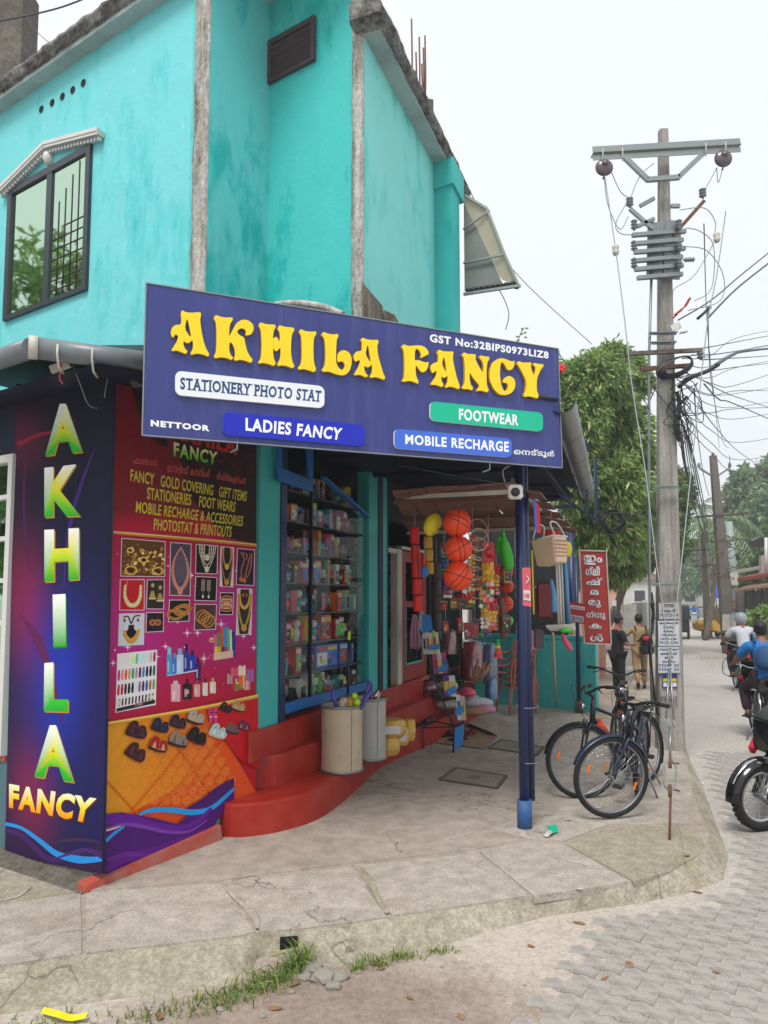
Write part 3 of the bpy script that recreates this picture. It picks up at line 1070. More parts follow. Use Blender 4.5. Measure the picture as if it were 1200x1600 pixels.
part(rough_beam([pA - dL * .14, pA + dL * 8.5], .18, ZR + .03, ZR + .21, nL, .018), 'roof_edge','fascia_plaster')
m = MB(); m.prism([pA - dL * .1, pA + nL * .13 - dL * .1, pA + dL * 8.5 + nL * .13, pA + dL * 8.5], ZR, ZR + .05); part(m, 'soffit','soffit_white')
m = MB(); m.prism([pD - dB * .0, pD + nE * .15, pD + dE * 2.7 + nE * .15, pD + dE * 2.7], ZE, ZE + .06); part(m, 'soffit','soffit_white')
part(rough_beam([pD - dE * .15 + nE * .14, pD + dE * 2.75 + nE * .12], .08, ZE + .02, ZE + .14, nE, .018, seed=9), 'roof_edge','fascia_plaster')
m = MB(); m.prism([pD, pD + nE * .14, pD + nE * .14 + dE * 2.7, pD + dE * 2.7 - nE * 1], ZE + .13, ZE + .16); m.prism([pA, pA + nL * .1, pA + dL * 8 + nL * .1, pA + dL * 8 - nL * 2, pA - nL * .3], ZR + .17, ZR + .2)
part(m, 'roof_slab','raw_concrete')
ZH2 = PW(408,14, pB, pB + dB).z
m = MB(); m.prism([pA - nL * .1, pB + dL * .1 - nL * .3, pD - nL * .3, pD + nL * .3, pA + nL * .3], ZH2, ZH2 + .12); part(m, 'roof_slab','soffit_white')
def strip(p, along, w, z0, z1, n, seed):
 mb = MB(); mb.smooth = True
 rows = []
 K = int((z1 - z0) / .06)
 for i in range(K + 1):
  z = z0 + (z1 - z0) * i / K
  e0 = .012 * noise.noise(V((seed, z * 4,0))); e1 = .012 * noise.noise(V((seed, z * 4,7)))
  a, b = p + along * e0, p + along * (w + e1)
  rows.append([a + V((0,0, z)), a + n * .018 + V((0,0, z)), b + n * .018 + V((0,0, z)), b + V((0,0, z))])
 vs = [q for r in rows for q in r]
 mb.add(vs, [(i * 4 + j, i * 4 + j + 1, i * 4 + 5 + j, i * 4 + 4 + j) for i in range(K) for j in range(3)])
 return mb
wA = (UL(318) - UL(296)).length
part(strip(v2(*UL(296).xy), -dL, wA, 3.4, ZR + .02, nL, 3), 'corner_strip','strip_plaster')
wC = (pD - pC).length
part(strip(pC, dB, wC + .01,3.4, ZH, nL, 8), 'corner_strip','strip_plaster')
def EP(x, y, n=.012):
 return PW(x, y, pD + nE * n, pD + dE + nE * n)
m = MB(); q = [EP(566,440), EP(572,448), EP(598,478), EP(600,503), EP(596,560), EP(566,560)]
m.poly(q); part(m, 'broken_render','broken_render')
m = MB(); m.poly([EP(600,484, .02), EP(617,492, .02), EP(624,506, .02), EP(624,560, .02), EP(601,560, .02)]); part(m, 'broken_render','broken_render')
m = MB(); m.tube(crom([PD(425,478,5.75), PD(460,474,5.7), PD(500,479,5.6), PD(535,492,5.5)], 6), .03,8); part(m, 'ledge','strip_plaster')
def BP(x, y, n=0.0): return PW(x, y, pB + nL * n, pB + dB + nL * n)
P('dark_wood','#48383a', .7, .2,8, .3)
vq = [BP(422,69, .01), BP(494,23, .01), BP(494,97, .01), BP(422,130, .01)]
z0v, z1v = (vq[2].z + vq[3].z) / 2,(vq[0].z + vq[1].z) / 2
def VPq(u, z, n=0.0):
 a = vq[0].lerp(vq[1], u)
 return V((a.x, a.y, z)) + nL * n
def vbox(mb, u0, u1, n0, n1, z0, z1):
 mb.prism([VPq(u0,0, n0).xy.to_3d(), VPq(u1,0, n0).xy.to_3d(), VPq(u1,0, n1).xy.to_3d(), VPq(u0,0, n1).xy.to_3d()], z0, z1)
m = MB()
vbox(m, 0, .07,0, .03, z0v, z1v); vbox(m, .93,1,0, .03, z0v, z1v); vbox(m, .071, .929,0, .028, z0v, z0v + .03); vbox(m, .071, .929,0, .028, z1v - .05, z1v)
vent = part(m, 'vent','dark_wood')
m = MB(); vbox(m, .07, .93,-.004, .002, z0v + .02, z1v - .02); m.build('back_board','void_dark', vent)
for k in range(5):
 m = MB()
 zz = z0v + .04 + (z1v - z0v - .08) * k / 5
 a, b = VPq(.07, zz, .004), VPq(.93, zz, .004)
 m.add([a, b, b + V((0,0, .028)) + nL * .03, a + V((0,0, .028)) + nL * .03, a - V((0,0, .008)), b - V((0,0, .008))],[(0,1,2,3),(0,4,5,1)])
 m.build('slat','dark_wood', vent)
for x, y in ((65,171),(82,161),(98,151),(114,141),(130.5,130)):
 p = UL(x, y)
 m = MB(); m.lathe([(.0, .0),(.034, .0),(.036, .003),(.036,-.02)], p + nL * .004,14, axis=nL); part(m, 'air_hole','void_dark')
def LP(x, y, n=0.0): return PW(x, y, pL + nL * n, pL + dL + nL * n)
wq = {'l': 12, 'r': 140}
za, zb = (LP(16,500).z + LP(137,455).z) / 2,(LP(20,293).z + LP(142,231).z) / 2
ta, tb2 = LP(13,400), LP(140,400)
def WP(u, z, n=0.0):
 a = ta.lerp(tb2, u)
 return V((a.x, a.y, z)) + nL * n
def wbox(mb, u0, u1, n0, n1, z0, z1):
 mb.prism([v2(*WP(u0,0, n0).xy), v2(*WP(u1,0, n0).xy), v2(*WP(u1,0, n1).xy), v2(*WP(u0,0, n1).xy)], z0, z1)
P('dark_alu','#3c4147', .35, .06,5, .03, metal=.3)
m = MB()
wbox(m, 0, .05,-.002, .035, za, zb); wbox(m, .955,1,-.002, .035, za, zb); wbox(m, .05, .955,-.002, .033, za, za + .045); wbox(m, .05, .955,-.002, .033, zb - .07, zb)
w2 = part(m, 'window','dark_alu')
m = MB(); wbox(m, .50, .56,-.001, .03, za + .045, zb - .07); m.build('mullion','dark_alu', w2)
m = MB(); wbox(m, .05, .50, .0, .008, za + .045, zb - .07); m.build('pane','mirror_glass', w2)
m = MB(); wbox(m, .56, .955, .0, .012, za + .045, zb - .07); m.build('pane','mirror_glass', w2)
m = MB()
for k in range(1,5):
 a, b = WP(.57 + k * .075, za + .05, .016), WP(.57 + k * .075, zb - .5 + .1 * k, .016)
 m.tube([a, b], .004,6)
for k in range(7):
 z = za + .12 + k * .1
 m.tube([WP(.57 if k < 6 else .7, z, .016), WP(.95, z, .016)], .004,6)
m.build('grille','dark_wood', w2)
ax, bx, cx_ = LP(2,301, .04), LP(73,230, .04), LP(158,208, .04)
m = MB()
for a, b in ((ax, bx),(bx, cx_)):
 m.beam(a, b, .05, .075, up=nL)
 m.beam(a + nL * .03 + V((0,0, .02)), b + nL * .03 + V((0,0, .02)), .035, .03, up=nL)
 n = int((b - a).length / .05)
 for i in range(n):
  p = a.lerp(b, (i + .5) / n) + V((0,0,-.052))
  m.box(p, (.028, .03, .028), rz=math.atan2(dL.y, dL.x))
ped = part(m, 'pediment','white_paint')
m = MB(); q = LP(76,247, .02); m.ball(q, (.055, .055, .075), 14,8); m.build('shell_boss','white_paint', ped)
m = MB(); p = PD(667,178,8.2); m.box((p.x, p.y, p.z - .1),(.12, .12, .5), rz=.3); part(m, 'column_stub','raw_concrete')
for i, (x, y0, y1) in enumerate([(643,30,150),(650,82,160),(655,58,165),(659,100,170),(664,56,172),(661.5,75,172),(171,0,0)][:6]):
 m = MB(); m.tube([PD(x, y0,8.2), PD(x + 1,(y0 + y1) / 2,8.2), PD(x + .5, y1 + 20,8.2)], .011,6); part(m, 'rebar','rust')
for x in (173,180,192,199):
 m = MB(); m.tube([PD(x, -40,6.9), PD(x + 1,40,6.9)], .006,6); part(m, 'rebar','rust')
m = MB(); p = PD(6,120,8.6)
m.prism([(p.x - .34, p.y),(p.x + .2, p.y),(p.x + .2, p.y + .4),(p.x - .34, p.y + .4)], 5.5,9.6); part(m, 'roof_pier','raw_concrete')
# -- ceiling, lean-to roof, gutters
g0, g1, g2 = G(-70,585,3.5), G(52,543,3.5), G(228,566,3.5)
g3, g4 = G(872,625,3.5), G(915,770,3.5)
m = MB()
ro = [g0, g1, g2, g3, g4]
ri = [V((*(pA + dL * 2.4).xy, 3.86)), V((*pA.xy, 3.86)), V((*pA.xy, 3.86)), V((*(pD + nE * .02).xy, 3.86)), V((*(pD + dE * 5.2).xy, 3.8))]
vs = ro + ri + [p + V((0,0, .012)) for p in ro + ri]
fs = []
for i in range(4):
 fs += [(i, i + 1,6 + i, 5 + i),(10 + i, 15 + i, 16 + i, 11 + i)]
m.add(vs, fs)
part(m, 'lean_to_roof','corrugated_dark')
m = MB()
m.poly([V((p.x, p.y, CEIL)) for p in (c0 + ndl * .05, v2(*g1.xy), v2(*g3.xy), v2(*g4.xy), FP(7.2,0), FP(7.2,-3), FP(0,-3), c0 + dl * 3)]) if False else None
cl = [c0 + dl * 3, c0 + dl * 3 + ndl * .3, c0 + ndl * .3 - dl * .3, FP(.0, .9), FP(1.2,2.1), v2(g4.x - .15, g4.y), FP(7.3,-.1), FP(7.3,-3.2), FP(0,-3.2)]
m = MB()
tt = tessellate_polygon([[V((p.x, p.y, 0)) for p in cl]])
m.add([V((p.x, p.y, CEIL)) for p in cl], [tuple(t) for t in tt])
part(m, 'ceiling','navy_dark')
def half_pipe(mb, pts, r, open_up=True, n=10, th=.006):
 pts = [V(p) for p in pts]
 rows = []
 for i, p in enumerate(pts):
  t = pts[min(i + 1, len(pts) - 1)] - pts[max(i - 1,0)]
  x = V((t.y, -t.x, 0)).normalized()
  row = []
  for k in range(n + 1):
   a = math.pi + math.pi * k / n
   row.append(p + x * math.cos(a) * r + V((0,0, math.sin(a) * r)))
  for k in range(n, -1,-1):
   a = math.pi + math.pi * k / n
   row.append(p + x * math.cos(a) * (r - th) + V((0,0, math.sin(a) * (r - th))))
  rows.append(row)
 k = len(rows[0])
 sm = mb.smooth; mb.smooth = True
 mb.add([q for r_ in rows for q in r_], [(i * k + j, i * k + (j + 1) % k, (i + 1) * k + (j + 1) % k, (i + 1) * k + j) for i in range(len(rows) - 1) for j in range(k)])
 mb.smooth = sm
m = MB(); m.tube([g0, g1.lerp(g0, .02)], .066,14); m.tube([g1, g2 + (g2 - g1) * .3], .07,14)
gut = part(m, 'gutter','pvc_grey')
m = MB(); m.tube([g1.lerp(g2,-.04), g1.lerp(g2, .04)], .077,12); m.build('gutter_joint','white_worn', gut)
for w in (.25, .55):
 p = g1.lerp(g2, w)
 m = MB(); m.tube([p + V((-.0,-.074, .02)), p + V((0,-.078,-.04)), p + V((0,-.05,-.12)), p + V((0, .02,-.14))], .008,6); m.build('gutter_clip','white_worn', gut)
m = MB(); half_pipe(m, [g3 - (g3 - g4).normalized() * 0 + V((.03,0,0)), g4 + V((.03,0,0))], .11, n=12)
g5 = part(m, 'gutter','galv')
for w in (.2, .42, .62, .8):
 p = g3.lerp(g4, w) + V((.03,0,0)); x = v2((g4 - g3).y, -(g4 - g3).x).normalized()
 m = MB(); m.tube([p + x * .112 * math.cos(a) + V((0,0, .112 * math.sin(a))) for a in [math.pi + math.pi * k / 10 for k in range(11)]], .004,5); m.build('gutter_strap','steel_grey', g5)
for (x, y0, y1) in ((915,688,808),(930,714,818)):
 p0, p1 = PD(x, y0,10.1 if x < 920 else 10.7), PD(x + 2, y1,10.1 if x < 920 else 10.7)
 m = MB(); m.beam(p0, p1, .035, .035); m.beam(p1 + V((0,0, .05)), p1 + V((-.75,-.1, .55)), .03, .03); m.beam(p0 + V((0,0,-.38)), p0 + V((-.8,-.1,-.38)), .03, .03)
 part(m, 'gutter_bracket','navy_paint')
for k in range(5):
 t = 1.4 + k * 1.25
 a, b = FP(t, .0,3.40), FP(t, 2.0,3.36)
 m = MB(); m.beam(a, b, .05, .05); part(m, 'rafter','navy_dark')
m = MB(); m.beam(V((1.02,6.05,3.36)), V((2.75,10.9,3.36)), .06, .06); part(m, 'rafter','navy_dark')
# -- awning on the far end of the upper storey
aw = MB()
q0 = pG + dE * .45
def AP(s, a, z):
 p = q0 + nE * s + dE * a
 return V((p.x, p.y, z))
zt = PW(708,292, pG + dE * .3, pG + dE * .3 + nE).z
prof_ = [(0, zt),(.27, zt - .22),(.45, zt - .75),(.60, zt - 1.13)]
t_ = NT('awning_sheet'); t_.base(t_.mix(t_.noise(t_.coord(), 3,6), lin('#b5af98'), lin('#d6d0ba')), .6)
tl_ = t_.n('BsdfTranslucent'); tl_.inputs[0].default_value = (.5, .46, .35,1)
mx_ = t_.n('MixShader'); mx_.inputs[0].default_value = .55; t_.l(t_.b.outputs[0], mx_.inputs[1]); t_.l(tl_.outputs[0], mx_.inputs[2]); t_.l(mx_.outputs[0], t_.out.inputs[0])
rows = []
for a in np.linspace(0, .12,10):
 rows.append([AP(s, a, z) for s, z in prof_])
aw.smooth = True
vs = [p for r in rows for p in r]
aw.add(vs, [(i * 4 + j, i * 4 + j + 1, i * 4 + 5 + j, i * 4 + 4 + j) for i in range(9) for j in range(3)])
awn = thing('window_awning','cream sheet awning on a steel frame high on the turquoise wall','awning', tuple(AP(0,0, zt - 1.15)))
aw.build('awning_sheet','awning_sheet', awn)
for a in (0,):
 m = MB()
 for (s0, z0),(s1_, z1) in zip(prof_, prof_[1:]): m.beam(AP(s0, a, z0 - .015), AP(s1_, a, z1 - .015), .025, .025)
 m.beam(AP(0, a, zt - 1.15), AP(.62, a, zt - 1.15), .028, .028)
 m.beam(AP(0, a, zt - .42), AP(.3, a, zt - .26), .02, .02)
 m.beam(AP(0, a, zt - .8), AP(.46, a, zt - .78), .02, .02)
 m.build('awning_frame','galv', awn)
m = MB()
for k in range(2):
 a = k * .03
 m.tube([AP(.05 + .5 * (k % 2) * 0 + .52, a, zt - 1.1), AP(.55, a + .02, zt - 1.15), AP(.58, a + .05, zt - 1.14)], .012,5)
for k in range(9):
 m.ball(AP(.05 + k * .06,0.01, zt - 1.11),(.035, .02, .028), 8,5)
m.build('awning_fringe','black_plastic', awn)
m = MB()
m.add([AP(.0, .04, zt - .1), AP(.16, .04, zt - .45), AP(.42, .04, zt - 1.08), AP(0, .04, zt - 1.1)],[(0,1,2,3)])
m.build('inner_shade','corrugated_grey', awn)  # grey sheet standing in for the shaded wall and window inside the awning
m = MB()
out_ = [(0, zt - .01),(.14, zt - .12),(.27, zt - .23),(.36, zt - .5),(.45, zt - .76),(.53, zt - .95),(.595, zt - 1.13)]; inn_ = [(.0, zt - .18),(.06, zt - .3),(.1, zt - .46),(.17, zt - .6),(.22, zt - .75),(.32, zt - .9),(.42, zt - 1.04)]
for (a, b),(c, d) in zip(zip(out_, inn_), list(zip(out_, inn_))[1:]): m.add([AP(a[0], .02, a[1]), AP(c[0], .02, c[1]), AP(d[0], .05, d[1]), AP(b[0], .05, b[1])],[(0,1,2,3)])
m.build('end_sheet','awning_sheet', awn)
# -- main sign board
sgA, sgB = PD(222,680,4.6), PD(878,731,5.9)
sgn = v2(-(sgB - sgA).y, (sgB - sgA).x).normalized()
if sgn.y > 0: sgn = -sgn
def SG(x, y, d=0.0):
 return PW(x, y, sgA + sgn * d, sgB + sgn * d)
sign = thing('shop_sign','large navy shop sign with raised yellow lettering above the shop front','sign', tuple(SG(222,680)))
def mapped_tess(mb, pts2, mp, col=None):
 tt = tessellate_polygon([[V((p[0], p[1], 0)) for p in pts2]])
 mb.add([mp(*p) for p in pts2], [tuple(t) for t in tt], col)
t_ = NT('sign_face')
co_ = t_.coord()
cc = t_.mix(t_.noise(co_, 1.1,3), lin('#27306f'), lin('#343d80'))
dust = t_.ramp(t_.noise(t_.coord((6,6, .6)), 3,7, .7), .48, .8)
mu_ = t_.n('Math', operation='MULTIPLY'); t_.l(dust, mu_.inputs[0]); mu_.inputs[1].default_value = .25
t_.base(t_.mix(mu_.outputs[0], cc, lin('#6c74a8')), .33,0, .5)
P('sign_edge','#20285c', .5, .1,5, .1)
m = MB()
q = [SG(228,442), SG(872,545), SG(878,731), SG(222,680)]
quad_prism(q, .05, m)
m.build('board', ['sign_face'], sign)
m = MB()
for a, b in zip(q, q[1:] + q[:1]): m.beam(a, b, .008, .012, up=sgn)
m.build('edge_trim','galv', sign)
t_ = NT('sign_yellow')
t_.base(t_.mix(t_.noise(t_.coord(), 3,3), lin('#e8c400'), lin('#f3d40a')), .35,0, .5)
P('sign_yellow_edge','#c9971a', .5, .1,5, .1)
LET = {
'A1': ((260,470,6.667), [(160,95),(200,118),(260,125),(320,120),(355,118),(362,145),(352,190),(358,260),(370,340),(390,430),(415,500),(448,555),(435,583),(390,560),(330,548),(290,552),(262,565),(250,540),(268,515),(280,470),(272,405),(240,438),(205,440),(178,415),(178,460),(195,500),(222,525),(200,555),(150,530),(100,515),(68,525),(52,510),(80,470),(110,420),(125,370),(105,350),(85,355),(75,385),(55,370),(45,330),(60,275),(100,250),(150,248),(158,200),(150,140)], [[(212,190),(190,290),(245,375),(258,370),(240,270),(220,195)]]),
'K': ((260,470,6.667), [(515,145),(560,165),(620,175),(690,172),(692,200),(665,235),(655,300),(655,375),(680,320),(730,230),(790,195),(850,200),(900,240),(912,290),(890,345),(840,362),(820,352),(832,315),(800,285),(760,290),(732,325),(765,360),(810,380),(820,440),(840,520),(870,580),(900,605),(885,648),(830,625),(770,612),(715,625),(702,600),(718,565),(712,510),(690,450),(665,430),(655,450),(655,520),(670,565),(697,590),(680,618),(620,590),(550,588),(510,600),(492,575),(515,545),(522,450),(522,300),(515,220),(490,180)], []),
'H': ((260,470,6.667), [(978,222),(1040,245),(1135,248),(1140,272),(1118,310),(1108,400),(1135,372),(1160,385),(1172,425),(1185,400),(1180,330),(1155,290),(1178,252),(1233,272),(1323,278),(1335,300),(1308,350),(1298,450),(1298,550),(1311,630),(1336,678),(1313,705),(1263,680),(1203,670),(1163,680),(1153,655),(1178,620),(1188,580),(1190,490),(1173,500),(1150,528),(1125,515),(1115,485),(1112,530),(1118,600),(1140,650),(1120,680),(1060,655),(1000,645),(965,655),(955,635),(985,600),(992,500),(992,400),(985,310),(958,255)], []),
'I': ((430,500,6.667), [(265,92),(310,115),(370,122),(425,118),(430,145),(405,180),(398,260),(400,400),(410,470),(428,510),(408,545),(350,522),(290,508),(250,520),(235,495),(270,460),(278,380),(275,220),(268,160),(247,125)], []),
'L': ((430,500,6.667), [(505,122),(550,142),(600,150),(655,145),(660,170),(642,200),(635,300),(635,380),(634,440),(655,490),(680,515),(705,518),(722,490),(725,460),(705,432),(680,430),(655,442),(645,410),(652,350),(680,322),(720,312),(770,335),(797,390),(797,460),(775,530),(735,570),(690,578),(620,560),(560,535),(500,540),(483,515),(510,490),(522,440),(525,330),(520,250),(510,190),(478,150)], []),
'A2': ((430,500,6.667), [(910,183),(950,200),(1010,208),(1072,205),(1077,230),(1062,270),(1068,340),(1085,420),(1110,500),(1125,555),(1147,595),(1135,625),(1090,605),(1040,592),(1000,605),(985,585),(1003,560),(1012,520),(1005,460),(980,492),(945,490),(925,470),(930,520),(945,560),(970,580),(945,600),(900,575),(860,568),(835,580),(822,560),(850,520),(878,460),(885,420),(865,420),(835,437),(818,400),(820,360),(850,325),(905,322),(905,270),(905,235),(888,205)], [[(960,265),(940,355),(985,435),(997,430),(980,330),(968,270)]]),
'F': ((610,520,8), [(170,142),(220,165),(290,160),(370,155),(430,175),(470,220),(483,265),(430,290),(375,318),(385,280),(370,230),(340,200),(315,205),(305,260),(305,350),(350,338),(400,360),(445,372),(478,360),(472,420),(450,470),(410,495),(380,485),(345,440),(320,405),(315,440),(320,530),(335,575),(353,605),(345,640),(290,610),(230,598),(165,615),(145,600),(172,560),(178,450),(172,260),(160,210),(135,170)], []),
'A3': ((610,520,8), [(610,208),(650,228),(710,235),(785,232),(790,258),(780,300),(788,370),(805,450),(830,560),(870,670),(855,708),(800,682),(740,670),(695,690),(683,665),(705,640),(715,600),(715,530),(690,560),(655,560),(635,540),(640,600),(668,655),(645,680),(590,655),(540,645),(515,655),(505,635),(540,590),(570,540),(582,480),(560,478),(540,505),(515,490),(500,440),(515,395),(560,370),(598,365),(600,290),(583,240)], [[(663,305),(645,390),(690,490),(700,480),(690,380),(672,310)]]),
'N': ((710,540,8), [(125,82),(165,105),(260,105),(270,130),(262,165),(290,230),(360,350),(365,250),(345,190),(305,145),(330,120),(380,135),(435,138),(440,160),(412,210),(402,330),(405,480),(415,520),(432,550),(412,587),(360,565),(310,560),(285,575),(275,550),(300,530),(312,500),(290,470),(230,400),(190,330),(192,420),(205,490),(235,525),(222,560),(170,540),(125,545),(100,535),(97,515),(125,480),(132,400),(130,250),(120,160),(93,110)], []),
'C': ((710,540,8), [(752,185),(750,250),(725,295),(680,310),(655,290),(625,230),(590,200),(575,250),(568,350),(580,470),(610,555),(640,572),(665,540),(672,495),(655,465),(605,462),(620,415),(660,382),(700,380),(745,410),(765,465),(755,540),(710,595),(640,620),(560,610),(490,540),(440,430),(438,320),(470,220),(530,170),(590,155),(650,170),(700,195),(735,195)], []),
'Y': ((710,540,8), [(805,192),(850,212),(915,212),(960,208),(960,240),(955,260),(990,380),(1012,330),(1015,270),(978,235),(995,215),(1050,228),(1110,232),(1115,258),(1080,300),(1040,390),(1030,450),(1030,560),(1055,620),(1040,665),(980,640),(920,632),(880,645),(865,615),(890,570),(900,480),(890,420),(850,340),(800,250),(778,222)], []),
}
for key, (org, outer, holes) in LET.items():
 ox, oy, k = org
 f = lambda l: [(ox + x / k, oy + y / k) for x, y in l]
 vs, tris, loops = outline_geo(f(outer), [f(h) for h in holes], 1)
 m = MB()
 raised(m, vs, tris, loops, lambda x, y, d: SG(x, y, .026) + sgn * (d - .026), .0005, .026)
 m.mi = [0] * len(tris) + [1] * (len(m.f) - len(tris))
 m.build('letter', ['sign_yellow','sign_yellow_edge'], sign)
def plate(quad, mat, edge, text, tq, tmat, name='plate', lift=.022, **kw):
 """rounded raised plate given by 4 picture corners, with lettering"""
 TL, TR, BR, BL = quad
 H_ = math.hypot(BL[0] - TL[0], BL[1] - TL[1]); W_ = math.hypot(TR[0] - TL[0], TR[1] - TL[1])
 r = .26
 pts = rrect(0,0, W_ / H_, 1, r, 5)
 f = lambda x, y: ((TL[0] * (1 - x) + TR[0] * x) * y + (BL[0] * (1 - x) + BR[0] * x) * (1 - y),(TL[1] * (1 - x) + TR[1] * x) * y + (BL[1] * (1 - x) + BR[1] * x) * (1 - y))
 pp = [f(x * H_ / W_, y) for x, y in pts]
 vs, tris, loops = outline_geo(pp, [], 0)
 m = MB()
 raised(m, vs, tris, loops, lambda x, y, d: SG(x, y, lift) + sgn * (d - lift), .0005, lift)
 m.mi = [0] * len(tris) + [1] * (len(m.f) - len(tris))
 o = m.build(name, [mat, edge], sign)
 m = MB()
 put_text(m, text, [SG(x, y, lift) for x, y in tq], .0012, **kw)
 m.build('lettering', tmat, o)
P('plate_white','#dfe3e6', .3, .02,3,0); P('plate_blue','#1522b0', .3, .05,3,0); P('plate_green','#06b48c', .3, .04,3,0); P('plate_sky','#3d68cf', .3, .05,3,0)
P('ink_blue','#1d3f74', .4, .02,3,0); P('ink_white','#e6eaf0', .4, .02,3,0)
plate([(274,579),(507,603.5),(507,638),(274,617)], 'plate_white','plate_white','STATIONERY PHOTO STAT', [(281.6,589.6),(502.6,610.5),(501,628),(281.6,608)], 'ink_blue', off=.03, space=1.14, slab=True)
plate([(348.5,643),(570,664),(570,697.5),(348.5,679)], 'plate_blue','plate_sky','LADIES FANCY', [(383.6,652.6),(535.4,669),(532,688),(383.6,673)], 'ink_white', off=.035, space=1.12)
plate([(672.6,627),(848.4,645),(848.4,674.5),(672.6,657)], 'plate_green','plate_white','FOOTWEAR', [(717,638),(810,648),(810,665.5),(717,656)], 'ink_white', off=.035, space=1.12)
plate([(616.5,669.6),(799.8,685.5),(799.8,715),(616.5,700.5)], 'plate_sky','plate_white','MOBILE RECHARGE', [(633,678.6),(795,690),(795,706.5),(633,694)], 'ink_white', off=.035, space=1.12)
def sign_text(s, tq, off=.035, **kw):
 m = MB(); put_text(m, s, [SG(x, y, .001) for x, y in tq], .0012, off=off, **kw); m.build('lettering','ink_white', sign)
sign_text('NETTOOR', [(235.4,655.8),(327.5,664.8),(327.5,674),(235.4,666)], .055, space=1.2)
sign_text('GST No:32BIPS0973LIZ8', [(671.4,521.5),(857,549.5),(857,561),(671.4,534.5)], .04, space=1.14)
sign_text('െനട്ടൂർ'.replace('െന','െന'), [(802.5,699.5),(866,704),(865.5,716),(802.5,712.5)], .025)
m = MB()
for x0, y0, x1, y1 in ((228,452,872,553),(223,670,877,722)):
 m.beam(SG(x0, y0,-.08), SG(x1, y1,-.08), .04, .04)
for x in (232,400,560,720,866):
 m.beam(SG(x, 442 + (x - 228) * .16 + 5,-.08), SG(x, 680 + (x - 222) * .0777 - 5,-.08), .04, .04)
m.build('back_frame','rust', sign)
for x, y in ((371,691),(765,724)):
 m = MB(); p = SG(x, y, -.01); m.beam(p + V((0,0, .02)), p + V((0,0,-.05)), .022, .006); m.beam(p + V((0,0,-.05)), p + V((-.05, .02,-.065)), .022, .006); m.build('hook','galv', sign)
# -- printed wall boards
def PP(x, y, n=.02): return PW(x, y, c0 + npz * n, c0 + npz * n + dp)
def VP_(x, y, n=.02): return PW(x, y, c0 + ndl * n, c0 + ndl * n + dl)
class Print:
 """flat coloured shapes stacked a fraction of a millimetre apart on a board"""
 def __init__(s, mp, n, base=.0226, parent=None, step=.00035):
  s.mp, s.nn, s.d, s.st = mp, n, base, step
  s.mb = MB(); s.parent = parent
  s.base, s.boxes = base, []
 def layer(s, pts=None):
  if pts is None: bb = (-1e9,-1e9,1e9,1e9)
  else: bb = (min(p[0] for p in pts), min(p[1] for p in pts), max(p[0] for p in pts), max(p[1] for p in pts))
  lv = 0
  for b, l in s.boxes:
   if l > lv and b[0] <= bb[2] and b[2] >= bb[0] and b[1] <= bb[3] and b[3] >= bb[1]: lv = l
  s.boxes.append((bb, lv + 1))
  s.d = s.base + (lv + 1) * s.st
 def w(s, x, y):
  p = s.mp(x, y)
  return p + s.nn * (s.d - .02)
 def poly(s, pts, col):
  pts = [(p[0], p[1]) for p in pts]
  s.layer(pts)
  vs = [s.w(*p) for p in pts]
  c = lin(col) if isinstance(col, str) else col
  if len(pts) > 4:
   tt = tessellate_polygon([[V((p[0], p[1], 0)) for p in pts]])
   if isinstance(c[0], tuple):
    for t in tt: s.mb.add([vs[i] for i in t], [(0,1,2)], [c[i] for i in t])
   else: s.mb.add(vs, [tuple(t) for t in tt], c)
  else:
   s.mb.add(vs, [tuple(range(len(pts)))], c)
 def ell(s, x, y, rx, ry, col, n=14, rot=0):
  ca, sa_ = math.cos(rot), math.sin(rot)
  s.poly([(x + rx * math.cos(a) * ca - ry * math.sin(a) * sa_, y + rx * math.cos(a) * sa_ + ry * math.sin(a) * ca) for a in [2 * math.pi * k / n for k in range(n)]], col)
 def ribbon(s, pts, w, col, n=8, closed=False):
  s.layer([(p[0] + k * 1.5, p[1] + k * 1.5) for p in pts for k in (-1,1)])
  c = lin(col) if isinstance(col, str) else col
  pc = crom(pts, n, closed) if n > 1 else [V((p[0], p[1], 0)) for p in pts]
  N = len(pc)
  ws = w if isinstance(w, (list, tuple)) else [w] * len(pts)
  vs = []
  for i, p in enumerate(pc):
   t = pc[(i + 1) % N if closed else min(i + 1, N - 1)] - pc[i - 1 if closed else max(i - 1,0)]
   t.z = 0
   if t.length < 1e-6: t = V((1,0,0))
   t.normalize()
   u = i / max(1, N - 1) * (len(ws) - 1)
   k = min(int(u), len(ws) - 2) if len(ws) > 1 else 0
   ww = ws[k] * (1 - (u - k)) + ws[min(k + 1, len(ws) - 1)] * (u - k)
   vs += [s.w(p.x - t.y * ww / 2, p.y + t.x * ww / 2), s.w(p.x + t.y * ww / 2, p.y - t.x * ww / 2)]
  for i in range(N if closed else N - 1):
   j = (i + 1) % N
   s.mb.add([vs[2 * i], vs[2 * j], vs[2 * j + 1], vs[2 * i + 1]], [(0,1,2,3)], c)
 def text(s, txt, q, col, off=.02, space=1.05, grad=None):
  s.layer(q)
  put_text(s.mb, txt, [s.w(*p) for p in q], 0, off=off, space=space, col=lin(col) if col else None, grad=grad)
 def done(s, name, mat='print'):
  return s.mb.build(name, mat, s.parent)
def lerpc(a, b, t): return tuple(x * (1 - t) + y * t for x, y in zip(a, b))
def grad_stops(stops):
 st = [(p, lin(c)) for p, c in stops]
 def g_(v):
  for (a, ca),(b, cb) in zip(st, st[1:]):
   if v <= b: return lerpc(ca, cb, max(0,(v - a) / (b - a)))
  return st[-1][1]
 return g_
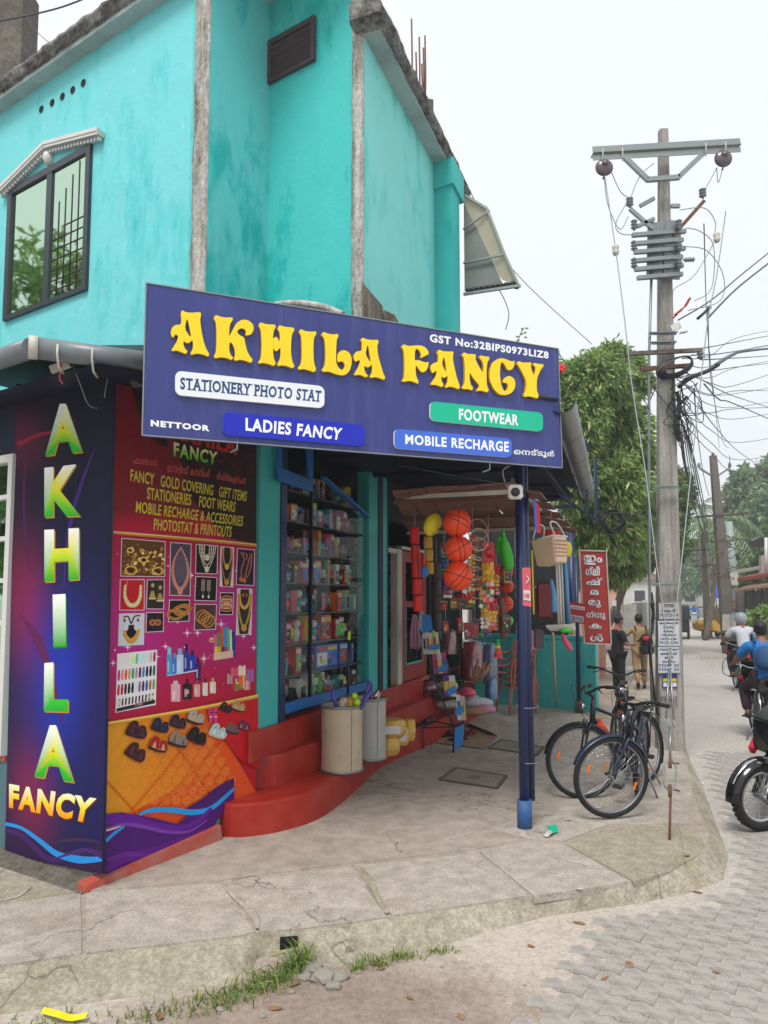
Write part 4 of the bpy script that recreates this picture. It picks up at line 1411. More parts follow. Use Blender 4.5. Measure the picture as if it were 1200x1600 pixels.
def grid_fill(pr, quad, colf, nu=14, nv=24):
 """quad TL,TR,BR,BL filled with a smooth colour field"""
 pr.layer(quad)
 TL, TR, BR, BL = quad
 def f(u, v): return ((TL[0] * (1 - u) + TR[0] * u) * (1 - v) + (BL[0] * (1 - u) + BR[0] * u) * v, (TL[1] * (1 - u) + TR[1] * u) * (1 - v) + (BL[1] * (1 - u) + BR[1] * u) * v)
 P_ = [[pr.w(*f(i / nu, j / nv)) for i in range(nu + 1)] for j in range(nv + 1)]
 C_ = [[colf(i / nu, j / nv) for i in range(nu + 1)] for j in range(nv + 1)]
 for j in range(nv):
  for i in range(nu):
   pr.mb.add([P_[j][i], P_[j][i + 1], P_[j + 1][i + 1], P_[j + 1][i]], [(0,1,2,3)], [C_[j][i], C_[j][i + 1], C_[j + 1][i + 1], C_[j + 1][i]])
# --- vertical name board on the side wall
def flat_board(name, label, quad, mp, nn):
 o = thing(name, label, 'sign', tuple(mp(*quad[3], 0)))
 m = MB()
 qd = [mp(*p, .02) for p in quad]
 vs = qd + [p - nn * .018 for p in qd]
 m.add(vs, [(0,1,2,3),(7,6,5,4),(0,4,5,1),(1,5,6,2),(2,6,7,3),(3,7,4,0)])
 m.build('board','navy_dark', o)
 return o
vq_ = [(26,600),(178,598),(160.5,1365),(8,1335)]
vb = flat_board('name_board','tall dark violet wall board with the green and yellow name set vertically', vq_, VP_, ndl)
pr = Print(VP_, ndl, parent=vb)
navy, maroon, blue_, viol = lin('#0a0d2e'), lin('#7c1740'), lin('#1a2fa8'), lin('#3a1560')
def cf(u, v):
 c = lerpc(lin('#090b1e'), lin('#141445'), v)
 k = max(0,1 - abs(u - .42) / .26) * max(0, min(1,(v - .1) / .3)) * .0
 r_ = math.exp(-(((u - .12 - .25 * (v - .3)) / .22) ** 2)) * (math.exp(-((v - .47) / .13) ** 2) + .95 * math.exp(-((v - .86) / .1) ** 2) + .5 * math.exp(-((v - .12) / .06) ** 2))
 c = lerpc(c, maroon, min(.9, r_ * 1.0))
 b_ = math.exp(-(((u - .52) / .3) ** 2)) * math.exp(-(((v - .62) / .16) ** 2))
 c = lerpc(c, blue_, min(.95, b_ * .95))
 p_ = math.exp(-(((u - .9) / .2) ** 2)) * math.exp(-((v - .75) / .25) ** 2)
 return lerpc(c, lin('#1d1456'), p_ * .6)
grid_fill(pr, vq_, cf)
def yb(x): return 1335 + (x - 8) * .197
for pts, w, c in (([(28,695),(60,680),(95,672),(120,655)], [8,6,3,1], '#8c1530'),([(46,690),(38,760),(42,860),(52,900)], [1,5,3,1], '#4a1548'),
    ([(100,925),(108,830),(130,750),(150,700)], [1,5,6,1], '#3b1d6b'),([(30,960),(60,1000),(80,1060),(100,1130)], [1,14,10,2], '#5a1550')):
 pr.ribbon(pts, w, c)
pr.poly([(10,1289),(40,1300),(80,1322),(110,1330),(160,1318),(160.5,1364),(90,1351),(8.5,1334)], '#2c1240')
pr.ribbon([(9,1296),(35,1305),(55,1325),(80,1343),(110,1338),(135,1328),(160,1334)], [7,8,9,9,8,6,5], '#3d1a5c')
pr.ribbon([(9,1287),(35,1294),(62,1313),(90,1334),(125,1343),(160,1342)], [6,5,7,9,12,7], '#2289d6')
pr.ribbon([(80,1345),(105,1335),(130,1328),(148,1332),(160,1341)], [2,4,7,6,3], '#44206a')
pr.ribbon([(80,1318),(110,1312),(140,1313),(160,1318)], [1,6,5,3], '#38204e')
gA = grad_stops([(0, '#23a028'),(.3, '#2cc832'),(.5, '#d9d411'),(.72, '#ece24a'),(.86, '#f1f0cf'),(1, '#f4f4ee')])
for ch, q in (('A', [(71,631),(129,631),(129,706),(71,712)]),('K', [(70,731),(126,725),(126,806),(70,808)]),('H', [(70,828),(124,825),(124,905),(70,909)]),
   ('I', [(83,929),(103,928),(104,1010),(84,1011)]),('L', [(70,1036),(107,1033),(107,1112),(69,1111)]),('A', [(55,1133),(114,1133),(116,1222),(54,1213)])):
 pr.text(ch, [(x + 1.8, y + 2.2) for x, y in q], '#b58a12' if ch != 'I' else '#1d7a20', .05)
 pr.text(ch, q, None, .05, grad=gA)
pr.text('FANCY', [(16.5,1225.5),(153.5,1249),(143.5,1289),(16.5,1264)], '#6b2c10', .05,1.12)
pr.text('FANCY', [(15,1224),(152,1247),(142,1287),(15,1262)], None, .05,1.12, grad=grad_stops([(0, '#f08c12'),(.35, '#f0b81c'),(.6, '#e6e02a'),(1, '#eef0c8')]))
pr.done('printed_face')
# --- poster on the wall beside the steps
pq = [(179,603),(400,655),(400,1140),(161,1365)]
pq = [(178,590),(401,630),(399,1240),(161,1365)]
ps = flat_board('product_poster','red printed poster board showing jewellery, cosmetics and sandals beside the steps', [(178,590),(401,630),(399,1243),(161,1365)], PP, npz)
pr = Print(PP, npz, parent=ps)
def cf2(u, v):
 if v < .30: return lerpc(lin('#7b1420'), lin('#5e1420'), u)
 x = math.exp(-((v - .52) / .13) ** 2) * (.8 + .2 * math.sin(u * 9))
 c = lerpc(lin('#a80f2a'), lin('#b02486'), min(1, x * 1.0))
 return lerpc(c, lin('#c21027'), max(0,(v - .6) * 2.0))
grid_fill(pr, [(178,590),(401,630),(399,1243),(161,1365)], cf2,14,30)
pr.poly([(202,600),(262,610),(290,770),(350,840),(400,850),(401,640),(401,640)], '#2b1210')
pr.poly([(250,610),(205,602),(215,640),(240,690),(262,700)], '#2b1210')
for k in range(26):
 x, y = rk.uniform(182,398), rk.uniform(640,830)
 pr.ribbon([(x + 7 * math.cos(a), y + 7 * math.sin(a)) for a in [k2 * 1.05 for k2 in range(6)]], .5, '#8a2a2e', 2, True)
pr.text('AKHILA', [(263,657),(370,686),(370,711),(263,684)], '#c22a2a', .04,1.1)
pr.text('FANCY', [(271.7,692),(340,708),(338,728.5),(271.7,714.6)], '#0e3a12', .03,1.15)
pr.text('FANCY', [(270.7,690.7),(339.3,706.7),(337,727),(270.7,713.3)], None, .03,1.15, grad=grad_stops([(0, '#1fae35'),(.45, '#9fd430'),(1, '#eef0b0')]))
mal = '#c4524a'
pr.text('ഫാൻസി', [(206.7,711),(244,718),(244,729),(206.7,724)], mal, .03)
pr.text('േഗാൾഡ് കവറിംഗ്', [(260,722),(328,733),(327,747),(260,737)], mal, .03)
pr.text('ഗിഫ്റ്റ്ഐറ്റംസ്', [(338,736),(384,746),(383,760),(338,752)], mal, .03)
yel = '#c9b83a'
pr.text('FANCY   GOLD COVERING   GIFT ITEMS', [(203,733),(386,768),(384,784),(203,752)], yel, .018)
pr.text('STATIONERIES    FOOT WEARS', [(229,761),(368,784),(366,800.5),(229,780)], yel, .018)
pr.text('MOBILE RECHARGE & ACCESSORIES', [(212,783),(380,807),(378,822.5),(211,801)], yel, .018)
pr.text('PHOTOSTAT & PRINTOUTS', [(240,810),(362,823),(360,840),(239,828)], yel, .018)
pr.ribbon([(176,832),(250,838),(330,845),(400,852)], 5, '#b8852c', 4)
pr.ribbon([(176,831),(250,837),(330,844),(400,851)], 1.6, '#e8c374', 4)
for k in range(60):
 x, y = rk.uniform(178,396), rk.uniform(860,1080)
 r_ = rk.choice([.7, .7,1,1.4,2])
 pr.ell(x, y, r_, r_, lerpc(lin('#e070c0'), lin('#ffd8f4'), rk.random()), 7)
for x, y, r_ in ((345,975,9),(318,1029,10),(244,1026,7),(292,989,8),(308,989,7),(258,1010,6),(199,1011,7),(396,1012,6),(176,1036,6),(380,994,5),(299,899,5),(370,892,5)):
 for a in (0,1.571, .785,2.356):
  rr = r_ if a in (0,1.571) else r_ * .5
  pr.ribbon([(x - rr * math.cos(a), y - rr * math.sin(a)),(x, y),(x + rr * math.cos(a), y + rr * math.sin(a))], [.1,1.2, .1], '#f6dff0', 3)
def C6(x, y): return (150 + x / 4.615,820 + y / 4.615)
def frame(q, bgc, border='#d9c9cc', b=1.1):
 q = [C6(*p) for p in q]
 cx_, cy_ = sum(p[0] for p in q) / 4, sum(p[1] for p in q) / 4
 pr.poly(q, border)
 def ins(p):
  dx, dy = p[0] - cx_, p[1] - cy_
  return (p[0] - math.copysign(b, dx), p[1] - math.copysign(b, dy))
 q2 = [ins(p) for p in q]
 pr.poly(q2, bgc)
 def f(u, v):
  return ((q2[0][0] * (1 - u) + q2[1][0] * u) * (1 - v) + (q2[3][0] * (1 - u) + q2[2][0] * u) * v, (q2[0][1] * (1 - u) + q2[1][1] * u) * (1 - v) + (q2[3][1] * (1 - u) + q2[2][1] * u) * v)
 return f
gold = ['#b8862c','#d9ae4a','#8a5a1a','#e6cc80','#a8702a']
f = frame([(178,95),(496,120),(492,377),(170,372)], '#5a3718')
for k in range(95):
 u, v = rk.uniform(.03, .97), rk.betavariate(2.2,1.3) * .97
 x, y = f(u, v)
 pr.ell(x, y, rk.uniform(1,4), rk.uniform(.8,3), rk.choice(gold), 8, rk.random() * 3)
for u, v, r_ in ((.22, .85,9),(.85, .85,8),(.5, .55,6),(.2, .3,5)):
 x, y = f(u, v); pr.ribbon([(x + r_ * math.cos(a), y + r_ * .7 * math.sin(a)) for a in [k * .63 for k in range(10)]], 2, '#dcb452', 2, True)
 pr.ell(x, y, r_ * .6, r_ * .38, '#3a1c10', 10)
def necklace(f, pts, w, col, bead=None, bc=None, drop=None):
 pp = [f(*p) for p in pts]
 pr.ribbon(pp, w, col, 8)
 if bead:
  pc = crom(pp, 6)
  for p in pc[::2]: pr.ell(p.x, p.y, bead, bead * .9, bc or col, 6)
 if drop:
  x, y = f(*drop[0]); pr.ell(x, y, drop[1], drop[1] * 1.3, drop[2] if len(drop) > 2 else col, 10)
f = frame([(530,125),(683,137),(676,515),(522,510)], '#4a3f4c')
pr.ell(*f(.5, .42), 9,28, '#57505e', 14)
necklace(f, [(.5, .08),(.2, .3),(.12, .55),(.25, .78),(.5, .88),(.75, .78),(.9, .55),(.78, .3),(.52, .08)], [1.5,3,5,6,6,6,5,3,1.5], '#b9776c', 1.1, '#dba898', ((.5, .92), 4.5, '#c98878'))
f = frame([(715,138),(875,150),(870,357),(710,352)], '#1c1613')
for k in range(4):
 w_ = .14 + k * .1
 necklace(f, [(.5 - w_ * .9, .03),(.5 - w_ * .7, .4),(.5, .35 + k * .18),(.5 + w_ * .7, .4),(.5 + w_ * .9, .03)], 1.3, '#cfc3b0', 1, '#e6dccc')
pr.ell(*f(.5, .42), 3,4.5, '#d9cdb8'); pr.ell(*f(.5, .86), 3.4,5, '#d9cdb8')
f = frame([(895,155),(993,163),(988,450),(888,445)], '#d6cfc8')
pr.poly([f(.25, .0), f(.75, .0), f(.95, .5), f(.8,1), f(.2,1), f(.05, .5)], '#201a18')
necklace(f, [(.2, .02),(.2, .3),(.5, .5),(.8, .3),(.8, .02)], 2.4, '#b08648', None, None, ((.5, .5), 3.6, '#d8a23c'))
necklace(f, [(.12, .02),(.1, .5),(.5, .9),(.9, .5),(.88, .02)], 2, '#9c6a4a', None, None, ((.5, .9), 3.8, '#d08830'))
f = frame([(1015,168),(1143,180),(1138,440),(1005,435)], '#2c1a34')
for sgp in ([(.2, .08),(.4, .3),(.25, .6),(.3, .85)],[(.78, .1),(.6, .5),(.45, .85)],[(.85, .1),(.8, .5),(.6, .8)],[(.3, .1),(.55, .15),(.5, .3)]):
 pr.ribbon([f(*p) for p in sgp], 1.5, '#b8704a', 6)
for p in ((.25, .85),(.45, .88)): pr.ell(*f(*p), 3,4, '#c86a28')
f = frame([(715,370),(872,378),(866,552),(707,547)], '#16120f')
for u in (.36, .64):
 for k in range(3): pr.ribbon([f(u - .07 + k * .06, .1), f(u - .07 + k * .06, .6)], 1.2, '#a89c90', 1)
 pr.ribbon([f(u, .6), f(u, .78)], .6, '#a89c90', 1); pr.ell(*f(u, .84), 1.5,2.6, '#ddd5cc')
f = frame([(170,393),(349,393),(347,618),(165,618)], '#b50f1d')
necklace(f, [(.28, .04),(.27, .2)], .7, '#d8c060')
necklace(f, [(.2, .18),(.2, .55),(.35, .8),(.52, .85),(.7, .8),(.84, .55),(.86, .18)], [3.5,5,6.5,7,6.5,5,3.5], '#cfc08c', 1.2, '#e9e2b6')
f = frame([(365,395),(492,393),(488,610),(358,608)], '#2b2620')
for u, v in ((.32, .18),(.78, .26)):
 x, y = f(u, v); pr.ell(x, y, 2.6,3.4, '#b89c60'); x, y = f(u, v + .38)
 pr.poly([(x - 2, y - 8),(x + 2, y - 8),(x + 5.5, y + 4),(x - 5.5, y + 4)], '#a88c50'); pr.ribbon([(x - 5.5, y + 4),(x + 5.5, y + 4)], 2, '#d8c8a0', 1)
f = frame([(525,540),(675,540),(670,697),(518,702)], '#180f10')
for u, v, r_ in ((.3, .68,11),(.62, .5,11),(.75, .4,9)):
 x, y = f(u, v); pr.ribbon([(x + r_ * math.cos(a), y + r_ * .62 * math.sin(a)) for a in [k * .785 for k in range(8)]], 4.2, '#c08a3c', 4, True)
 pr.ribbon([(x + r_ * math.cos(a), y + r_ * .62 * math.sin(a)) for a in [k * .785 for k in range(8)]], 1, '#8a3020', 4, True)
f = frame([(708,570),(868,572),(862,755),(702,762)], '#4a3128')
for k in range(4):
 x, y = f(.3 + k * .13, .45 + k * .08); pr.ribbon([(x + 8 * math.cos(a) - 3 * math.sin(a), y + 9 * math.sin(a)) for a in [j * .785 for j in range(8)]], 1.8, ['#b87838','#c88a48'][k % 2], 4, True)
f = frame([(892,487),(992,488),(985,650),(886,650)], '#1a1214')
for k in range(5):
 x, y = f(.5, .24 + k * .13); pr.ribbon([(x + 8 * math.cos(a), y + 3.4 * math.sin(a)) for a in [j * .785 for j in range(8)]], 2, ['#c87a50','#e0b090'][k % 2], 4, True)
f = frame([(1015,458),(1125,462),(1118,790),(1005,796)], '#cfc4b8')
pr.poly([f(.2, .0), f(.8, .0), f(.98, .5), f(.8,1), f(.2,1), f(.02, .5)], '#2b2420')
necklace(f, [(.12, .1),(.2, .3),(.5, .42),(.8, .3),(.9, .1)], [3,4,5,4,3], '#c8a04a')
necklace(f, [(.05, .1),(.15, .55),(.5, .85),(.85, .55),(.96, .1)], 3, '#b08838', None, None, ((.5, .86), 4.5, '#c88a30'))
for u in (.38, .62): pr.ell(*f(u, .13), 1.4,3, '#b8662a')
f = frame([(163,640),(347,637),(342,865),(155,875)], '#c9ccd6')
pr.poly([f(.38, .35), f(.6, .35), f(.62, .5), f(.85, .65), f(.62, .92), f(.35, .92), f(.15, .65), f(.36, .5)], '#17130f')
pr.ribbon([f(.15, .1), f(.35, .08), f(.48, .3),(f(.62, .08)), f(.85, .06)], 2.2, '#17130f')
necklace(f, [(.2, .52),(.3, .75),(.5, .88),(.7, .75),(.82, .5)], [4,6,9,6,4], '#c8953c')
for u in (.2, .76): pr.ell(*f(u, .2), 2,3, '#8a3226')
f = frame([(360,630),(488,630),(485,770),(355,777)], '#1d1720')
for u in (.35, .68): pr.ell(*f(u, .52), 5.5,5.5, '#a8683a', 8); pr.ell(*f(u, .52), 2,2, '#5a1a14', 8)
f = frame([(150,930),(438,900),(428,1298),(137,1355)], '#e4e2e6','#e4e2e6', .1)
rows_ = [['#e8e0e0','#e6e0dc','#e0dcdc','#e0e4d8','#dfe58a','#4fc896','#c0e8e8','#b8e0e6','#e0d8d4','#c8b8b4','#a8245a'], ['#c02a7a','#e08a9a','#e0582a','#d8906a','#1fa03a','#a88ac0','#6a1a5a','#1f86b8','#1a1a48','#16162a','#1f6a4a'],
  ['#c81f1f','#a81f1a','#3a1212','#181414','#1a1c38','#d8dce4','#8a6a8a','#4a2a6a','#2a5aa0','#b06a4a','#6aa84a']]
for r_i, row in enumerate(rows_):
 for k, c in enumerate(row):
  a, b = f(.06 + k * .088, .03 + r_i * .25), f(.05 + k * .088, .21 + r_i * .25)
  pr.ribbon([a, ((a[0] + b[0]) / 2,(a[1] + b[1]) / 2), b], [2.6,4.2,3.2], c, 3)
for k in range(11): pr.ribbon([f(.09 + k * .083, .78), f(.08 + k * .083, .9)], 2.4, '#17171a', 1)
pr.poly([f(.02, .93), f(.98, .9), f(.98, .97), f(.02, .99)], '#262226')
for k in range(4): pr.ribbon([f(.48 + k * .06, .96), f(.52 + k * .06, .88)], 1.6, ['#c84a5a','#4ac0c0','#d8a8a0','#c83a6a'][k], 1)
for u in (.08, .88): pr.ell(*f(u, .84), 3.5,4, '#d8d0b0')
def bottle(cx, cy, w, h, c, cap, cw=.4, ch=.25):
 x, y = C6(cx, cy); w /= 4.615; h /= 4.615
 pr.poly([(x - w / 2, y),(x - w / 2, y - h * (1 - ch)),(x - w * cw / 2, y - h * (1 - ch)),(x - w * cw / 2, y - h),(x + w * cw / 2, y - h),(x + w * cw / 2, y - h * (1 - ch)),(x + w / 2, y - h * (1 - ch)),(x + w / 2, y)], c)
 pr.poly([(x - w * cw / 2, y - h * (1 - ch)),(x - w * cw / 2, y - h),(x + w * cw / 2, y - h),(x + w * cw / 2, y - h * (1 - ch))], cap)
 pr.poly([(x - w * .3, y - h * .12),(x - w * .3, y - h * .5),(x - w * .05, y - h * .5),(x - w * .05, y - h * .12)], lerpc(lin(c),(1,1,1), .35))
for a in ((525,1085,38,200, '#4a9ac8','#8ac0e0', .7),(562,1080,40,155, '#3a78c8','#5a98d8'),(602,1072,48,180, '#b8d0ec','#7aa8dc', .6),(650,1060,40,200, '#2a3a8c','#141a3a', .5),(692,1055,50,150, '#1f3ab8','#14206a'),
  (733,1125,42,170, '#4a1a5c','#2a1238'),(572,1275,66,150, '#d8a8b4','#c0c0cc', .5, .15),(656,1258,68,150, '#2a1a22','#181014', .25),(725,1240,44,120, '#d8a0a0','#b83a3a'),(785,1232,38,125, '#d8ccc8','#1a1414', .3),(840,1215,42,110, '#e0d4b8','#c8a850')):
 bottle(*a)
pr.ell(*C6(652,1205), 3.6,4.2, '#d89a9a')
pr.poly([C6(505,1088), C6(720,1045), C6(722,1055), C6(505,1092)], '#c8d4e0')
for i, (x0, y0, x1, y1, c) in enumerate([(845,790,870,960, '#c85a8a'),(870,780,895,950, '#3a8a4a'),(893,740,918,900, '#c84a3a'),(915,735,945,900, '#3a88c8'),(940,750,965,930, '#5ab04a'),(960,760,975,940, '#d8d0d4'),(975,770,1000,950, '#23327c')]):
 pr.poly([C6(x0, y0), C6(x1, y0 - 2), C6(x1 + 4, y1), C6(x0 + 4, y1)], c)
for x, c in ((852, '#d8c83a'),(878, '#e0a02a'),(900, '#3a3a44'),(925, '#b8347a')): pr.poly([C6(x, 880), C6(x + 24,878), C6(x + 26,965), C6(x, 972)], c)
pr.poly([C6(845,925), C6(985,905), C6(985,955), C6(845,978)], '#d8b8a0'); pr.ribbon([C6(815,840), C6(825,815), C6(845,820), C6(838,845), C6(815,840)], 1.6, '#d8b83a', 4)
pr.ribbon([C6(800,970), C6(815,945), C6(835,940), C6(835,970)], 2, '#d84a8a', 4)
for x, y, w, h, c in ((965,1110,40,70, '#9aa8a4'),(1010,1150,60,90, '#c8304a'),(1062,1130,70,100, '#d86a3a'),(1110,1085,45,90, '#8a6ac8'),(1000,1060,60,60, '#d85a7a'),(1050,1050,50,70, '#e8d8c8'),(1020,1165,40,45, '#5a8a3a'),(1085,1160,45,60, '#c88a9a')):
 x_, y_2 = C6(x, y); w /= 9.2; h /= 9.2
 pr.poly([(x_ - w, y_2 - h),(x_ + w, y_2 - h * 1.05),(x_ + w, y_2 + h),(x_ - w, y_2 + h * 1.05)], c)
 pr.ribbon([(x_, y_2 - h),(x_, y_2 + h)], 1.4, rk.choice(['#e8c8a0','#c81f3a','#f0e0d0']), 1); pr.ell(x_, y_2 - h, 2.4,1.6, rk.choice(['#e0b84a','#c81f4a','#3a6ac8']), 8)
pr.poly([(161,1132),(300,1108),(316,1101),(330,1115),(400,1240),(330,1278),(162,1363)], '#d9501a')
def inpoly(x, y): return 163 < x < 372 and y < 1268 + (x - 165) * -.0 and y > 1137 - (x - 160) * .17 and not (x > 318 and y < 1100 + (x - 305) * 1.45)
grid_fill(pr, [(165,1131),(316,1104),(372,1180),(165,1290)], lambda u, v: lerpc(lin('#e0a012'), lin('#dd4a14'), min(1, u * .9 + v * .15)), 8,8)
for i in range(-2,12):
 for j in range(0,12):
  x, y = 172 + i * 17 + (j % 2) * 8.5,1130 + j * 15
  if not inpoly(x - 6, y + 6) or not inpoly(x + 6, y - 6): continue
  for k in range(8):
   a = k * .785
   pr_c = '#eea23a'
   cx_, cy_ = x + 5 * math.cos(a), y + 5.4 * math.sin(a)
   pr.ribbon([(cx_ + 3 * math.cos(b) * math.cos(a) - 1.6 * math.sin(b) * math.sin(a), cy_ + 3 * math.cos(b) * math.sin(a) + 1.6 * math.sin(b) * math.cos(a)) for b in (0,1.57,3.14,4.71)], .55, pr_c, 3, True)
for a, b in (((166,1220),(230,1290)),((196,1275),(300,1152)),((265,1150),(325,1235)),((240,1265),(345,1160))):
 pr.ribbon([a, b], 2.4, '#d86a14', 1)
pr.poly([(316,1104),(400,1089),(400,1200),(372,1188),(352,1160)], '#bb0f1e')
pr.ribbon([(160,1131),(240,1118),(320,1104),(400,1087)], 6, '#c89230', 4)
pr.ribbon([(160,1130),(240,1117),(320,1103),(400,1086)], 2, '#f0cf6a', 4)
def C7(x, y): return (x / 3,1080 + y / 3)
def sandal(cx, cy, s, c, strap, rot=.25, sole=None):
 x, y = C7(cx, cy)
 s = s / 3
 ca, sa_ = math.cos(rot), math.sin(rot)
 def q(u, v): return (x + (u * ca - v * sa_) * s, y + (u * sa_ + v * ca) * s)
 pr.poly([q(*p) for p in ((-1, .3),(-.9,-.25),(-.3,-.35),(.3,-.28),(.9,-.3),(1.05, .05),(.9, .5),(.3, .62),(-.4, .6),(-.9, .55))], sole or '#3a1c1a')
 pr.poly([q(*p) for p in ((-.95, .15),(-.85,-.28),(-.3,-.36),(.3,-.3),(.85,-.3),(.98, .0),(.8, .3),(.2, .36),(-.5, .3))], c)
 pr.ribbon([q(-.75, .2), q(-.6,-.6), q(-.2,-.7), q(-.05, .3)], [.35 * s, .4 * s, .4 * s, .3 * s], strap, 4)
 pr.ribbon([q(.25, .3), q(.3,-.45), q(.65,-.5), q(.85, .2)], [.28 * s, .32 * s, .3 * s, .25 * s], strap, 4)
for a in ((630,187,50, '#5a2a38','#3c1a26'),(738,165,42, '#2c2c4a','#20203c'),(822,147,40, '#4a3040','#2a1c2c'),(905,128,42, '#b8a088','#a89c90'),(625,290,50, '#5a2a38','#3c1a26', .5),(730,255,45, '#c8a070','#a01a22'),
  (823,232,46, '#6a5a56','#8a7a70'),(910,215,48, '#2a1c20','#16141a', .4),(1045,80,30, '#3a2c34','#1e181c', .4),(1105,75,34, '#c89a78','#b08a60'),(1010,192,42, '#c8dcd8','#a8c4c0', .3, '#b8b4b0'),(1078,180,32, '#5a4a58','#6a5a5a'),(1130,165,30, '#c86a4a','#4a2c50')):
 sandal(*a)
for x in (978,1000): pr.ribbon([C7(x, 75), C7(x - 4,100), C7(x, 150)], [4,6,5], '#c8387a', 3); pr.ribbon([C7(x - 5,100), C7(x + 6,98)], 1.5, '#1a1418', 1); pr.ribbon([C7(x - 5,120), C7(x + 6,118)], 1.5, '#e8d8e0', 1)
pr.poly([C7(485,572), C7(560,565), C7(700,590), C7(820,620), C7(880,570), C7(1000,480), C7(1085,405), C7(1087,500), C7(980,640), C7(700,780), C7(484,860)], '#4c1470')
pr.poly([C7(862,548), C7(940,500), C7(1000,450), C7(1060,415), C7(1086,405), C7(1086,440), C7(980,520), C7(900,560)], '#471566')
pr.ribbon([C7(640,575), C7(700,555), C7(800,555), C7(890,565), C7(980,545), C7(1085,455)], [3,7,8,9,7,4], '#1f98e0', 8)
pr.ribbon([C7(485,595), C7(600,600), C7(720,630), C7(830,640), C7(910,610), C7(980,545)], [16,18,12,9,7,5], '#5f1a92', 8)
pr.ribbon([C7(485,640), C7(560,622), C7(640,628), C7(760,655), C7(870,655), C7(960,600)], [2,5,6,5,4,2], '#7a3aa8', 8)
pr.ribbon([C7(483,700), C7(520,665), C7(570,630)], [5,5,3], '#1f98e0', 5)
pr.ribbon([C7(485,650), C7(520,640), C7(555,628)], [3,3,1], '#d8b8a8', 5)
pr.ribbon([C7(484,830), C7(560,785), C7(680,750), C7(820,700), C7(960,640)], [8,14,12,8,3], '#5c1a84', 6)
pr.ribbon([C7(486,790), C7(580,760), C7(700,765), C7(780,735)], [4,8,5,1], '#6a2490', 6)
pr.done('printed_face')
# -- foliage and trees
def leaf_mat(name, a, b, c):
 t = NT(name)
 at = t.n('Attribute', attribute_name='Col')
 sep = t.n('SeparateColor'); t.l(at.outputs['Color'], sep.inputs[0])
 col = t.mix(sep.outputs[0], lin(a), lin(b))
 col = t.mix(t.ramp(sep.outputs[1], .86, .95), col, lin(c))
 t.base(col, .45,0, .35)
 tl = t.n('BsdfTranslucent'); t.l(col, tl.inputs[0])
 mx = t.n('MixShader'); mx.inputs[0].default_value = .3
 t.l(t.b.outputs[0], mx.inputs[1]); t.l(tl.outputs[0], mx.inputs[2]); t.l(mx.outputs[0], t.out.inputs[0])
leaf_mat('mango_leaf','#4b6b36','#97b562','#c0bd7c')
leaf_mat('dark_leaf','#3a5530','#6c8a4a','#9a9a58')
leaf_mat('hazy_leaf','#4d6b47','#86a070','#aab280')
leaf_mat('grass_blade','#4a6428','#86a050','#b8ab6a')
P('bark','#6a5c4d', .9, .3,8, .8, .02)
def leaves_mesh(name, mat, blobs, n, L, Wd, parent=None, droop=.5, seed=1, kind=None):
 """n leaf blades grouped in sprays on and inside the given ellipsoids"""
 g_ = np.random.default_rng(seed)
 vol = np.array([b[1][0] * b[1][1] + b[1][2] * b[1][0] for b in blobs]); vol = vol / vol.sum()
 per = 11
 ns = n // per
 bi = g_.choice(len(blobs), ns, p=vol)
 cen = np.array([b[0] for b in blobs])[bi]; rad = np.array([b[1] for b in blobs])[bi]
 d = g_.normal(size=(ns, 3)); d /= np.linalg.norm(d, axis=1)[:, None]
 rr = g_.uniform(.25,1, ns) ** .45
 lump = 1 + .16 * np.sin(d[:, 0] * 5 + bi) * np.cos(d[:, 2] * 6 + bi * 2)
 tip = cen + d * rad * (rr * lump)[:, None]
 out = d + np.array([0,0,-.15]); out /= np.linalg.norm(out, axis=1)[:, None]
 P0 = np.repeat(tip, per, 0); O = np.repeat(out, per, 0)
 m_ = ns * per
 a = O + g_.normal(size=(m_, 3)) * .75; a[:, 2] -= droop
 a /= np.linalg.norm(a, axis=1)[:, None]
 s_ = np.cross(a, g_.normal(size=(m_, 3))); s_ /= np.linalg.norm(s_, axis=1)[:, None]
 l = L * g_.uniform(.6,1.2, m_)[:, None]; w = Wd * g_.uniform(.7,1.2, m_)[:, None]
 base = P0 + g_.normal(size=(m_, 3)) * L * .22
 nn = np.cross(a, s_)
 v = np.empty((m_, 4,3))
 v[:, 0] = base; v[:, 1] = base + a * l * .5 + s_ * w * .5 + nn * w * .18; v[:, 2] = base + a * l + np.array([0,0,-1]) * l * .12; v[:, 3] = base + a * l * .5 - s_ * w * .5 + nn * w * .18
 if parent is not None: v = v - np.array(wm(parent).translation)
 me = bpy.data.meshes.new(name)
 me.vertices.add(m_ * 4); me.vertices.foreach_set('co', v.reshape(-1))
 me.loops.add(m_ * 4); me.loops.foreach_set('vertex_index', np.arange(m_ * 4))
 me.polygons.add(m_); me.polygons.foreach_set('loop_start', np.arange(m_) * 4); me.polygons.foreach_set('loop_total', np.full(m_, 4))
 me.update()
 at = me.color_attributes.new('Col','FLOAT_COLOR','CORNER')
 cr = np.repeat(np.clip(np.repeat(g_.uniform(0,1, ns), per) * .6 + g_.uniform(0, .5, m_), 0,1), 4)
 cg = np.repeat(g_.uniform(0,1, m_), 4)
 arr = np.stack([cr, cg, cr * 0, cr * 0 + 1], 1).reshape(-1)
 at.data.foreach_set('color', arr)
 me.materials.append(MATS[mat])
 o = bpy.data.objects.new(name, me); COL.objects.link(o)
 if parent is not None: o.parent = parent
 WM[o.name] = wm(parent) if parent is not None else Mx.Identity(4)
 if kind: o['kind'] = kind
 return o
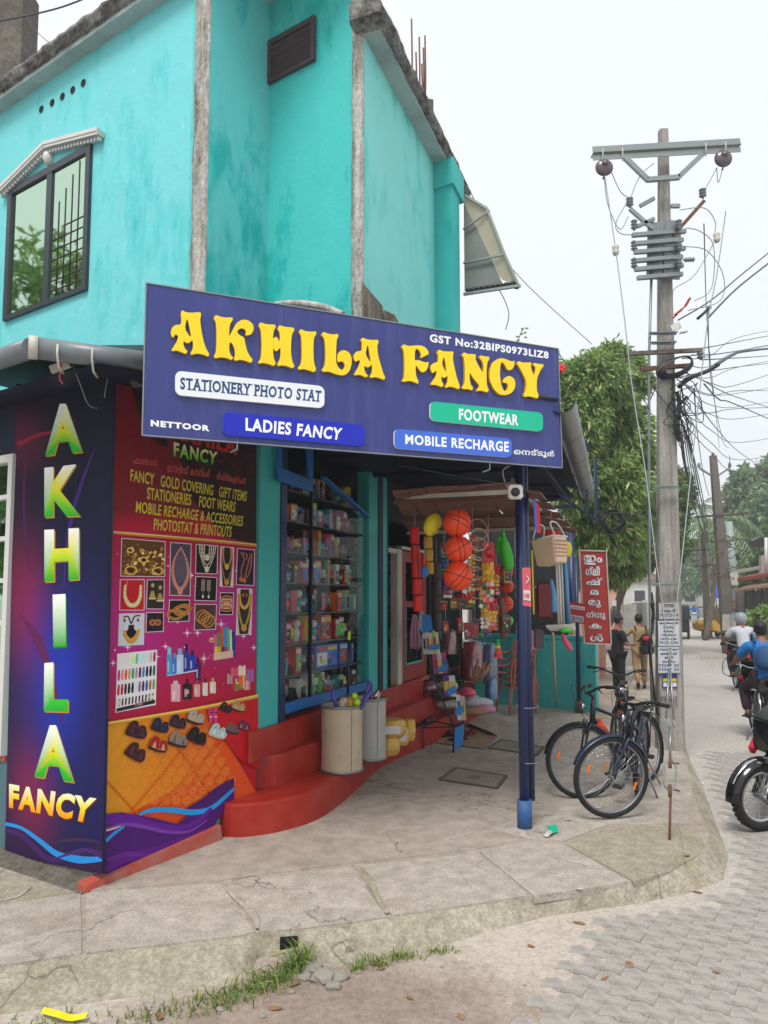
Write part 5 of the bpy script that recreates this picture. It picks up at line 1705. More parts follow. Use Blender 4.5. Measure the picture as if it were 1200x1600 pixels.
def tree(name, label, base, blobs, n, L, Wd, mat='mango_leaf', tr=.18, seed=1, droop=.5, group=None, limbs=7):
 base = V(base)
 t = thing(name, label, 'tree', tuple(base), group=group)
 cz = [V(b[0]) for b in blobs]
 top = max(cz, key=lambda p: p.z)
 r_ = random.Random(seed)
 m = MB()
 mid = base.lerp(top, .45) + V((r_.uniform(-.2, .2), r_.uniform(-.2, .2), 0))
 m.tube(crom([base, base.lerp(mid, .5) + V((.08,0,0)), mid, mid.lerp(top, .6), top], 5), [tr * (1.15 - .95 * i / 20) for i in range(21)], 9)
 m.build('trunk','bark', t)
 for k in range(min(limbs, len(blobs) * 3)):
  b = blobs[k % len(blobs)]
  e = V(b[0]) + V((r_.uniform(-.5, .5) * b[1][0], r_.uniform(-.5, .5) * b[1][1], r_.uniform(-.2, .5) * b[1][2]))
  s0 = base.lerp(mid, .55 + .45 * r_.random())
  m = MB(); m.tube(crom([s0, s0.lerp(e, .45) + V((0,0, .25)), e], 5), [tr * .45 * (1 - .08 * i) for i in range(11)], 6)
  m.build('limb','bark', t)
 leaves_mesh('crown', mat, blobs, n, L, Wd, t, droop, seed, 'stuff')
 return t
def blob(px, py, Y, rx, rz, ry=None):
 """rx, rz in picture pixels at depth Y"""
 p = PD(px, py, Y)
 return (tuple(p),(rx * Y / FPX, (ry or rx) * Y / FPX, rz * Y / FPX))
bl = [blob(930,600,15.5,58,50), blob(905,660,15.2,45,60), blob(965,680,16,48,70), blob(945,760,15.6,62,60), blob(975,590,16.4,40,40), blob(900,740,15.2,36,60), blob(940,830,16,60,42), blob(990,720,16.6,30,60),
 blob(960,880,17,45,34), blob(915,870,17,30,40), blob(1000,800,17.5,26,60), blob(880,610,15.3,24,40), blob(955,560,15.8,30,22)]
tree('mango_tree','tall leafy mango tree rising behind the red vertical sign', G(905,1045,0), bl, 66000, .19, .052, tr=.2, seed=4, droop=.75, limbs=12)
bl = [blob(1010,800,26,40,55), blob(1045,790,27,26,50), blob(975,850,25,50,36), blob(1030,850,26,40,30), blob(1062,770,28,18,34), blob(930,880,25,40,24)]
tree('dark_tree','dark bushy tree spreading over the footpath behind the concrete pole', G(938,995,0), bl, 26000, .3, .09, 'dark_leaf', .22,8, .4)
bl = [blob(1078,880,75,16,30), blob(1095,905,80,22,18), blob(1060,900,70,18,26), blob(1110,860,85,20,26)]
tree('roadside_tree','pale tree closing the view at the far end of the street', V((30,78, ROAD)), bl, 9000, .7, .25, 'hazy_leaf', .3,12, .2)
bl = [blob(1165,770,48,26,38), blob(1190,820,46,30,50), blob(1150,850,47,26,46), blob(1225,760,48,40,50), blob(1140,815,49,14,22)]
tree('rain_tree','tall airy tree above the roofs across the street', V((24.5,48, ROAD)), bl, 21000, .5, .2, 'hazy_leaf', .3,15, .2)
bl = [blob(1190,890,38,26,26), blob(1150,915,40,24,18), blob(1215,860,37,30,40)]
tree('garden_tree','low green garden tree behind the rusty canopy roof', V((20,39, ROAD)), bl, 9000, .34, .13, 'dark_leaf', .15,16, .3)
bl = [blob(1195,965,22,22,14), blob(1200,985,21.5,20,14)]
tree('hedge_shrub','bright green shrub spilling over the compound wall', V((11.6,22, ROAD)), bl, 3000, .2, .08, 'mango_leaf', .04,19, .2, limbs=3)
def palm(px, py, Y, base, label, n=16, L=2.6, seed=5):
 c = PD(px, py, Y)
 t = thing('coconut_palm', label, 'palm tree', base)
 m = MB(); m.tube(crom([base, V(base).lerp(c, .5) + V((.3,0,0)), c], 6), [.15 - .004 * i for i in range(13)], 8); m.build('trunk','bark', t)
 r_ = random.Random(seed)
 for k in range(n):
  a = k * 2.4 + r_.uniform(-.2, .2); up = r_.uniform(-.15,1.0)
  d = V((math.cos(a), math.sin(a), 0))
  pts = [c + d * L * u + V((0,0, L * (up * u - (.9 + .5 * up) * u * u))) for u in np.linspace(0,1,9)]
  mb = MB()
  mb.tube(pts, [.035 - .003 * i for i in range(9)], 4, col=(.4,0,0))
  pc = crom(pts, 3)
  for i, p in enumerate(pc[2:]):
   tt = (pc[min(i + 3, len(pc) - 1)] - pc[i + 1]).normalized()
   s_ = tt.cross(V((0,0,1))).normalized()
   for sg in (-1,1):
    ll = .75 * math.sin(math.pi * min(1,(i + 3) / (len(pc) + 1))) ** .6
    e = p + (s_ * sg + tt * .5 + V((0,0,-.75 - r_.random() * .3))).normalized() * ll
    w_ = tt * .05
    mb.add([p - w_, p + w_, e], [(0,1,2)], (r_.random(), r_.random() * .9,0))
  mb.build('frond','hazy_leaf', t)
 return t
palm(1112,815,36,(15.6,36, ROAD), 'coconut palm behind the leaning service pole', L=2.5)
palm(1096,790,60,(26.2,60, ROAD), 'slender coconut palm far down the street', 12,3.0,9)
# -- poles and cables
def pole_mesh(mb, base, top, w0, d0, w1, d1):
 base, top = V(base), V(top)
 vs = []
 for p, w, d in ((base, w0, d0),(top, w1, d1)):
  ch = min(w, d) * .12
  o = [(-w / 2 + ch, -d / 2),(w / 2 - ch, -d / 2),(w / 2,-d / 2 + ch),(w / 2, d / 2 - ch),(w / 2 - ch, d / 2),(-w / 2 + ch, d / 2),(-w / 2, d / 2 - ch),(-w / 2,-d / 2 + ch)]
  vs += [p + V((x, y, 0)) for x, y in o]
 mb.add(vs, [tuple(range(8))[::-1], tuple(range(8,16))] + [(i, (i + 1) % 8,8 + (i + 1) % 8,8 + i) for i in range(8)])
pb = G(1047,1172,-.02)
PY0 = pb.y
ptop = PD(1036,204, PY0 + .05)
ppole = thing('utility_pole','thick grey concrete electricity pole plastered with notices at the pavement edge','utility pole', tuple(pb))
m = MB(); pole_mesh(m, pb, ptop, .33, .2, .115, .1)
t_ = NT('old_pole_concrete')
co_ = t_.coord((8,8, .8))
cc = t_.mix(t_.ramp(t_.noise(co_, 1.6,8, .75), .35, .68), lin('#7d7a76'), lin('#b4b0aa'))
dk = t_.ramp(t_.noise(t_.coord((14,14, .35)), 1.3,6, .7), .52, .75)
mu_ = t_.n('Math', operation='MULTIPLY'); t_.l(dk, mu_.inputs[0]); mu_.inputs[1].default_value = .55
cc = t_.mix(mu_.outputs[0], cc, lin('#4c4742'))
g_r = t_.noise(t_.coord(), 45,6, .8)
cc = t_.mix(t_.ramp(g_r, .38, .6), t_.mix(1.0, cc, (.7, .68, .66), 'MULTIPLY'), cc)
t_.base(cc, .9,0, .2)
t_.bump(g_r, .6, .006)
m.build('pole_shaft','old_pole_concrete', ppole)
YF = PY0 - .13
def PF(x, y, d=0): return PD(x, y, YF - d)
m = MB(); a, b = PF(925,242, .02), PF(1155,229, .02)
m.beam(a, b, .012, .13, up=(0,1,0)); m.beam(a + V((0,-.03, .06)), b + V((0,-.03, .06)), .07, .012, up=(0,1,0)); m.beam(a + V((0,-.03,-.06)), b + V((0,-.03,-.06)), .07, .012, up=(0,1,0))
m.build('cross_arm','galv', ppole)
for a, b in (((975,245),(1012,281)),((1100,239),(1060,277)),((1010,281),(1062,277))):
 m = MB(); m.beam(PF(*a, .05), PF(*b, .05), .06, .05, up=(0,1,0)); m.build('brace','galv', ppole)
P('porcelain','#5a4a52', .25, .15,8, .03, spec=.6); P('porcelain_grey','#6a6e74', .3, .1,8, .03, spec=.6)
def insul(c, axis, n, r, h, mat='porcelain_grey', name='insulator'):
 pr_ = [(.012,-.02)]
 for k in range(n):
  z = h * k / n
  pr_ += [(r * .5, z),(r, z + h / n * .35),(r * .95, z + h / n * .55),(r * .5, z + h / n * .6)]
 pr_ += [(r * .4, h),(.0, h + .01)]
 m = MB(); m.lathe(pr_, c, 12, axis=axis); m.build(name, mat, ppole)
for x, y in ((944,262),(1130,248)):
 m = MB(); c = PF(x, y, .05); m.ball(c, (.12, .06, .115), 16,9); m.ball(c + V((0,-.05, .03)),(.05, .04, .04), 8,6); m.tube([c + V((0,0,-.1)), c + V((-.02,0,-.16))], .012,6)
 m.build('disc_insulator','porcelain', ppole)
for x in (942,973,1103,1134):
 m = MB(); y = 242 - (x - 925) * .0565; m.tube([PF(x, y - 8, .1), PF(x, y + 12, .11)], .008,5); m.build('strap','white_worn', ppole)
for k in range(6):
 y = 366 + k * 13.4; x0 = [988,991,991,992,992,996][k]; x1 = [1071,1067,1070,1066,1067,1066][k]
 yl, yr = y + 1.5, y - 4.5
 m = MB(); m.beam(PF(x0, yl, .08), PF(x1, yr, -.02), .05, .055, up=(0,1,0)); m.build('isolator_bar','galv', ppole)
for a, b, mt in (((1052,368),(1100,314), 'rust'),((1020,358),(984,326), 'galv'),((1022,310),(1000,322), 'steel_grey'),((1022,342),(996,354), 'steel_grey'),((1048,322),(1062,322), 'galv')):
 m = MB(); m.beam(PF(*a, .0), PF(*b, .0), .045, .045); m.build('side_arm', mt, ppole)
insul(PF(1098,308),(0,0,1), 3, .05, .12); insul(PF(984,322),(0,0,1), 3, .05, .12)
for x in (991,1061):
 for y in (352,385,412): insul(PF(x, y + 6, .06),(0,0,1), 3, .045, .13)
insul(PF(1070,406),(1,0, .05), 4, .035, .13)
m = MB(); m.beam(PF(1024,348,-.02), PF(1022,436,-.02), .03, .2); m.beam(PF(1052,345,-.02), PF(1050,436,-.02), .03, .2); m.build('mounting_plate','steel_grey', ppole)
for y, x0, x1, dx in ((549,978,1097,-4),(573,1000,1080,0)):
 m = MB(); m.beam(PF(x0, y + 4, .0), PF(x1, y - 2, .0), .05, .05, up=(0,1,0)); m.build('cross_arm','raw_concrete' if y < 560 else 'rust', ppole)
insul(PF(1095,560),(0,0,1), 2, .05, .09)
m = MB(); c = PF(1054,575, .12)
for k in range(9):
 s_ = 1 - .035 * k
 m.tube([c + V((.24 * s_ * math.cos(a), -.015 * k + .01 * math.sin(5 * a + k), .13 * s_ * math.sin(a) + .07 * math.cos(a))) for a in [2 * math.pi * j / 22 for j in range(22)]], .009,5, closed=True)
m.build('cable_coil','black_plastic', ppole)
for y, w_ in ((520,44),(535,40),(760,40),(912,48)):
 m = MB(); m.beam(PF(1036 + (y - 500) * .016 - w_ / 2, y, .06), PF(1036 + (y - 500) * .016 + w_ / 2, y - 1, .06), .045, .012); m.beam(PF(1036 + (y - 500) * .016 - w_ / 2 + 2, y + 2, .06), PF(1036 + (y - 500) * .016 + w_ / 2 - 2, y + 2, .0), .02, .02)
 m.build('clamp','galv' if y > 700 else 'steel_grey', ppole)
for q in (((1068,508),(1047,524)),((1088,508),(1070,520))): pass
m = MB(); m.beam(PF(1048,514, .03), PF(1062,508, .03), .05, .08); m.build('tag_plate','white_paint', ppole)
m = MB(); m.beam(PF(1063,520, .03), PF(1074,518, .03), .01, .08, up=(0,1,0)); m.build('tag_plate','white_paint', ppole)
m = MB(); m.tube([PF(1018,425), PF(1014,560), PF(1014,800), PF(1016,1000), PF(1019,1110)], .018,7); m.build('conduit','steel_grey', ppole)
m = MB(); m.tube(crom([PF(1017,925), PF(1021,960), PF(1016,1000), PF(1018,1050), PF(1024,1095), PF(1029,1118)], 5), [.02] * 26,7); m.build('cable','black_plastic', ppole)
m = MB(); p = PF(1019,945); m.ball(p, (.035, .035, .06), 10,6); m.build('lamp_holder','black_plastic', ppole)
rj = random.Random(6)
for k in range(16):
 x, y = rj.uniform(1046,1062), rj.uniform(585,640)
 a = PF(x, y); b = a + V((rj.uniform(-.1, .35), rj.uniform(-.1, .1), rj.uniform(-.35, .2))); c = b + V((rj.uniform(-.3, .2), 0, rj.uniform(-.5, .1)))
 m = MB(); m.tube(crom([a, b, c, a + V((.02,0, rj.uniform(-.5,-.1)))], 5), .006,5); m.build('loose_cable','black_plastic', ppole)
for pts, r_ in (([(1058,612),(1062,640),(1055,665),(1062,690)], .025),([(1060,605),(1080,590),(1105,580),(1123,569)], .028),([(1054,645),(1064,630),(1074,620)], .02),([(1056,665),(1062,680)], .03)):
 m = MB(); m.tube(crom([PF(*p) for p in pts], 5), r_, 7); m.build('splice','black_plastic', ppole)
m = MB(); m.beam(PF(1052,497), PF(1071,478), .02, .02); m.beam(PF(1071,478), PF(1078,466), .03, .03); m.beam(PF(1055,492, .02), PF(1065,484, .02), .05, .03); m.build('fuse_cutout','red_oxide', ppole)
def PQ(x, y, d=.0): return PD(x, y, PY0 - .105 - d - .0)
nb = Print(lambda x, y, n=0: PD(x, y, PY0 - .108), V((0,-1,0)), base=.0005 + .02, parent=ppole, step=.0006)
def notice(x0, y0, x1, y1, lines, bg='#b9bcc4'):
 nb.poly([(x0, y0),(x1, y0 - .5),(x1 + 1, y1),(x0 + 1, y1 + .5)], bg)
 h = (y1 - y0) / (len(lines) + .4)
 for i, (s, c, big) in enumerate(lines):
  y = y0 + h * (i + .25)
  w_ = (x1 - x0) * big / 2; cx_ = (x0 + x1) / 2 + .5
  if s: nb.text(s, [(cx_ - w_, y),(cx_ + w_, y),(cx_ + w_, y + h * .72),(cx_ - w_, y + h * .72)], c, .03)
ink, inb = '#33353c','#2b3f74'
notice(1029,942,1061,967, [('നട', ink, .5),('വാടക വീട്', ink, .8),('701733 84', inb, .9)], '#a9a8a6')
notice(1028,970,1061,1009, [('ആവശ്യമുണ്ട്', ink, .9),('സ്ഥിരം', ink, .55),('ജോലി', ink, .5),('വിളിക്കുക', ink, .7),('ശമ്പളം', ink, .8),('70173 3184', inb, .9)])
notice(1028,1011,1061,1051, [('തുണി കട', inb, .9),('ഒഴിവ്', ink, .8),('ഉടൻ', ink, .4),('ബന്ധ', ink, .6),('73567 25', inb, .95),('73567 30', inb, .95)])
nb.poly([(1035,1053),(1058,1053),(1058,1075),(1035,1075)], '#2a3560'); nb.poly([(1036,1060),(1057,1060),(1057,1065),(1036,1065)], '#c8b030')
nb.poly([(1036.5,1066.5),(1046,1066.5),(1046,1073),(1036.5,1073)], '#c8ccd4'); nb.poly([(1047,1066.5),(1057,1066.5),(1057,1073),(1047,1073)], '#c8ccd4')
nb.text('FOR SALE', [(1031,1088),(1058,1088),(1058,1096),(1031,1096)], '#5a4a44', .02)
nb.text('PH 98471', [(1031,1099),(1058,1099),(1058,1105),(1031,1105)], '#6a5c56', .01)
nb.done('pasted_notice')
sb_ = G(1046,1312,0)
kst = (PF(1036,260).z) / (YF - sb_.y)
def ST(px, py):
 d = ray(px, py)
 t = (EYE + kst * sb_.y) / (kst * d.y - d.z)
 return V((0,0, EYE)) + d * t
stay = thing('stay_wire','galvanised stay wire pair with turnbuckle anchored in front of the concrete pole','stay wire', tuple(sb_))
for pts in ([(944,270),(962,390),(976,500),(987,600),(1007,727),(1023,860),(1030,910),(1040,985),(1046,1040)],[(1134,330),(1120,430),(1106,500),(1087,670),(1070,830),(1060,920),(1052,990),(1046,1040)]):
 m = MB(); m.tube(crom([ST(*p) for p in pts], 3), .0065,6); m.build('strand','steel_grey', stay)
for q0_, q1_ in (((1045,1044),(1041,1122)),((1047,1044),(1053,1124))):
 m = MB(); m.tube([ST(*q0_), ST(*q1_)], .009,6); m.build('rod','galv', stay)
m = MB(); a = ST(1044,1128)
m.add([ST(1031,1123), ST(1047,1121), ST(1051,1132), ST(1048,1146), ST(1037,1140)],[(0,1,2,3,4)]); m.add([ST(1049,1124), ST(1063,1141) + V((0, .1,0)), ST(1056,1138) + V((0, .1,0)), ST(1049,1134)],[(0,1,2,3)])
m.build('stay_plate','corrugated_grey', stay)
m = MB(); m.tube([ST(1047,1135), ST(1047,1186)], .011,7); m.build('rod','galv', stay)
for sx in (-1,1):
 m = MB(); m.tube(crom([ST(1047,1186), ST(1047 + sx * 9,1196), ST(1047 + sx * 10,1215), ST(1047 + sx * 8,1228), ST(1047 + sx * 2,1236)], 5), .008,7); m.build('turnbuckle','steel_grey', stay)
m = MB(); m.tube([ST(1047,1186), ST(1047,1200)], .014,8); m.tube([ST(1047,1226), ST(1047,1245)], .015,8); m.tube([ST(1039,1230), ST(1062,1236)], .008,6); m.tube([ST(1045,1192), ST(1061,1193)], .008,6); m.build('bolt','rust', stay)
m = MB(); m.tube([ST(1048,1236), ST(1046,1318)], .010,8); m.build('anchor_rod','rust', stay)
for x, y in ((962,391),(1120,371)):
 p = ST(x, y); m = MB(); m.lathe([(.0,-.07),(.03,-.06),(.045,-.02),(.03,0),(.045, .03),(.035, .06),(0, .07)], p, 10); m.build('guy_insulator','white_worn', stay)
def far_pole(base, top, label, arm, w=.26, ent=True, Y=None):
 b = V(base); t = V(top)
 o = thing('service_pole', label, 'utility pole', tuple(b))
 m = MB(); pole_mesh(m, b, t, w, w * .7, w * .45, w * .4); m.build('pole_shaft', P('old_dark','#665f58', .9, .2,6, .4) if ent else 'pole_concrete', o)
 y = t.y
 for zz, wd, vv in arm:
  c = b.lerp(t, zz)
  m = MB()
  if vv:
   m.beam(c + V((-wd, 0, .28)), c + V((-.15,-.0,0)), .06, .06); m.beam(c + V((wd, 0, .28)), c + V((.15,0,0)), .06, .06); m.beam(c + V((-.16,-.02,0)), c + V((.16,-.02,0)), .06, .06)
   for sx in (-wd, wd): m.lathe([(.05,0),(.07, .04),(.05, .08),(.07, .12),(.03, .18)], c + V((sx, 0, .3)), 8)
  else:
   m.beam(c + V((-wd, -.12,-.03)), c + V((wd, -.12, .08)), .07, .07)
   for sx in (-.9,-.5, .5, .9): m.lathe([(.03,0),(.05, .04),(.03, .1)], c + V((sx * wd, -.12, .08 * sx)), 6)
  m.build('cross_arm','steel_grey' if vv else 'dark_wood', o)
 m = MB(); m.lathe([(.04,0),(.06, .06),(.03, .12)], t, 8); m.build('pin_insulator','porcelain', o)
 return o
p2b, p2t = G(1141,1021, ROAD), PD(1114,712,27.2)
fp = far_pole(p2b, p2t, 'leaning dark service pole tangled in cables and dry creeper across the street', [(.9, .5 * 1.15, True),(.69, .9, False)], .5)
for k in range(26):
 rr = random.Random(k); c = p2b.lerp(p2t, rr.uniform(.36, .62)); m = MB()
 m.tube(crom([c, c + V((rr.uniform(-.6, .6), rr.uniform(-.3, .1), rr.uniform(-.3, .3))), c + V((rr.uniform(-1.1,1.1), -.1, rr.uniform(-.8, .5)))], 4), .018,4)
 m.build('dry_creeper','bark', fp)
m = MB()
for x0, y0, x1, y1 in ((1129,960,1141,985),(1143,958,1157,976)):
 quad_prism([PD(x0, y0,26.7), PD(x1, y0,26.7), PD(x1, y1,26.7), PD(x0, y1,26.7)], .02, m)
m.build('notice','white_worn', fp)
p3b, p3t = G(1107,998, ROAD), PD(1098,835,36)
far_pole(p3b, p3t, 'second dark concrete service pole beyond the leaning one', [(.85, .8, False),(.7, .5, False)], .36)
far_pole(V((22.3,50, ROAD)), PD(1090,850,50), 'thin service pole with raised cross arm further down the street', [(.93, .7, True)], .3, False)
far_pole(G(965,985,0) , PD(972,868,30), 'pale service pole on the shop side footpath beyond the walking pupils', [(.9, .4, False)], .3, False)
lb = PD(1150,1000,30); lb.z = ROAD
lp = thing('steel_post','grey green steel tube post with notice board and hanging orange ring','post', tuple(lb))
P('post_green','#8a9a94', .5, .1,5, .1)
m = MB(); m.tube([lb, PD(1146,900,30), PD(1139,815,30)], [.15, .14, .13], 10); m.build('post_tube','post_green', lp)
m = MB(); quad_prism([PD(1137,896,29.8), PD(1153,894,29.8), PD(1154,914,29.8), PD(1138,915,29.8)], .03, m); m.build('notice_board','white_worn', lp)
tyre = MB(); c = PD(1143,944,29.7)
tyre.tube([c + V((.19 * math.cos(a), 0, .19 * math.sin(a))) for a in [2 * math.pi * k / 20 for k in range(20)]], .045,8, closed=True)
P('orange_ring','#b8692a', .6, .1,4, .1)
tag(tyre.build('ring','orange_ring', None, loc=tuple(c)), 'orange ring hanging on the grey green steel post','ring')
lampb = PD(1175,851,30); m = MB(); m.beam(lampb, lampb + V((.35,0, .2)), .5, .3); m.beam(lampb + V((-1.0,0, .25)), lampb + V((0,0, .15)), .03, .03); m.build('flood_lamp','black_plastic', lp)
P('cable_grey','#3c3f43', .6, .1,5,0)
def cable(pts, r, label, mat='cable_grey', n=6):
 w = [PD(x, y, Y) for x, y, Y in pts]
 m = MB(); m.tube(crom(w, n), r, 5)
 o = m.build('overhead_cable', mat, None, loc=tuple(w[0]))
 tag(o, label, 'cable','cables strung between the poles')
cab = [
([(680,190,9),(735,300,12),(800,420,14),(925,538,16)], .008, 'thin cable dropping from the roof edge across the sky to the mango tree'),
([(770,440,9),(785,462,9.2),(795,490,9.2),(790,515,9)], .006, 'short curling cable hanging off the window awning'),
([(1060,500,9.2),(1110,470,10.5),(1160,428,11.5),(1230,372,13)], .011, 'upper of two steep parallel cables rising from the fuse holder to the sky'),
([(1106,497,9.4),(1150,452,11),(1200,412,12),(1260,365,13)], .014, 'thick steep cable starting at the black tension clamp'),
([(1062,548,9.2),(1110,542,12),(1200,525,18),(1320,505,26)], .009, 'topmost level cable running from the pole towards the far side'),
([(1095,562,9.2),(1140,560,12),(1200,556,17),(1300,548,25)], .009, 'level cable tied to the hanging pin insulator'),
([(1080,555,9.2),(1130,552,12),(1200,540,18),(1310,520,26)], .009, 'level cable just under the topmost one'),
([(1120,570,9.3),(1145,555,11),(1170,548,13),(1250,540,20)], .022, 'thick twisted bundle cable leaving the splice arm'),
([(1060,590,9.2),(1120,578,12),(1200,568,18),(1300,560,26)], .008, 'faint cable passing behind the splice arm'),
([(1065,580,9.2),(1115,600,12),(1150,602,14),(1230,575,20)], .007, 'sagging service cable with a small hook midway'),
([(1066,600,9.2),(1110,618,12),(1160,610,15),(1240,612,22)], .007, 'sagging service cable below the hooked one'),
([(1098,594,9.3),(1130,612,12),(1165,625,15),(1260,655,22)], .008, 'cable falling away to the side below the splice arm'),
([(1100,600,9.3),(1125,625,11),(1150,632,14),(1240,672,22)], .011, 'kinked cable falling away to the edge of the road'),
([(1055,645,9.2),(1110,645,13),(1160,638,17),(1260,636,26)], .008, 'nearly level cable at the height of the hanging splices'),
([(1090,630,9.2),(1120,670,14),(1160,710,20),(1230,755,28)], .009, 'long straight cable slanting down across the sky to the far trees'),
([(1060,660,9.2),(1070,720,14),(1082,780,20),(1098,835,36)], .02, 'thick twisted bundle running down to the far service poles'),
([(1064,600,9.2),(1080,700,16),(1093,770,24),(1104,800,30)], .012, 'cable sloping to the creeper covered pole'),
([(1085,610,9.2),(1090,680,16),(1100,745,22),(1108,775,27)], .01, 'inner cable sloping to the creeper covered pole'),
([(1106,480,9.4),(1112,600,14),(1130,690,22),(1140,700,27)], .008, 'cable running from the clamp down to the forked insulator arm'),
([(1100,350,9.2),(1106,520,15),(1118,640,22),(1124,700,27)], .008, 'long jumper falling from the isolator to the next pole top'),
([(1140,712,27),(1141,740,27),(1141,760,27)], .012, 'short drop hanging from the forked arm of the next pole'),
([(1000,560,9.3),(985,560,9.3),(972,572,9.3),(985,590,9.3),(1015,640,9.3)], .006, 'looped cable at the mango tree side of the pole'),
([(1022,592,9.2),(1000,575,9.2),(985,600,9.2),(1000,650,9.2),(1018,700,9.2)], .006, 'slack drop cable beside the conduit'),
([(1025,605,9.2),(990,680,12),(960,740,14),(930,790,15)], .007, 'cable leading from the pole down into the mango tree'),
([(1112,880,27),(1085,885,27),(1070,880,30),(1040,872,34)], .012, 'low cable crossing the far street'),
([(1106,905,36),(1088,898,40),(1075,900,44),(1062,892,50)], .012, 'lowest cable crossing the far street'),
([(-40,40,8.4),(40,25,8.3),(100,10,8.2),(160,-14,8)], .01, 'bamboo stick and wire tied to the roof pier'),
([(36,20,8.5),(60,52,8.3),(90,75,8),(140,100,7.6)], .004, 'thin wire running from the roof pier to the roof edge'),
([(36,72,8.5),(50,88,8.3),(66,100,8)], .004, 'short wire running from the roof pier to the parapet'),
]
for pts, r_, lb_ in cab: cable(pts, r_, lb_)
rc = random.Random(9)
for k in range(9):
 y0, y1 = 560 + k * 11,520 + k * 27 + rc.uniform(-8,8)
 cable([(1062 + rc.uniform(-6,20), y0,9.2),(1110,(y0 + y1) / 2 + 16,13),(1160, y1 + 6,18),(1260, y1 - 12,26)], .007, 'extra thin cable fanning out over the road, %s from the top' % ORD[k])
for k in range(7):
 cable([(1060 + k * 3,640 + k * 8,9.2),(1072 + k * 5,740 + k * 10,16),(1095 + k * 2,790 + k * 12,27)], .009, 'thin cable dropping to the creeper covered pole, %s from the pole' % ORD[k])
m = MB(); m.tube([PD(1090,478 + 20,9.35), PD(1110,480,9.4)], .02,6)
tag(m.build('tension_clamp','black_plastic', None, loc=tuple(PD(1100,490,9.4))), 'black tension clamp on the steep thick cable','clamp')
for i, pts in enumerate(([(944,275),(950,320),(968,358),(982,338)],[(955,268),(970,300),(985,310)],[(1022,255),(1000,275),(985,310)],[(980,315),(962,350),(970,365),(990,367)],[(1120,262),(1105,290),(1097,300)],[(1120,262),(1122,285),(1128,268)],
     [(1062,328),(1100,325),(1117,345),(1117,365)],[(1072,356),(1095,362),(1115,385),(1112,450),(1085,470)],[(1070,385),(1105,392),(1130,430),(1125,470),(1075,485)],[(1115,380),(1085,430),(1055,450),(1051,460)])):
 m = MB(); m.tube(crom([PF(x, y, .02) for x, y in pts], 6), .006,5); m.build('jumper','steel_grey', ppole)
m = MB(); c = PD(958,816,11.5)
for k in range(14):
 s_ = 1 - .03 * k; ph = k * .5
 m.tube([c + V((.2 * s_ * math.cos(a) + .012 * math.sin(ph), .02 * math.sin(3 * a + ph), .19 * s_ * math.sin(a) + .012 * math.cos(ph))) for a in [2 * math.pi * j / 20 for j in range(20)]], .008,4, closed=True)
cc_ = thing('hanging_coil','round black cable coil hanging in front of the mango tree','cable coil', tuple(c))
m.build('coil','black_plastic', cc_)
m = MB(); m.tube(crom([PD(930,795,10.7), c + V((-.1,0, .15)), PD(1010,800,9.5)], 5), .006,5); m.tube([c + V((-.12,0,-.12)), c + V((-.14,0,-.6))], .006,5); m.build('cable','black_plastic', cc_)
bl = [((-11.5,7.2,6.6),(2.6,2.6,2.2)),((-12.5,9.5,6.0),(2.2,2.2,2.0)),((-11.0,5.0,4.6),(1.8,2,2.2)),((-11.5,8.0,3.4),(2.2,2.6,1.8)),((-12,5.8,7.9),(1.2,1.2,1.0))]
tree('mango_tree','leafy tree across the side lane mirrored in the upper window', V((-12,7.5, ROAD)), bl, 34000, .24, .085, 'mango_leaf', .2,31, .6)
# -- far buildings and walls
def simple_box_thing(name, label, cat, parts, loc):
 o = thing(name, label, cat, loc)
 for pn, mt, f in parts:
  m = MB(); f(m); m.build(pn, mt, o)
 return o
P('pink_plaster','#c99a86', .8, .12,2, .3, dirt='#93756a', dirt_amt=.5)
P('grey_plaster','#9c9a94', .85, .15,2, .3, dirt='#6d6b64', dirt_amt=.6)
P('white_plaster','#c4c2ba', .8, .1,2, .2, dirt='#8c8a80', dirt_amt=.6)
P('sky_blue_band','#5c9ab0', .6, .1,3, .1)
P('maroon_roof','#7a2d26', .7, .2,4, .2, dirt='#5a4a40', dirt_amt=.5)
P('rust_roof','#7b5a48', .85, .25,5, .3, dirt='#4f4038', dirt_amt=.6)
P('shade_net','#5d6663', .8, .15,3, .1)
def along(px, y0, s, n=0.0, z=0.0):
 b = G(px, y0,0) + df * s + nf * n
 return V((b.x, b.y, z))
def street_wall(name, label, p0, p1, h, mat, cope=None, th=.15):
 o = thing(name, label, 'wall', tuple(p0))
 m = MB(); m.wall(p0, p1,-.1, h, -th); m.build('wall_panel', mat, o)
 if cope:
  m = MB(); q = (p1 - p0).normalized(); nn = v2(q.y, -q.x)
  m.wall(p0 + nn * .02, p1 + nn * .02, h, h + .06,-th - .04); m.build('coping', cope, o)
 n = max(1, int((p1 - p0).length / 2.5))
 for k in range(n + 1):
  c = p0.lerp(p1, k / n); m = MB(); m.box((c.x, c.y, h / 2 + .08),(.24, .24, h + .28)); m.build('gate_pier', mat, o)
 return o
a = G(934,1110,0)
street_wall('compound_wall','pink plastered compound wall behind the standing boy', a + df * .5 - nf * .35, a + df * 6 - nf * .5,1.35, 'pink_plaster','pink_plaster')
street_wall('compound_wall','grey plastered compound wall further along the footpath', a + df * 9, a + df * 22,1.5, 'grey_plaster','white_plaster')
street_wall('compound_wall','distant white compound wall under the dark bushy tree', a + df * 24, a + df * 60,1.6, 'white_plaster','grey_plaster')
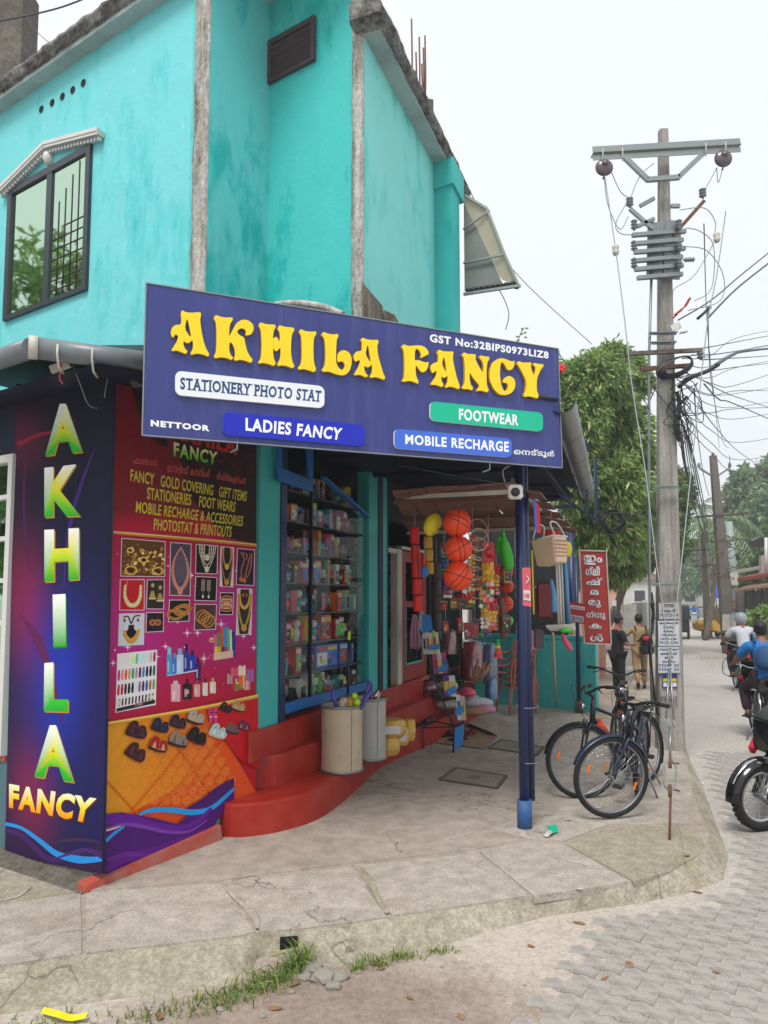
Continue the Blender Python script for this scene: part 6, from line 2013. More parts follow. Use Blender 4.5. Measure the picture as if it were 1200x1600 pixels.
def house(name, label, p, w, d, h, wall, roof, rot, rh=.8):
 o = thing(name, label, 'house', tuple(p), 0)
 M = Mx.Translation(V(p)) @ Mx.Rotation(rot, 4, 'Z')
 m = MB(M); m.box((0,0, h / 2 - .1),(w, d, h + .2)); m.build('wall', wall, o)
 m = MB(M); e = .5
 m.add([(-w / 2 - e, -d / 2 - e, h),(w / 2 + e, -d / 2 - e, h),(w / 2 + e, d / 2 + e, h),(-w / 2 - e, d / 2 + e, h),(-w / 2 - e, 0, h + rh),(w / 2 + e, 0, h + rh)],[(0,1,5,4),(2,3,4,5),(0,4,3),(1,2,5),(0,3,2,1)]); m.build('roof', roof, o)
 for sx in (-.3, .3):
  m = MB(M); m.box((sx * w, -d / 2 - .01, h * .55),(w * .16, .06, h * .35)); wd = m.build('window','white_paint', o)
  m = MB(M); m.box((sx * w, -d / 2 - .045, h * .55),(w * .13, .01, h * .3)); m.build('pane','shop_dark', wd)
 m = MB(M); m.box((0,-d / 2 - .02, h * .4),(w * .12, .06, h * .78)); m.build('door','dark_wood', o)
 return o
house('tiled_house','low house with dull sheet roof behind the shop side trees', (4.6,31, ROAD), 6,6,2.9, 'white_plaster','corrugated_grey', R(-20))
house('tiled_house','pale pink house far down the shop side of the street', (12.3,48, ROAD), 6,7,3.2, 'pink_plaster','maroon_roof', R(-20))
house('tiled_house','cream house closing the far end of the street', (33,88, ROAD), 9,7,4.2, 'white_plaster','rust_roof', R(-14))
rA, rB = G(1152,1016, ROAD), G(1152,1016, ROAD) - df * 14
street_wall('compound_wall','stained white compound wall across the street with red lettering', rA + nf * .8, rA + nf * .8 - df * 7.5,1.3, 'white_plaster','grey_plaster', -.15)
m = MB(); q0 = G(1158,1010, ROAD)
put_text(m, 'S.D', [PD(1158,978,24.3), PD(1170,978,24.3), PD(1170,991,24.3), PD(1158,991,24.3)], 0, off=.04);
sl = m.build('wall_lettering','red_oxide', bpy.data.objects['compound_wall.003'])
sh = thing('canopy_shed','open roadside shed with rusty canopy and net walls across the street','shed', tuple(PD(1180,1000,26)))
def SH(x, y, Y=26.0): return PD(x, y, Y)
m = MB(); quad_prism([SH(1148,962), SH(1330,956), SH(1330,1000), SH(1148,985)], .3, m); m.build('low_wall','white_plaster', sh)
m = MB(); quad_prism([SH(1146,957,25.95), SH(1330,950,25.95), SH(1330,958,25.95), SH(1146,963,25.95)], .05, m); m.build('painted_band','sky_blue_band', sh)
m = MB(); quad_prism([SH(1150,925,27.5), SH(1330,912,27.5), SH(1330,950,27.5), SH(1150,957,27.5)], .05, m); m.build('net_wall','shade_net', sh)
for k in range(7):
 x = 1152 + k * 13; m = MB(); m.tube([SH(x, 920), SH(x, 985)], .035,6); m.build('post','rust', sh)
m = MB(); m.add([SH(1148,922,25), SH(1330,896,23), SH(1330,890,27), SH(1165,915,27.5), SH(1148,925,25), SH(1330,900,23)],[(0,1,2,3),(0,4,5,1)]); m.build('canopy','rust_roof', sh)
m = MB(); m.add([SH(1152,904,27.5), SH(1330,872,25), SH(1330,868,30), SH(1175,897,31), SH(1152,909,27.5), SH(1330,880,25)],[(0,1,2,3),(0,4,5,1)]); m.build('roof','maroon_roof', sh)
m = MB(); quad_prism([SH(1146,892,30), SH(1190,884,30), SH(1190,889,30), SH(1146,897,30)], .2, m); quad_prism([SH(1190,868,29), SH(1330,850,29), SH(1330,905,29), SH(1190,900,29)], .2, m); m.build('upper_wall','grey_plaster', sh)
m = MB(); m.tube([SH(1197,895,28), SH(1197,840,28)], .06,8); m.build('vent_pipe','white_paint', sh)
def board_thing(name, label, cat, x0, y0, x1, y1, Y, mat, posts=True, gy=None, edge=None):
 o = thing(name, label, cat, tuple(PD((x0 + x1) / 2, gy or y1, Y)))
 m = MB(); quad_prism([PD(x0, y0, Y), PD(x1, y0, Y), PD(x1, y1, Y), PD(x0, y1, Y)], .04, m); m.build('panel', mat, o)
 if posts:
  for x in (x0 + .5, x1 - .5):
   m = MB(); m.tube([PD(x, y0, Y + .03), PD(x, gy or y1, Y + .03)], .02 * Y / 20,5); m.build('post','steel_grey', o)
 return o
board_thing('notice_board','plain white standing notice board on the shop side footpath','notice board', 994,944,1005,961,40, 'white_paint', gy=965)
board_thing('election_board','small red and white board tied to the pale footpath post','board', 956,938,963,947,24, 'white_worn', gy=965)
board_thing('blue_board','blue advertising board fixed between the far service poles','board', 1119,915,1126,935,34, 'plate_sky', gy=960)
# -- people
P('skin_brown','#8a5a42', .55, .08,10, .05); P('hair_black','#121013', .5, .1,30, .3); P('black_cloth','#17181c', .9, .15,12, .3)
P('khaki_shirt','#8f7a58', .9, .1,14, .3); P('khaki_trousers','#8c7450', .9, .1,14, .3); P('white_shirt','#b9bcc4', .9, .06,14, .3); P('dark_trousers','#20222e', .9, .1,12, .3)
P('blue_shirt','#1c6fb8', .85, .1,12, .3); P('maroon_trousers','#2d1a22', .9, .1,12, .3); P('shoe_black','#141213', .5, .1,12, .1); P('red_cloth','#b01c30', .8, .1,12, .2); P('blue_bag','#23476e', .8, .12,12, .3)
P('helmet_grey','#8c8e94', .3, .05,5,0)
def skin(name, V_, E_, mat, parent, T, sub=1):
 """V_: name -> (x,y,z,r); E_: pairs; grows one continuous surface"""
 keys = list(V_)
 me = bpy.data.meshes.new(name)
 me.from_pydata([V_[k][:3] for k in keys], [(keys.index(a), keys.index(b)) for a, b in E_], [])
 o = bpy.data.objects.new(name, me); COL.objects.link(o)
 md = o.modifiers.new('s','SKIN'); md.use_smooth_shade = True
 md.branch_smoothing = .6
 for i, k in enumerate(keys):
  r = V_[k][3]
  me.skin_vertices[0].data[i].radius = (r, r) if not isinstance(r, tuple) else r
 me.skin_vertices[0].data[0].use_root = True
 if sub:
  m2 = o.modifiers.new('u','SUBSURF'); m2.levels = sub; m2.render_levels = sub
 dg = bpy.context.evaluated_depsgraph_get()
 nm = bpy.data.meshes.new_from_object(o.evaluated_get(dg))
 bpy.data.objects.remove(o)
 nm.transform(wm(parent).inverted() @ T)
 nm.name = name
 nm.materials.clear(); nm.materials.append(MATS[mat])
 ob = bpy.data.objects.new(name, nm); COL.objects.link(ob); ob.parent = parent
 WM[ob.name] = wm(parent)
 return ob
def person(label, base, rz, J, s, top_mat, leg_mat, sleeve='short', shoe='shoe_black', hair='hair_black', headgear=None, shirt_hem=None):
 """J: joints in body space (x right, y ahead, z up, metres for a 1.7 m figure) scaled by s"""
 o = thing('person', label, 'person', tuple(base), rz)
 T = Mx.Translation(V(base)) @ Mx.Rotation(rz, 4, 'Z') @ Mx.Scale(s, 4)
 def q(k, r): return (*J[k], r)
 B = {'pel': q('pel', .125), 'wst': q('wst', .115), 'chs': q('chs', (.15)), 'shc': q('shc', .10), 'nck': q('nck', .05), 'hd0': q('hd0', .075), 'hd1': q('hd1', .09), 'hd2': q('hd2', .072)}
 E = [('pel','wst'),('wst','chs'),('chs','shc'),('shc','nck'),('nck','hd0'),('hd0','hd1'),('hd1','hd2')]
 for sd_ in 'lr':
  B.update({'hp' + sd_: q('hp' + sd_, .095), 'kn' + sd_: q('kn' + sd_, .06), 'an' + sd_: q('an' + sd_, .04), 'to' + sd_: q('to' + sd_, .04),
    'sh' + sd_: q('sh' + sd_, .058), 'el' + sd_: q('el' + sd_, .042), 'wr' + sd_: q('wr' + sd_, .028), 'hn' + sd_: q('hn' + sd_, .034)})
  E += [('pel','hp' + sd_),('hp' + sd_, 'kn' + sd_),('kn' + sd_, 'an' + sd_),('an' + sd_, 'to' + sd_),('shc','sh' + sd_),('sh' + sd_, 'el' + sd_),('el' + sd_, 'wr' + sd_),('wr' + sd_, 'hn' + sd_)]
  w, h = V(J['wr' + sd_]), V(J['hn' + sd_])
  f = (h - w).normalized(); sx = f.cross(V((0,0,1))) if abs(f.z) < .9 else f.cross(V((0,1,0))); sx.normalize()
  up = sx.cross(f)
  for k, (off, ln) in enumerate(((-.03, .055),(-.01, .068),(.01, .065),(.028, .05))):
   a = h + sx * off + f * .02; b = a + f * ln * .6 - up * .01; c = b + f * ln * .4 - up * .025
   B['f%d%s' % (k, sd_)] = (*a, .011); B['g%d%s' % (k, sd_)] = (*b, .009); B['i%d%s' % (k, sd_)] = (*c, .008)
   E += [('hn' + sd_, 'f%d%s' % (k, sd_)),('f%d%s' % (k, sd_), 'g%d%s' % (k, sd_)),('g%d%s' % (k, sd_), 'i%d%s' % (k, sd_))]
  a = w + f * .03 + sx * (.035 if sd_ == 'l' else -.035)
  B['th' + sd_] = (*a, .012); B['tj' + sd_] = (*(a + f * .05 - up * .01), .009)
  E += [('hn' + sd_, 'th' + sd_),('th' + sd_, 'tj' + sd_)]
 skin('body', B, E, 'skin_brown', o, T)
 Cc = {'wst': (*J['wst'], .138), 'pel': (*(V(J['pel']) + V((0,0,-.0))), .148), 'hem': (*(V(J['pel']) + V((0,0,-.13 if J['anr'][2] < .2 else -.03))), .155), 'chs': (*J['chs'], .165), 'shc': (*J['shc'], .118), 'nkk': (*(V(J['shc']).lerp(V(J['nck']), .62)), .07)}
 Ec = [('shc','nkk'),('pel','hem'),('wst','pel'),('wst','chs'),('chs','shc')]
 for sd_ in 'lr':
  S0, E0, W0 = V(J['sh' + sd_]), V(J['el' + sd_]), V(J['wr' + sd_])
  Cc['s' + sd_] = (*S0, .086)
  Cc['e' + sd_] = (*(S0.lerp(E0, .85) if sleeve == 'short' else E0), .066 if sleeve == 'short' else .058)
  Ec += [('shc','s' + sd_),('s' + sd_, 'e' + sd_)]
  if sleeve == 'long':
   Cc['w' + sd_] = (*E0.lerp(W0, .92), .042); Ec.append(('e' + sd_, 'w' + sd_))
 skin('shirt', Cc, Ec, top_mat, o, T)
 Lc = {'pel': (*J['pel'], .136)}; El = []
 for sd_ in 'lr':
  A = V(J['kn' + sd_]).lerp(V(J['an' + sd_]), .92)
  Lc.update({'h' + sd_: (*J['hp' + sd_], .112), 'k' + sd_: (*J['kn' + sd_], .08), 'a' + sd_: (*A, .07)}); El += [('pel','h' + sd_),('h' + sd_, 'k' + sd_),('k' + sd_, 'a' + sd_)]
 skin('trousers', Lc, El, leg_mat, o, T)
 for sd_ in 'lr':
  a, b = V(J['an' + sd_]), V(J['to' + sd_])
  skin('shoe', {'a': (*(a + (a - b).normalized() * .04 + V((0,0,-.03))), .045), 'b': (*(a.lerp(b, .5) + V((0,0,-.02))), .045), 'c': (*(b + (b - a).normalized() * .04), .036)}, [('a','b'),('b','c')], shoe, o, T)
 h = V(J['hd1']); up = (V(J['hd2']) - V(J['hd0'])).normalized()
 fd = V(J.get('face', (0,1,0))).normalized()
 M3 = Mx.Identity(3)
 m = MB(T)
 if headgear != 'helmet':
  m.ball(h + up * .045 - fd * .022,(.096, .102, .092), 14,9)
  m.ball(h + up * .0 - fd * .04,(.088, .07, .085), 12,8)
  m.build('hair', hair, o)
 else:
  m.ball(h + up * .02 - fd * .01,(.13, .14, .135), 16,10); m.build('helmet','helmet_grey', o)
 side = fd.cross(V((0,0,1))).normalized()
 m = MB(T); m.ball(h + fd * .088 - up * .01,(.014, .02, .022), 8,6)
 for k in (-1,1): m.ball(h + side * k * .083 - up * .005,(.015, .022, .03), 8,6)
 m.build('nose_and_ears','skin_brown', o)
 m = MB(T)
 for k in (-1,1):
  m.ball(h + fd * .077 + side * k * .032 + up * .012,(.012, .008, .007), 8,6); m.beam(h + fd * .08 + side * k * .018 + up * .032, h + fd * .075 + side * k * .048 + up * .032, .006, .006)
 m.build('eyes','hair_black', o)
 m = MB(T); m.ball(h + fd * .078 - up * .05,(.022, .008, .006), 8,6); m.build('mouth','maroon_trousers', o)
 return o, T
stand = {'pel': (0,0, .93), 'wst': (0,0,1.08), 'chs': (0,0,1.25), 'shc': (0,-.01,1.40), 'nck': (0,0,1.49), 'hd0': (0, .01,1.55), 'hd1': (0, .01,1.61), 'hd2': (0,0,1.66),
  'hpl': (-.09,0, .88), 'knl': (-.1, .02, .5), 'anl': (-.1,0, .09), 'tol': (-.1, .13, .04), 'hpr': (.09,0, .88), 'knr': (.1, .02, .5), 'anr': (.1,0, .09), 'tor': (.1, .13, .04),
  'shl': (-.18,-.01,1.38), 'ell': (-.23,-.02,1.12), 'wrl': (-.24, .05, .88), 'hnl': (-.24, .07, .8), 'shr': (.18,-.01,1.38), 'elr': (.23,-.02,1.12), 'wrr': (.24, .05, .88), 'hnr': (.24, .07, .8)}
J = dict(stand)
J.update({'knl': (-.09,-.06, .5), 'anl': (-.08,-.36, .2), 'tol': (-.08,-.30, .08), 'knr': (.1, .12, .5), 'anr': (.1, .1, .09), 'tor': (.1, .23, .04), 'shl': (-.18,-.01,1.38), 'ell': (-.33,-.02,1.2), 'wrl': (-.22, .16,1.02), 'hnl': (-.16, .22,1.0), 'shr': (.18,0,1.38), 'elr': (.24, .06,1.14), 'wrr': (.18, .25,1.0), 'hnr': (.16, .31, .98)})
pk = G(1001,1077,0)
kp, T = person('person in khaki uniform walking away with a red and black backpack', pk, R(-14), J, .905, 'khaki_shirt','khaki_trousers')
bag = thing('backpack','red and black school backpack slung on the khaki uniform','backpack', tuple(T @ V((.12,-.2,1.0))))
skin('bag_body', {'a': (.13,-.2,1.30,(.10, .08)), 'b': (.13,-.24,1.15,(.17, .11)), 'c': (.13,-.24, .98,(.18, .12))}, [('a','b'),('b','c')], 'black_cloth', bag, T)
m = MB(T); m.box((.13,-.27, .93),(.31, .17, .2)); m.build('bag_base','black_cloth', bag, bevel=.03)
skin('front_pocket', {'a': (.14,-.31,1.26,(.09, .05)), 'b': (.14,-.35,1.12,(.15, .06))}, [('a','b')], 'red_cloth', bag, T)
m = MB(T)
for x in (-.08, .15): m.tube(crom([(x, -.12,1.36),(x - .01,-.02,1.45),(x, .13,1.36),(x, .15,1.2)], 5), .018,6)
m.build('strap','black_cloth', bag)
J = dict(stand)
J.update({'hd0': (0, .03,1.54), 'hd1': (0, .05,1.6), 'hd2': (0, .04,1.65), 'face': (0,1,-.45), 'elr': (.22, .05,1.12), 'wrr': (.17, .3,1.13), 'hnr': (.15, .38,1.15), 'ell': (-.22, .04,1.12), 'wrl': (-.14, .27,1.0), 'hnl': (-.11, .35,1.0), 'knl': (-.11, .02, .5)})
bb = G(967,1090,0)
bp, T = person('person in black standing by the wall looking at a phone', bb, R(-75), J, .91, 'black_cloth','black_cloth')
ph = MB(T); ph.box((.13, .43,1.19),(.07, .012, .14), M=Mx.Rotation(R(-50), 3, 'X'));
tag(ph.build('phone','black_gloss', None, loc=tuple(T @ V((.13, .43,1.19)))), 'small phone held by the person in black','phone')
# -- motorbikes
def circle_pts(c, r, n, axis='y'):
 return [V(c) + V((r * math.cos(a), 0, r * math.sin(a))) for a in [2 * math.pi * k / n for k in range(n)]]
def wheel(parent, T, c, r, tr, rim_r, spokes=18, steer=None, rim_mat='chrome', hub=.03, refl=False, sp_r=.0018, name='wheel'):
 TT = T @ Mx.Translation(V(c)) @ (Mx.Rotation(steer or 0,4, 'Z'))
 m = MB(TT)
 m.tube(circle_pts((0,0,0), r - tr, 36), tr, 10, closed=True)
 for k in range(36 if tr > .03 else 0):
  a = 2 * math.pi * (k + .5) / 36
  for sy in (-.5, .5):
   m.box(((r - .0045) * math.cos(a), sy * tr * .8,(r - .0045) * math.sin(a)),(.008, tr * .7, r * .1), M=Mx.Rotation(-a, 3, 'Y'))
 w = m.build(name, 'rubber', parent)
 m = MB(TT); m.tube(circle_pts((0, .0,0), r - tr * 1.95,36), rim_r, 8, closed=True); m.build('rim', rim_mat, w)
 m = MB(TT)
 for k in range(spokes):
  a = 2 * math.pi * k / spokes
  b = a + (.35 if k % 2 else -.35)
  y = hub * (1 if k % 4 < 2 else -1)
  m.tube([(hub * .9 * math.cos(b), y, hub * .9 * math.sin(b)),((r - tr * 2) * math.cos(a), 0,(r - tr * 2) * math.sin(a))], sp_r, 4, caps=False)
 m.build('spokes','chrome', w)
 m = MB(TT); m.lathe([(.008,-hub * 1.6),(hub * .6,-hub * 1.3),(hub * .5,0),(hub * .6, hub * 1.3),(.008, hub * 1.6)], (0,0,0), 12, axis=(0,1,0)); m.build('hub','steel_grey', w)
 if refl:
  for k in range(2):
   a = refl + math.pi * k
   m = MB(TT); rr = r * .66
   m.box((rr * math.cos(a), .012, rr * math.sin(a)),(.022, .012, .075), M=Mx.Rotation(-a, 3, 'Y')); m.build('reflector','orange_refl', w, bevel=.004)
 return w
P('orange_refl','#d8701a', .25, .05,5,0)
def arc(c, r, a0, a1, n=12): return [V((c[0] + r * math.cos(R(a0 + (a1 - a0) * i / n)), c[1], c[2] + r * math.sin(R(a0 + (a1 - a0) * i / n)))) for i in range(n + 1)]
def fender(mb, c, r, a0, a1, w, th=.006):
 pts = arc(c, r, a0, a1)
 vs = []
 for p in pts:
  d = (p - V(c)).normalized()
  vs += [p + V((0,-w, 0)) - d * w * .5, p + V((0,-w * .6,0)), p + V((0, w * .6,0)), p + V((0, w, 0)) - d * w * .5]
 n = len(pts)
 sm = mb.smooth; mb.smooth = True
 mb.add(vs, [(i * 4 + j, i * 4 + j + 1, i * 4 + 5 + j, i * 4 + 4 + j) for i in range(n - 1) for j in range(3)])
 mb.smooth = sm
def motorbike(label, base, rz, lean=0, accent='red_oxide', tank='black_gloss', steer=0, guard=False):
 o = thing('motorbike', label, 'motorbike', tuple(base), rz)
 T = Mx.Translation(V(base)) @ Mx.Rotation(rz, 4, 'Z') @ Mx.Rotation(lean, 4, 'X')
 rw = .295
 fx, rx_ = .66,-.62
 T0 = T
 TF = T @ Mx.Translation((fx - .15,0,0)) @ Mx.Rotation(steer, 4, 'Z') @ Mx.Translation((.15 - fx, 0,0))
 T = TF
 wheel(o, T, (fx, 0, rw), rw, .042, .022,24,0, 'chrome', .05, sp_r=.0028, name='wheel')
 wheel(o, T0,(rx_, 0, rw), rw, .05, .024,24,0, 'chrome', .06, sp_r=.0028, name='wheel')
 def B(name, mat, f, **k):
  m = MB(T); f(m); return m.build(name, mat, o, **k)
 for sy in (-.085, .085):
  B('fork','black_gloss', lambda m: (m.tube([(fx, sy, rw),(fx - .12, sy, .62)], .024,8), m.tube([(fx - .12, sy, .62),(fx - .2, sy, .92)], .017,8)))
 B('front_mudguard','black_gloss', lambda m: fender(m, (fx, 0, rw), rw + .045,-8,150, .075))
 B('mudguard_stripe','chrome', lambda m: fender(m, (fx, 0, rw), rw + .05,20,110, .028))
 B('headlamp','chrome', lambda m: m.ball((fx - .06,0, .84),(.07, .095, .09), 14,8))
 B('fairing', tank, lambda m: (m.add([(fx - .0,-.13, .68),(fx - .0, .13, .68),(fx + .03, .12, .96),(fx + .03,-.12, .96),(fx - .22,-.22, .66),(fx - .22, .22, .66),(fx - .16, .18,1.06),(fx - .16,-.18,1.06),(fx + .06,0, .82)],
          [(0,8,3),(1,2,8),(0,1,8),(3,8,2),(0,3,7,4),(1,5,6,2),(2,6,7,3)])), bevel=.012)
 B('fairing_trim', accent, lambda m: (m.beam((fx + .02,-.12, .66),(fx - .16,-.2, .84), .05, .08), m.beam((fx + .02, .12, .66),(fx - .16, .2, .84), .05, .08)), bevel=.008)
 B('handlebar','chrome', lambda m: m.tube(crom([(.32,-.36,1.0),(.38,-.22,1.03),(.47,-.08, .98),(.47, .08, .98),(.38, .22,1.03),(.32, .36,1.0)], 4), .012,7))
 for sy in (-1,1):
  B('grip','rubber', lambda m: m.tube([(.33, sy * .25,1.02),(.31, sy * .37, .995)], .018,8))
  B('mirror','black_plastic', lambda m: (m.tube([(.37, sy * .2,1.04),(.38, sy * .26,1.2)], .006,5), m.ball((.38, sy * .28,1.23),(.012, .06, .04), 10,6)))
  B('lever','chrome', lambda m: m.tube([(.37, sy * .2,1.02),(.385, sy * .33,1.0)], .006,5))
  B('indicator','orange_refl', lambda m: m.ball((fx - .1, sy * .19, .82),(.025, .035, .02), 8,6))
 T = T0
 B('tank', tank, lambda m: (m.ball((.16,0, .80),(.24, .14, .125), 16,10), m.ball((.26,0, .84),(.15, .125, .1), 14,8)))
 B('seat','black_plastic', lambda m: (m.tube(crom([(-.02,0, .79),(-.3,0, .78),(-.55,0, .84),(-.72,0, .87)], 4), [.1, .12, .125, .13, .13, .13, .13, .13, .12, .11, .1, .09, .07], 10)))
 B('side_panel', tank, lambda m: (m.ball((-.25, .1, .62),(.18, .03, .11), 12,7), m.ball((-.25,-.1, .62),(.18, .03, .11), 12,7)))
 B('frame','black_plastic', lambda m: (m.tube([(.42,0, .9),(.3,0, .62),(.2,0, .3),(-.15,0, .28),(-.2,0, .6),(.42,0, .88)], .022,7), m.tube([(-.2,0, .6),(-.7,0, .74)], .02,7), m.tube([(-.1, .1, .33),(rx_, .1, rw)], .02,6), m.tube([(-.1,-.1, .33),(rx_, -.1, rw)], .02,6)))
 B('engine','steel_grey', lambda m: (m.ball((.05,0, .40),(.2, .13, .12), 14,8), m.lathe([(.08,0),(.095, .03),(.08, .06),(.095, .09),(.08, .12),(.095, .15),(.07, .2)], (.12,0, .45), 12, axis=(.3,0,1))))
 B('exhaust','chrome', lambda m: m.tube(crom([(.2,-.1, .42),(.25,-.14, .25),(-.1,-.15, .22),(-.4,-.16, .27),(-.85,-.17, .34)], 4), [.018] * 9 + [.03, .04, .045, .045, .045, .045, .04, .03], 9))
 for sy in (-.13, .13): B('shock','chrome', lambda m: m.tube([(rx_ + .05, sy, rw + .02),(-.48, sy, .7)], .025,8))
 B('rear_mudguard','black_plastic', lambda m: fender(m, (rx_, 0, rw), rw + .06,60,205, .08))
 B('tail_lamp','red_cloth', lambda m: m.ball((-.80,0, .80),(.05, .08, .045), 10,6))
 B('number_plate','white_paint', lambda m: m.box((-.93,0, .55),(.01, .2, .13)))
 B('foot_peg','rubber', lambda m: (m.tube([(.02,-.28, .32),(.02, .28, .32)], .014,6)))
 B('stand','steel_grey', lambda m: m.tube([(-.05, .1, .26),(-.15, .26, .01)], .012,6))
 if guard: B('crash_guard','chrome', lambda m: m.tube(crom([(.3, .04, .72),(.33, .3, .66),(.28, .33, .35),(.22, .06, .28)], 5), .014,7))
 return o
mbp = G(1207,1301, ROAD)
rz = R(238)
motorbike('black parked motorbike with red fairing trim, its front wheel turned towards the pavement', (mbp.x - .6 * math.cos(rz) , mbp.y - .6 * math.sin(rz), ROAD), rz, R(-5), 'red_cloth', steer=R(-42))
rp = G(1172,1086, ROAD)
rz1 = R(90 - 14)
b1 = motorbike('motorbike ridden by the person in a white shirt and helmet', (rp.x + .62 * math.cos(rz1), rp.y + .62 * math.sin(rz1), ROAD), rz1,0, 'red_cloth', guard=True)
rp2 = G(1196,1168, ROAD)
rz2 = R(90 - 16)
b2 = motorbike('motorbike ridden by the person in a blue shirt', (rp2.x + .62 * math.cos(rz2) + .12, rp2.y + .62 * math.sin(rz2), ROAD), rz2,0, 'red_cloth')
ride = {'pel': (0,-.12, .90), 'wst': (0,-.10,1.04), 'chs': (0,-.04,1.22), 'shc': (0, .02,1.37), 'nck': (0, .05,1.45), 'hd0': (0, .07,1.51), 'hd1': (0, .08,1.57), 'hd2': (0, .07,1.63),
  'hpl': (-.1,-.08, .88), 'knl': (-.22, .27, .72), 'anl': (-.2, .08, .36), 'tol': (-.2, .22, .33), 'hpr': (.1,-.08, .88), 'knr': (.22, .27, .72), 'anr': (.2, .08, .36), 'tor': (.2, .22, .33),
  'shl': (-.19, .02,1.35), 'ell': (-.32, .16,1.14), 'wrl': (-.33, .37,1.06), 'hnl': (-.33, .43,1.04), 'shr': (.19, .02,1.35), 'elr': (.32, .16,1.14), 'wrr': (.33, .37,1.06), 'hnr': (.33, .43,1.04)}
person('person in white shirt and grey helmet riding away on a motorbike', b1.location + V((math.cos(rz1), math.sin(rz1), 0)) * -.1, rz1 - math.pi / 2, ride, 1.0, 'white_shirt','dark_trousers','short', headgear='helmet')
pb_, T = person('person in blue shirt with a blue backpack riding a motorbike', b2.location + V((math.cos(rz2), math.sin(rz2), 0)) * -.1, rz2 - math.pi / 2, ride, 1.0, 'blue_shirt','maroon_trousers','short')
bag2 = thing('backpack','blue backpack on the rider in the blue shirt','backpack', tuple(T @ V((0,-.3,1.0))))
skin('bag_body', {'a': (0,-.2,1.38,(.12, .08)), 'b': (0,-.27,1.2,(.17, .12)), 'c': (0,-.28,1.0,(.17, .12))}, [('a','b'),('b','c')], 'blue_bag', bag2, T)
m = MB(T)
for x in (-.12, .12): m.tube(crom([(x, -.16,1.4),(x, .0,1.5),(x, .12,1.36),(x, .1,1.15)], 5), .02,6)
m.build('strap','blue_bag', bag2)
sp = PD(1085,975,52); sp.z = ROAD
P('scooter_white','#aab0b8', .35, .05,5,0)
sc_ = thing('scooter','white scooter coming up the far street','scooter', tuple(sp))
Ts = Mx.Translation(V((sp.x, sp.y, ROAD))) @ Mx.Rotation(R(-112), 4, 'Z')
wheel(sc_, Ts, (.6,0, .23), .23, .045, .03,8, sp_r=.006); wheel(sc_, Ts, (-.6,0, .23), .23, .045, .03,8, sp_r=.006)
m = MB(Ts); m.add([(.45,-.22, .3),(.45, .22, .3),(.5, .2, .85),(.5,-.2, .85),(.38,-.2, .3),(.38, .2, .3),(.42, .18, .9),(.42,-.18, .9)],[(0,1,2,3),(7,6,5,4),(0,3,7,4),(1,5,6,2),(2,6,7,3),(0,4,5,1)]); m.ball((.46,0, .98),(.1, .2, .09), 12,7); m.ball((-.45,0, .58),(.42, .2, .2), 14,8); m.box((.05,0, .32),(.8, .3, .08)); m.build('bodywork','scooter_white', sc_)
m = MB(Ts); m.tube([(.42,-.33,1.0),(.45,0, .98),(.42, .33,1.0)], .02,6); m.build('handlebar','black_plastic', sc_)
m = MB(Ts); m.tube([(.0,0, .78),(-.8,0, .82)], .12,8); m.build('seat','black_plastic', sc_)
m = MB(Ts); m.ball((.55,0, .97),(.03, .07, .05), 10,6); m.build('headlamp','white_paint', sc_)
person('person in blue riding the white scooter towards the camera', (sp.x, sp.y, ROAD), R(-112) - math.pi / 2, ride, 1.0, 'blue_shirt','dark_trousers','long', headgear='helmet')
sp = PD(1012,972,40); sp.z = -.05
c_ = copy_tree(sc_, (sp.x, sp.y, 0), R(-20), 'dark looking scooter parked beside the white notice board')
P('auto_yellow','#c9a02a', .45, .08,5,0); P('auto_cream','#b9b089', .45, .08,5,0)
def rickshaw(label, base, rz, body, lower, s=1.0):
 o = thing('auto_rickshaw', label, 'auto rickshaw', tuple(base), rz)
 T = Mx.Translation(V(base)) @ Mx.Rotation(rz, 4, 'Z') @ Mx.Scale(s, 4)
 def side(z0, z1, prof, name, mat, w):
  m = MB(T); n = len(prof)
  m.add([(x, -w, z) for x, z in prof] + [(x, w, z) for x, z in prof], [tuple(range(n)), tuple(range(2 * n - 1, n - 1,-1))] + [(i, n + i, n + (i + 1) % n, (i + 1) % n) for i in range(n)]); return m.build(name, mat, o, bevel=.03)
 side(0,0, [(-1.25, .35),(.35, .3),(1.1, .45),(1.2, .75),(.95, .95),(.35, .55),(-.1, .55),(-.15, .95),(-1.25, .95)], 'lower_body', lower, .6)
 side(0,0, [(-1.3, .96),(-1.2,1.6),(-.9,1.72),(.55,1.72),(.8,1.62),(.75,1.55),(-.35,1.55),(-.4, .96)], 'hood', body, .62)
 m = MB(T); m.add([(.97,-.5, .95),(.97, .5, .95),(.72, .5,1.58),(.72,-.5,1.58)],[(0,1,2,3)]); m.build('windscreen','shop_glass', o)
 for x, y in ((1.0,0),(-.8, .55),(-.8,-.55)):
  m = MB(T); m.tube(circle_pts((x, y, .22), .16,18), .06,8, closed=True); w = m.build('wheel','rubber', o)
  m = MB(T); m.lathe([(.0,-.04),(.12,-.03),(.12, .03),(0, .04)], (x, y, .22), 14, axis=(0,1,0)); m.build('rim','steel_grey', w)
 for y in (-.3, .3):
  m = MB(T); m.ball((1.12, y, .8),(.05, .08, .08), 10,6); m.build('headlamp','chrome', o)
 m = MB(T); m.box((-.7,0, .75),(.5,1.1, .3)); m.build('seat','black_plastic', o)
 return o
a = PD(1121,1000,38); rickshaw('cream and yellow auto rickshaw parked behind the far service poles', (a.x, a.y, ROAD), R(-150), 'auto_cream','auto_yellow')
a = PD(1066,1000,38); rickshaw('dark auto rickshaw half hidden behind the thick concrete pole', (a.x - .3, a.y, ROAD), R(70), 'black_plastic','black_plastic')
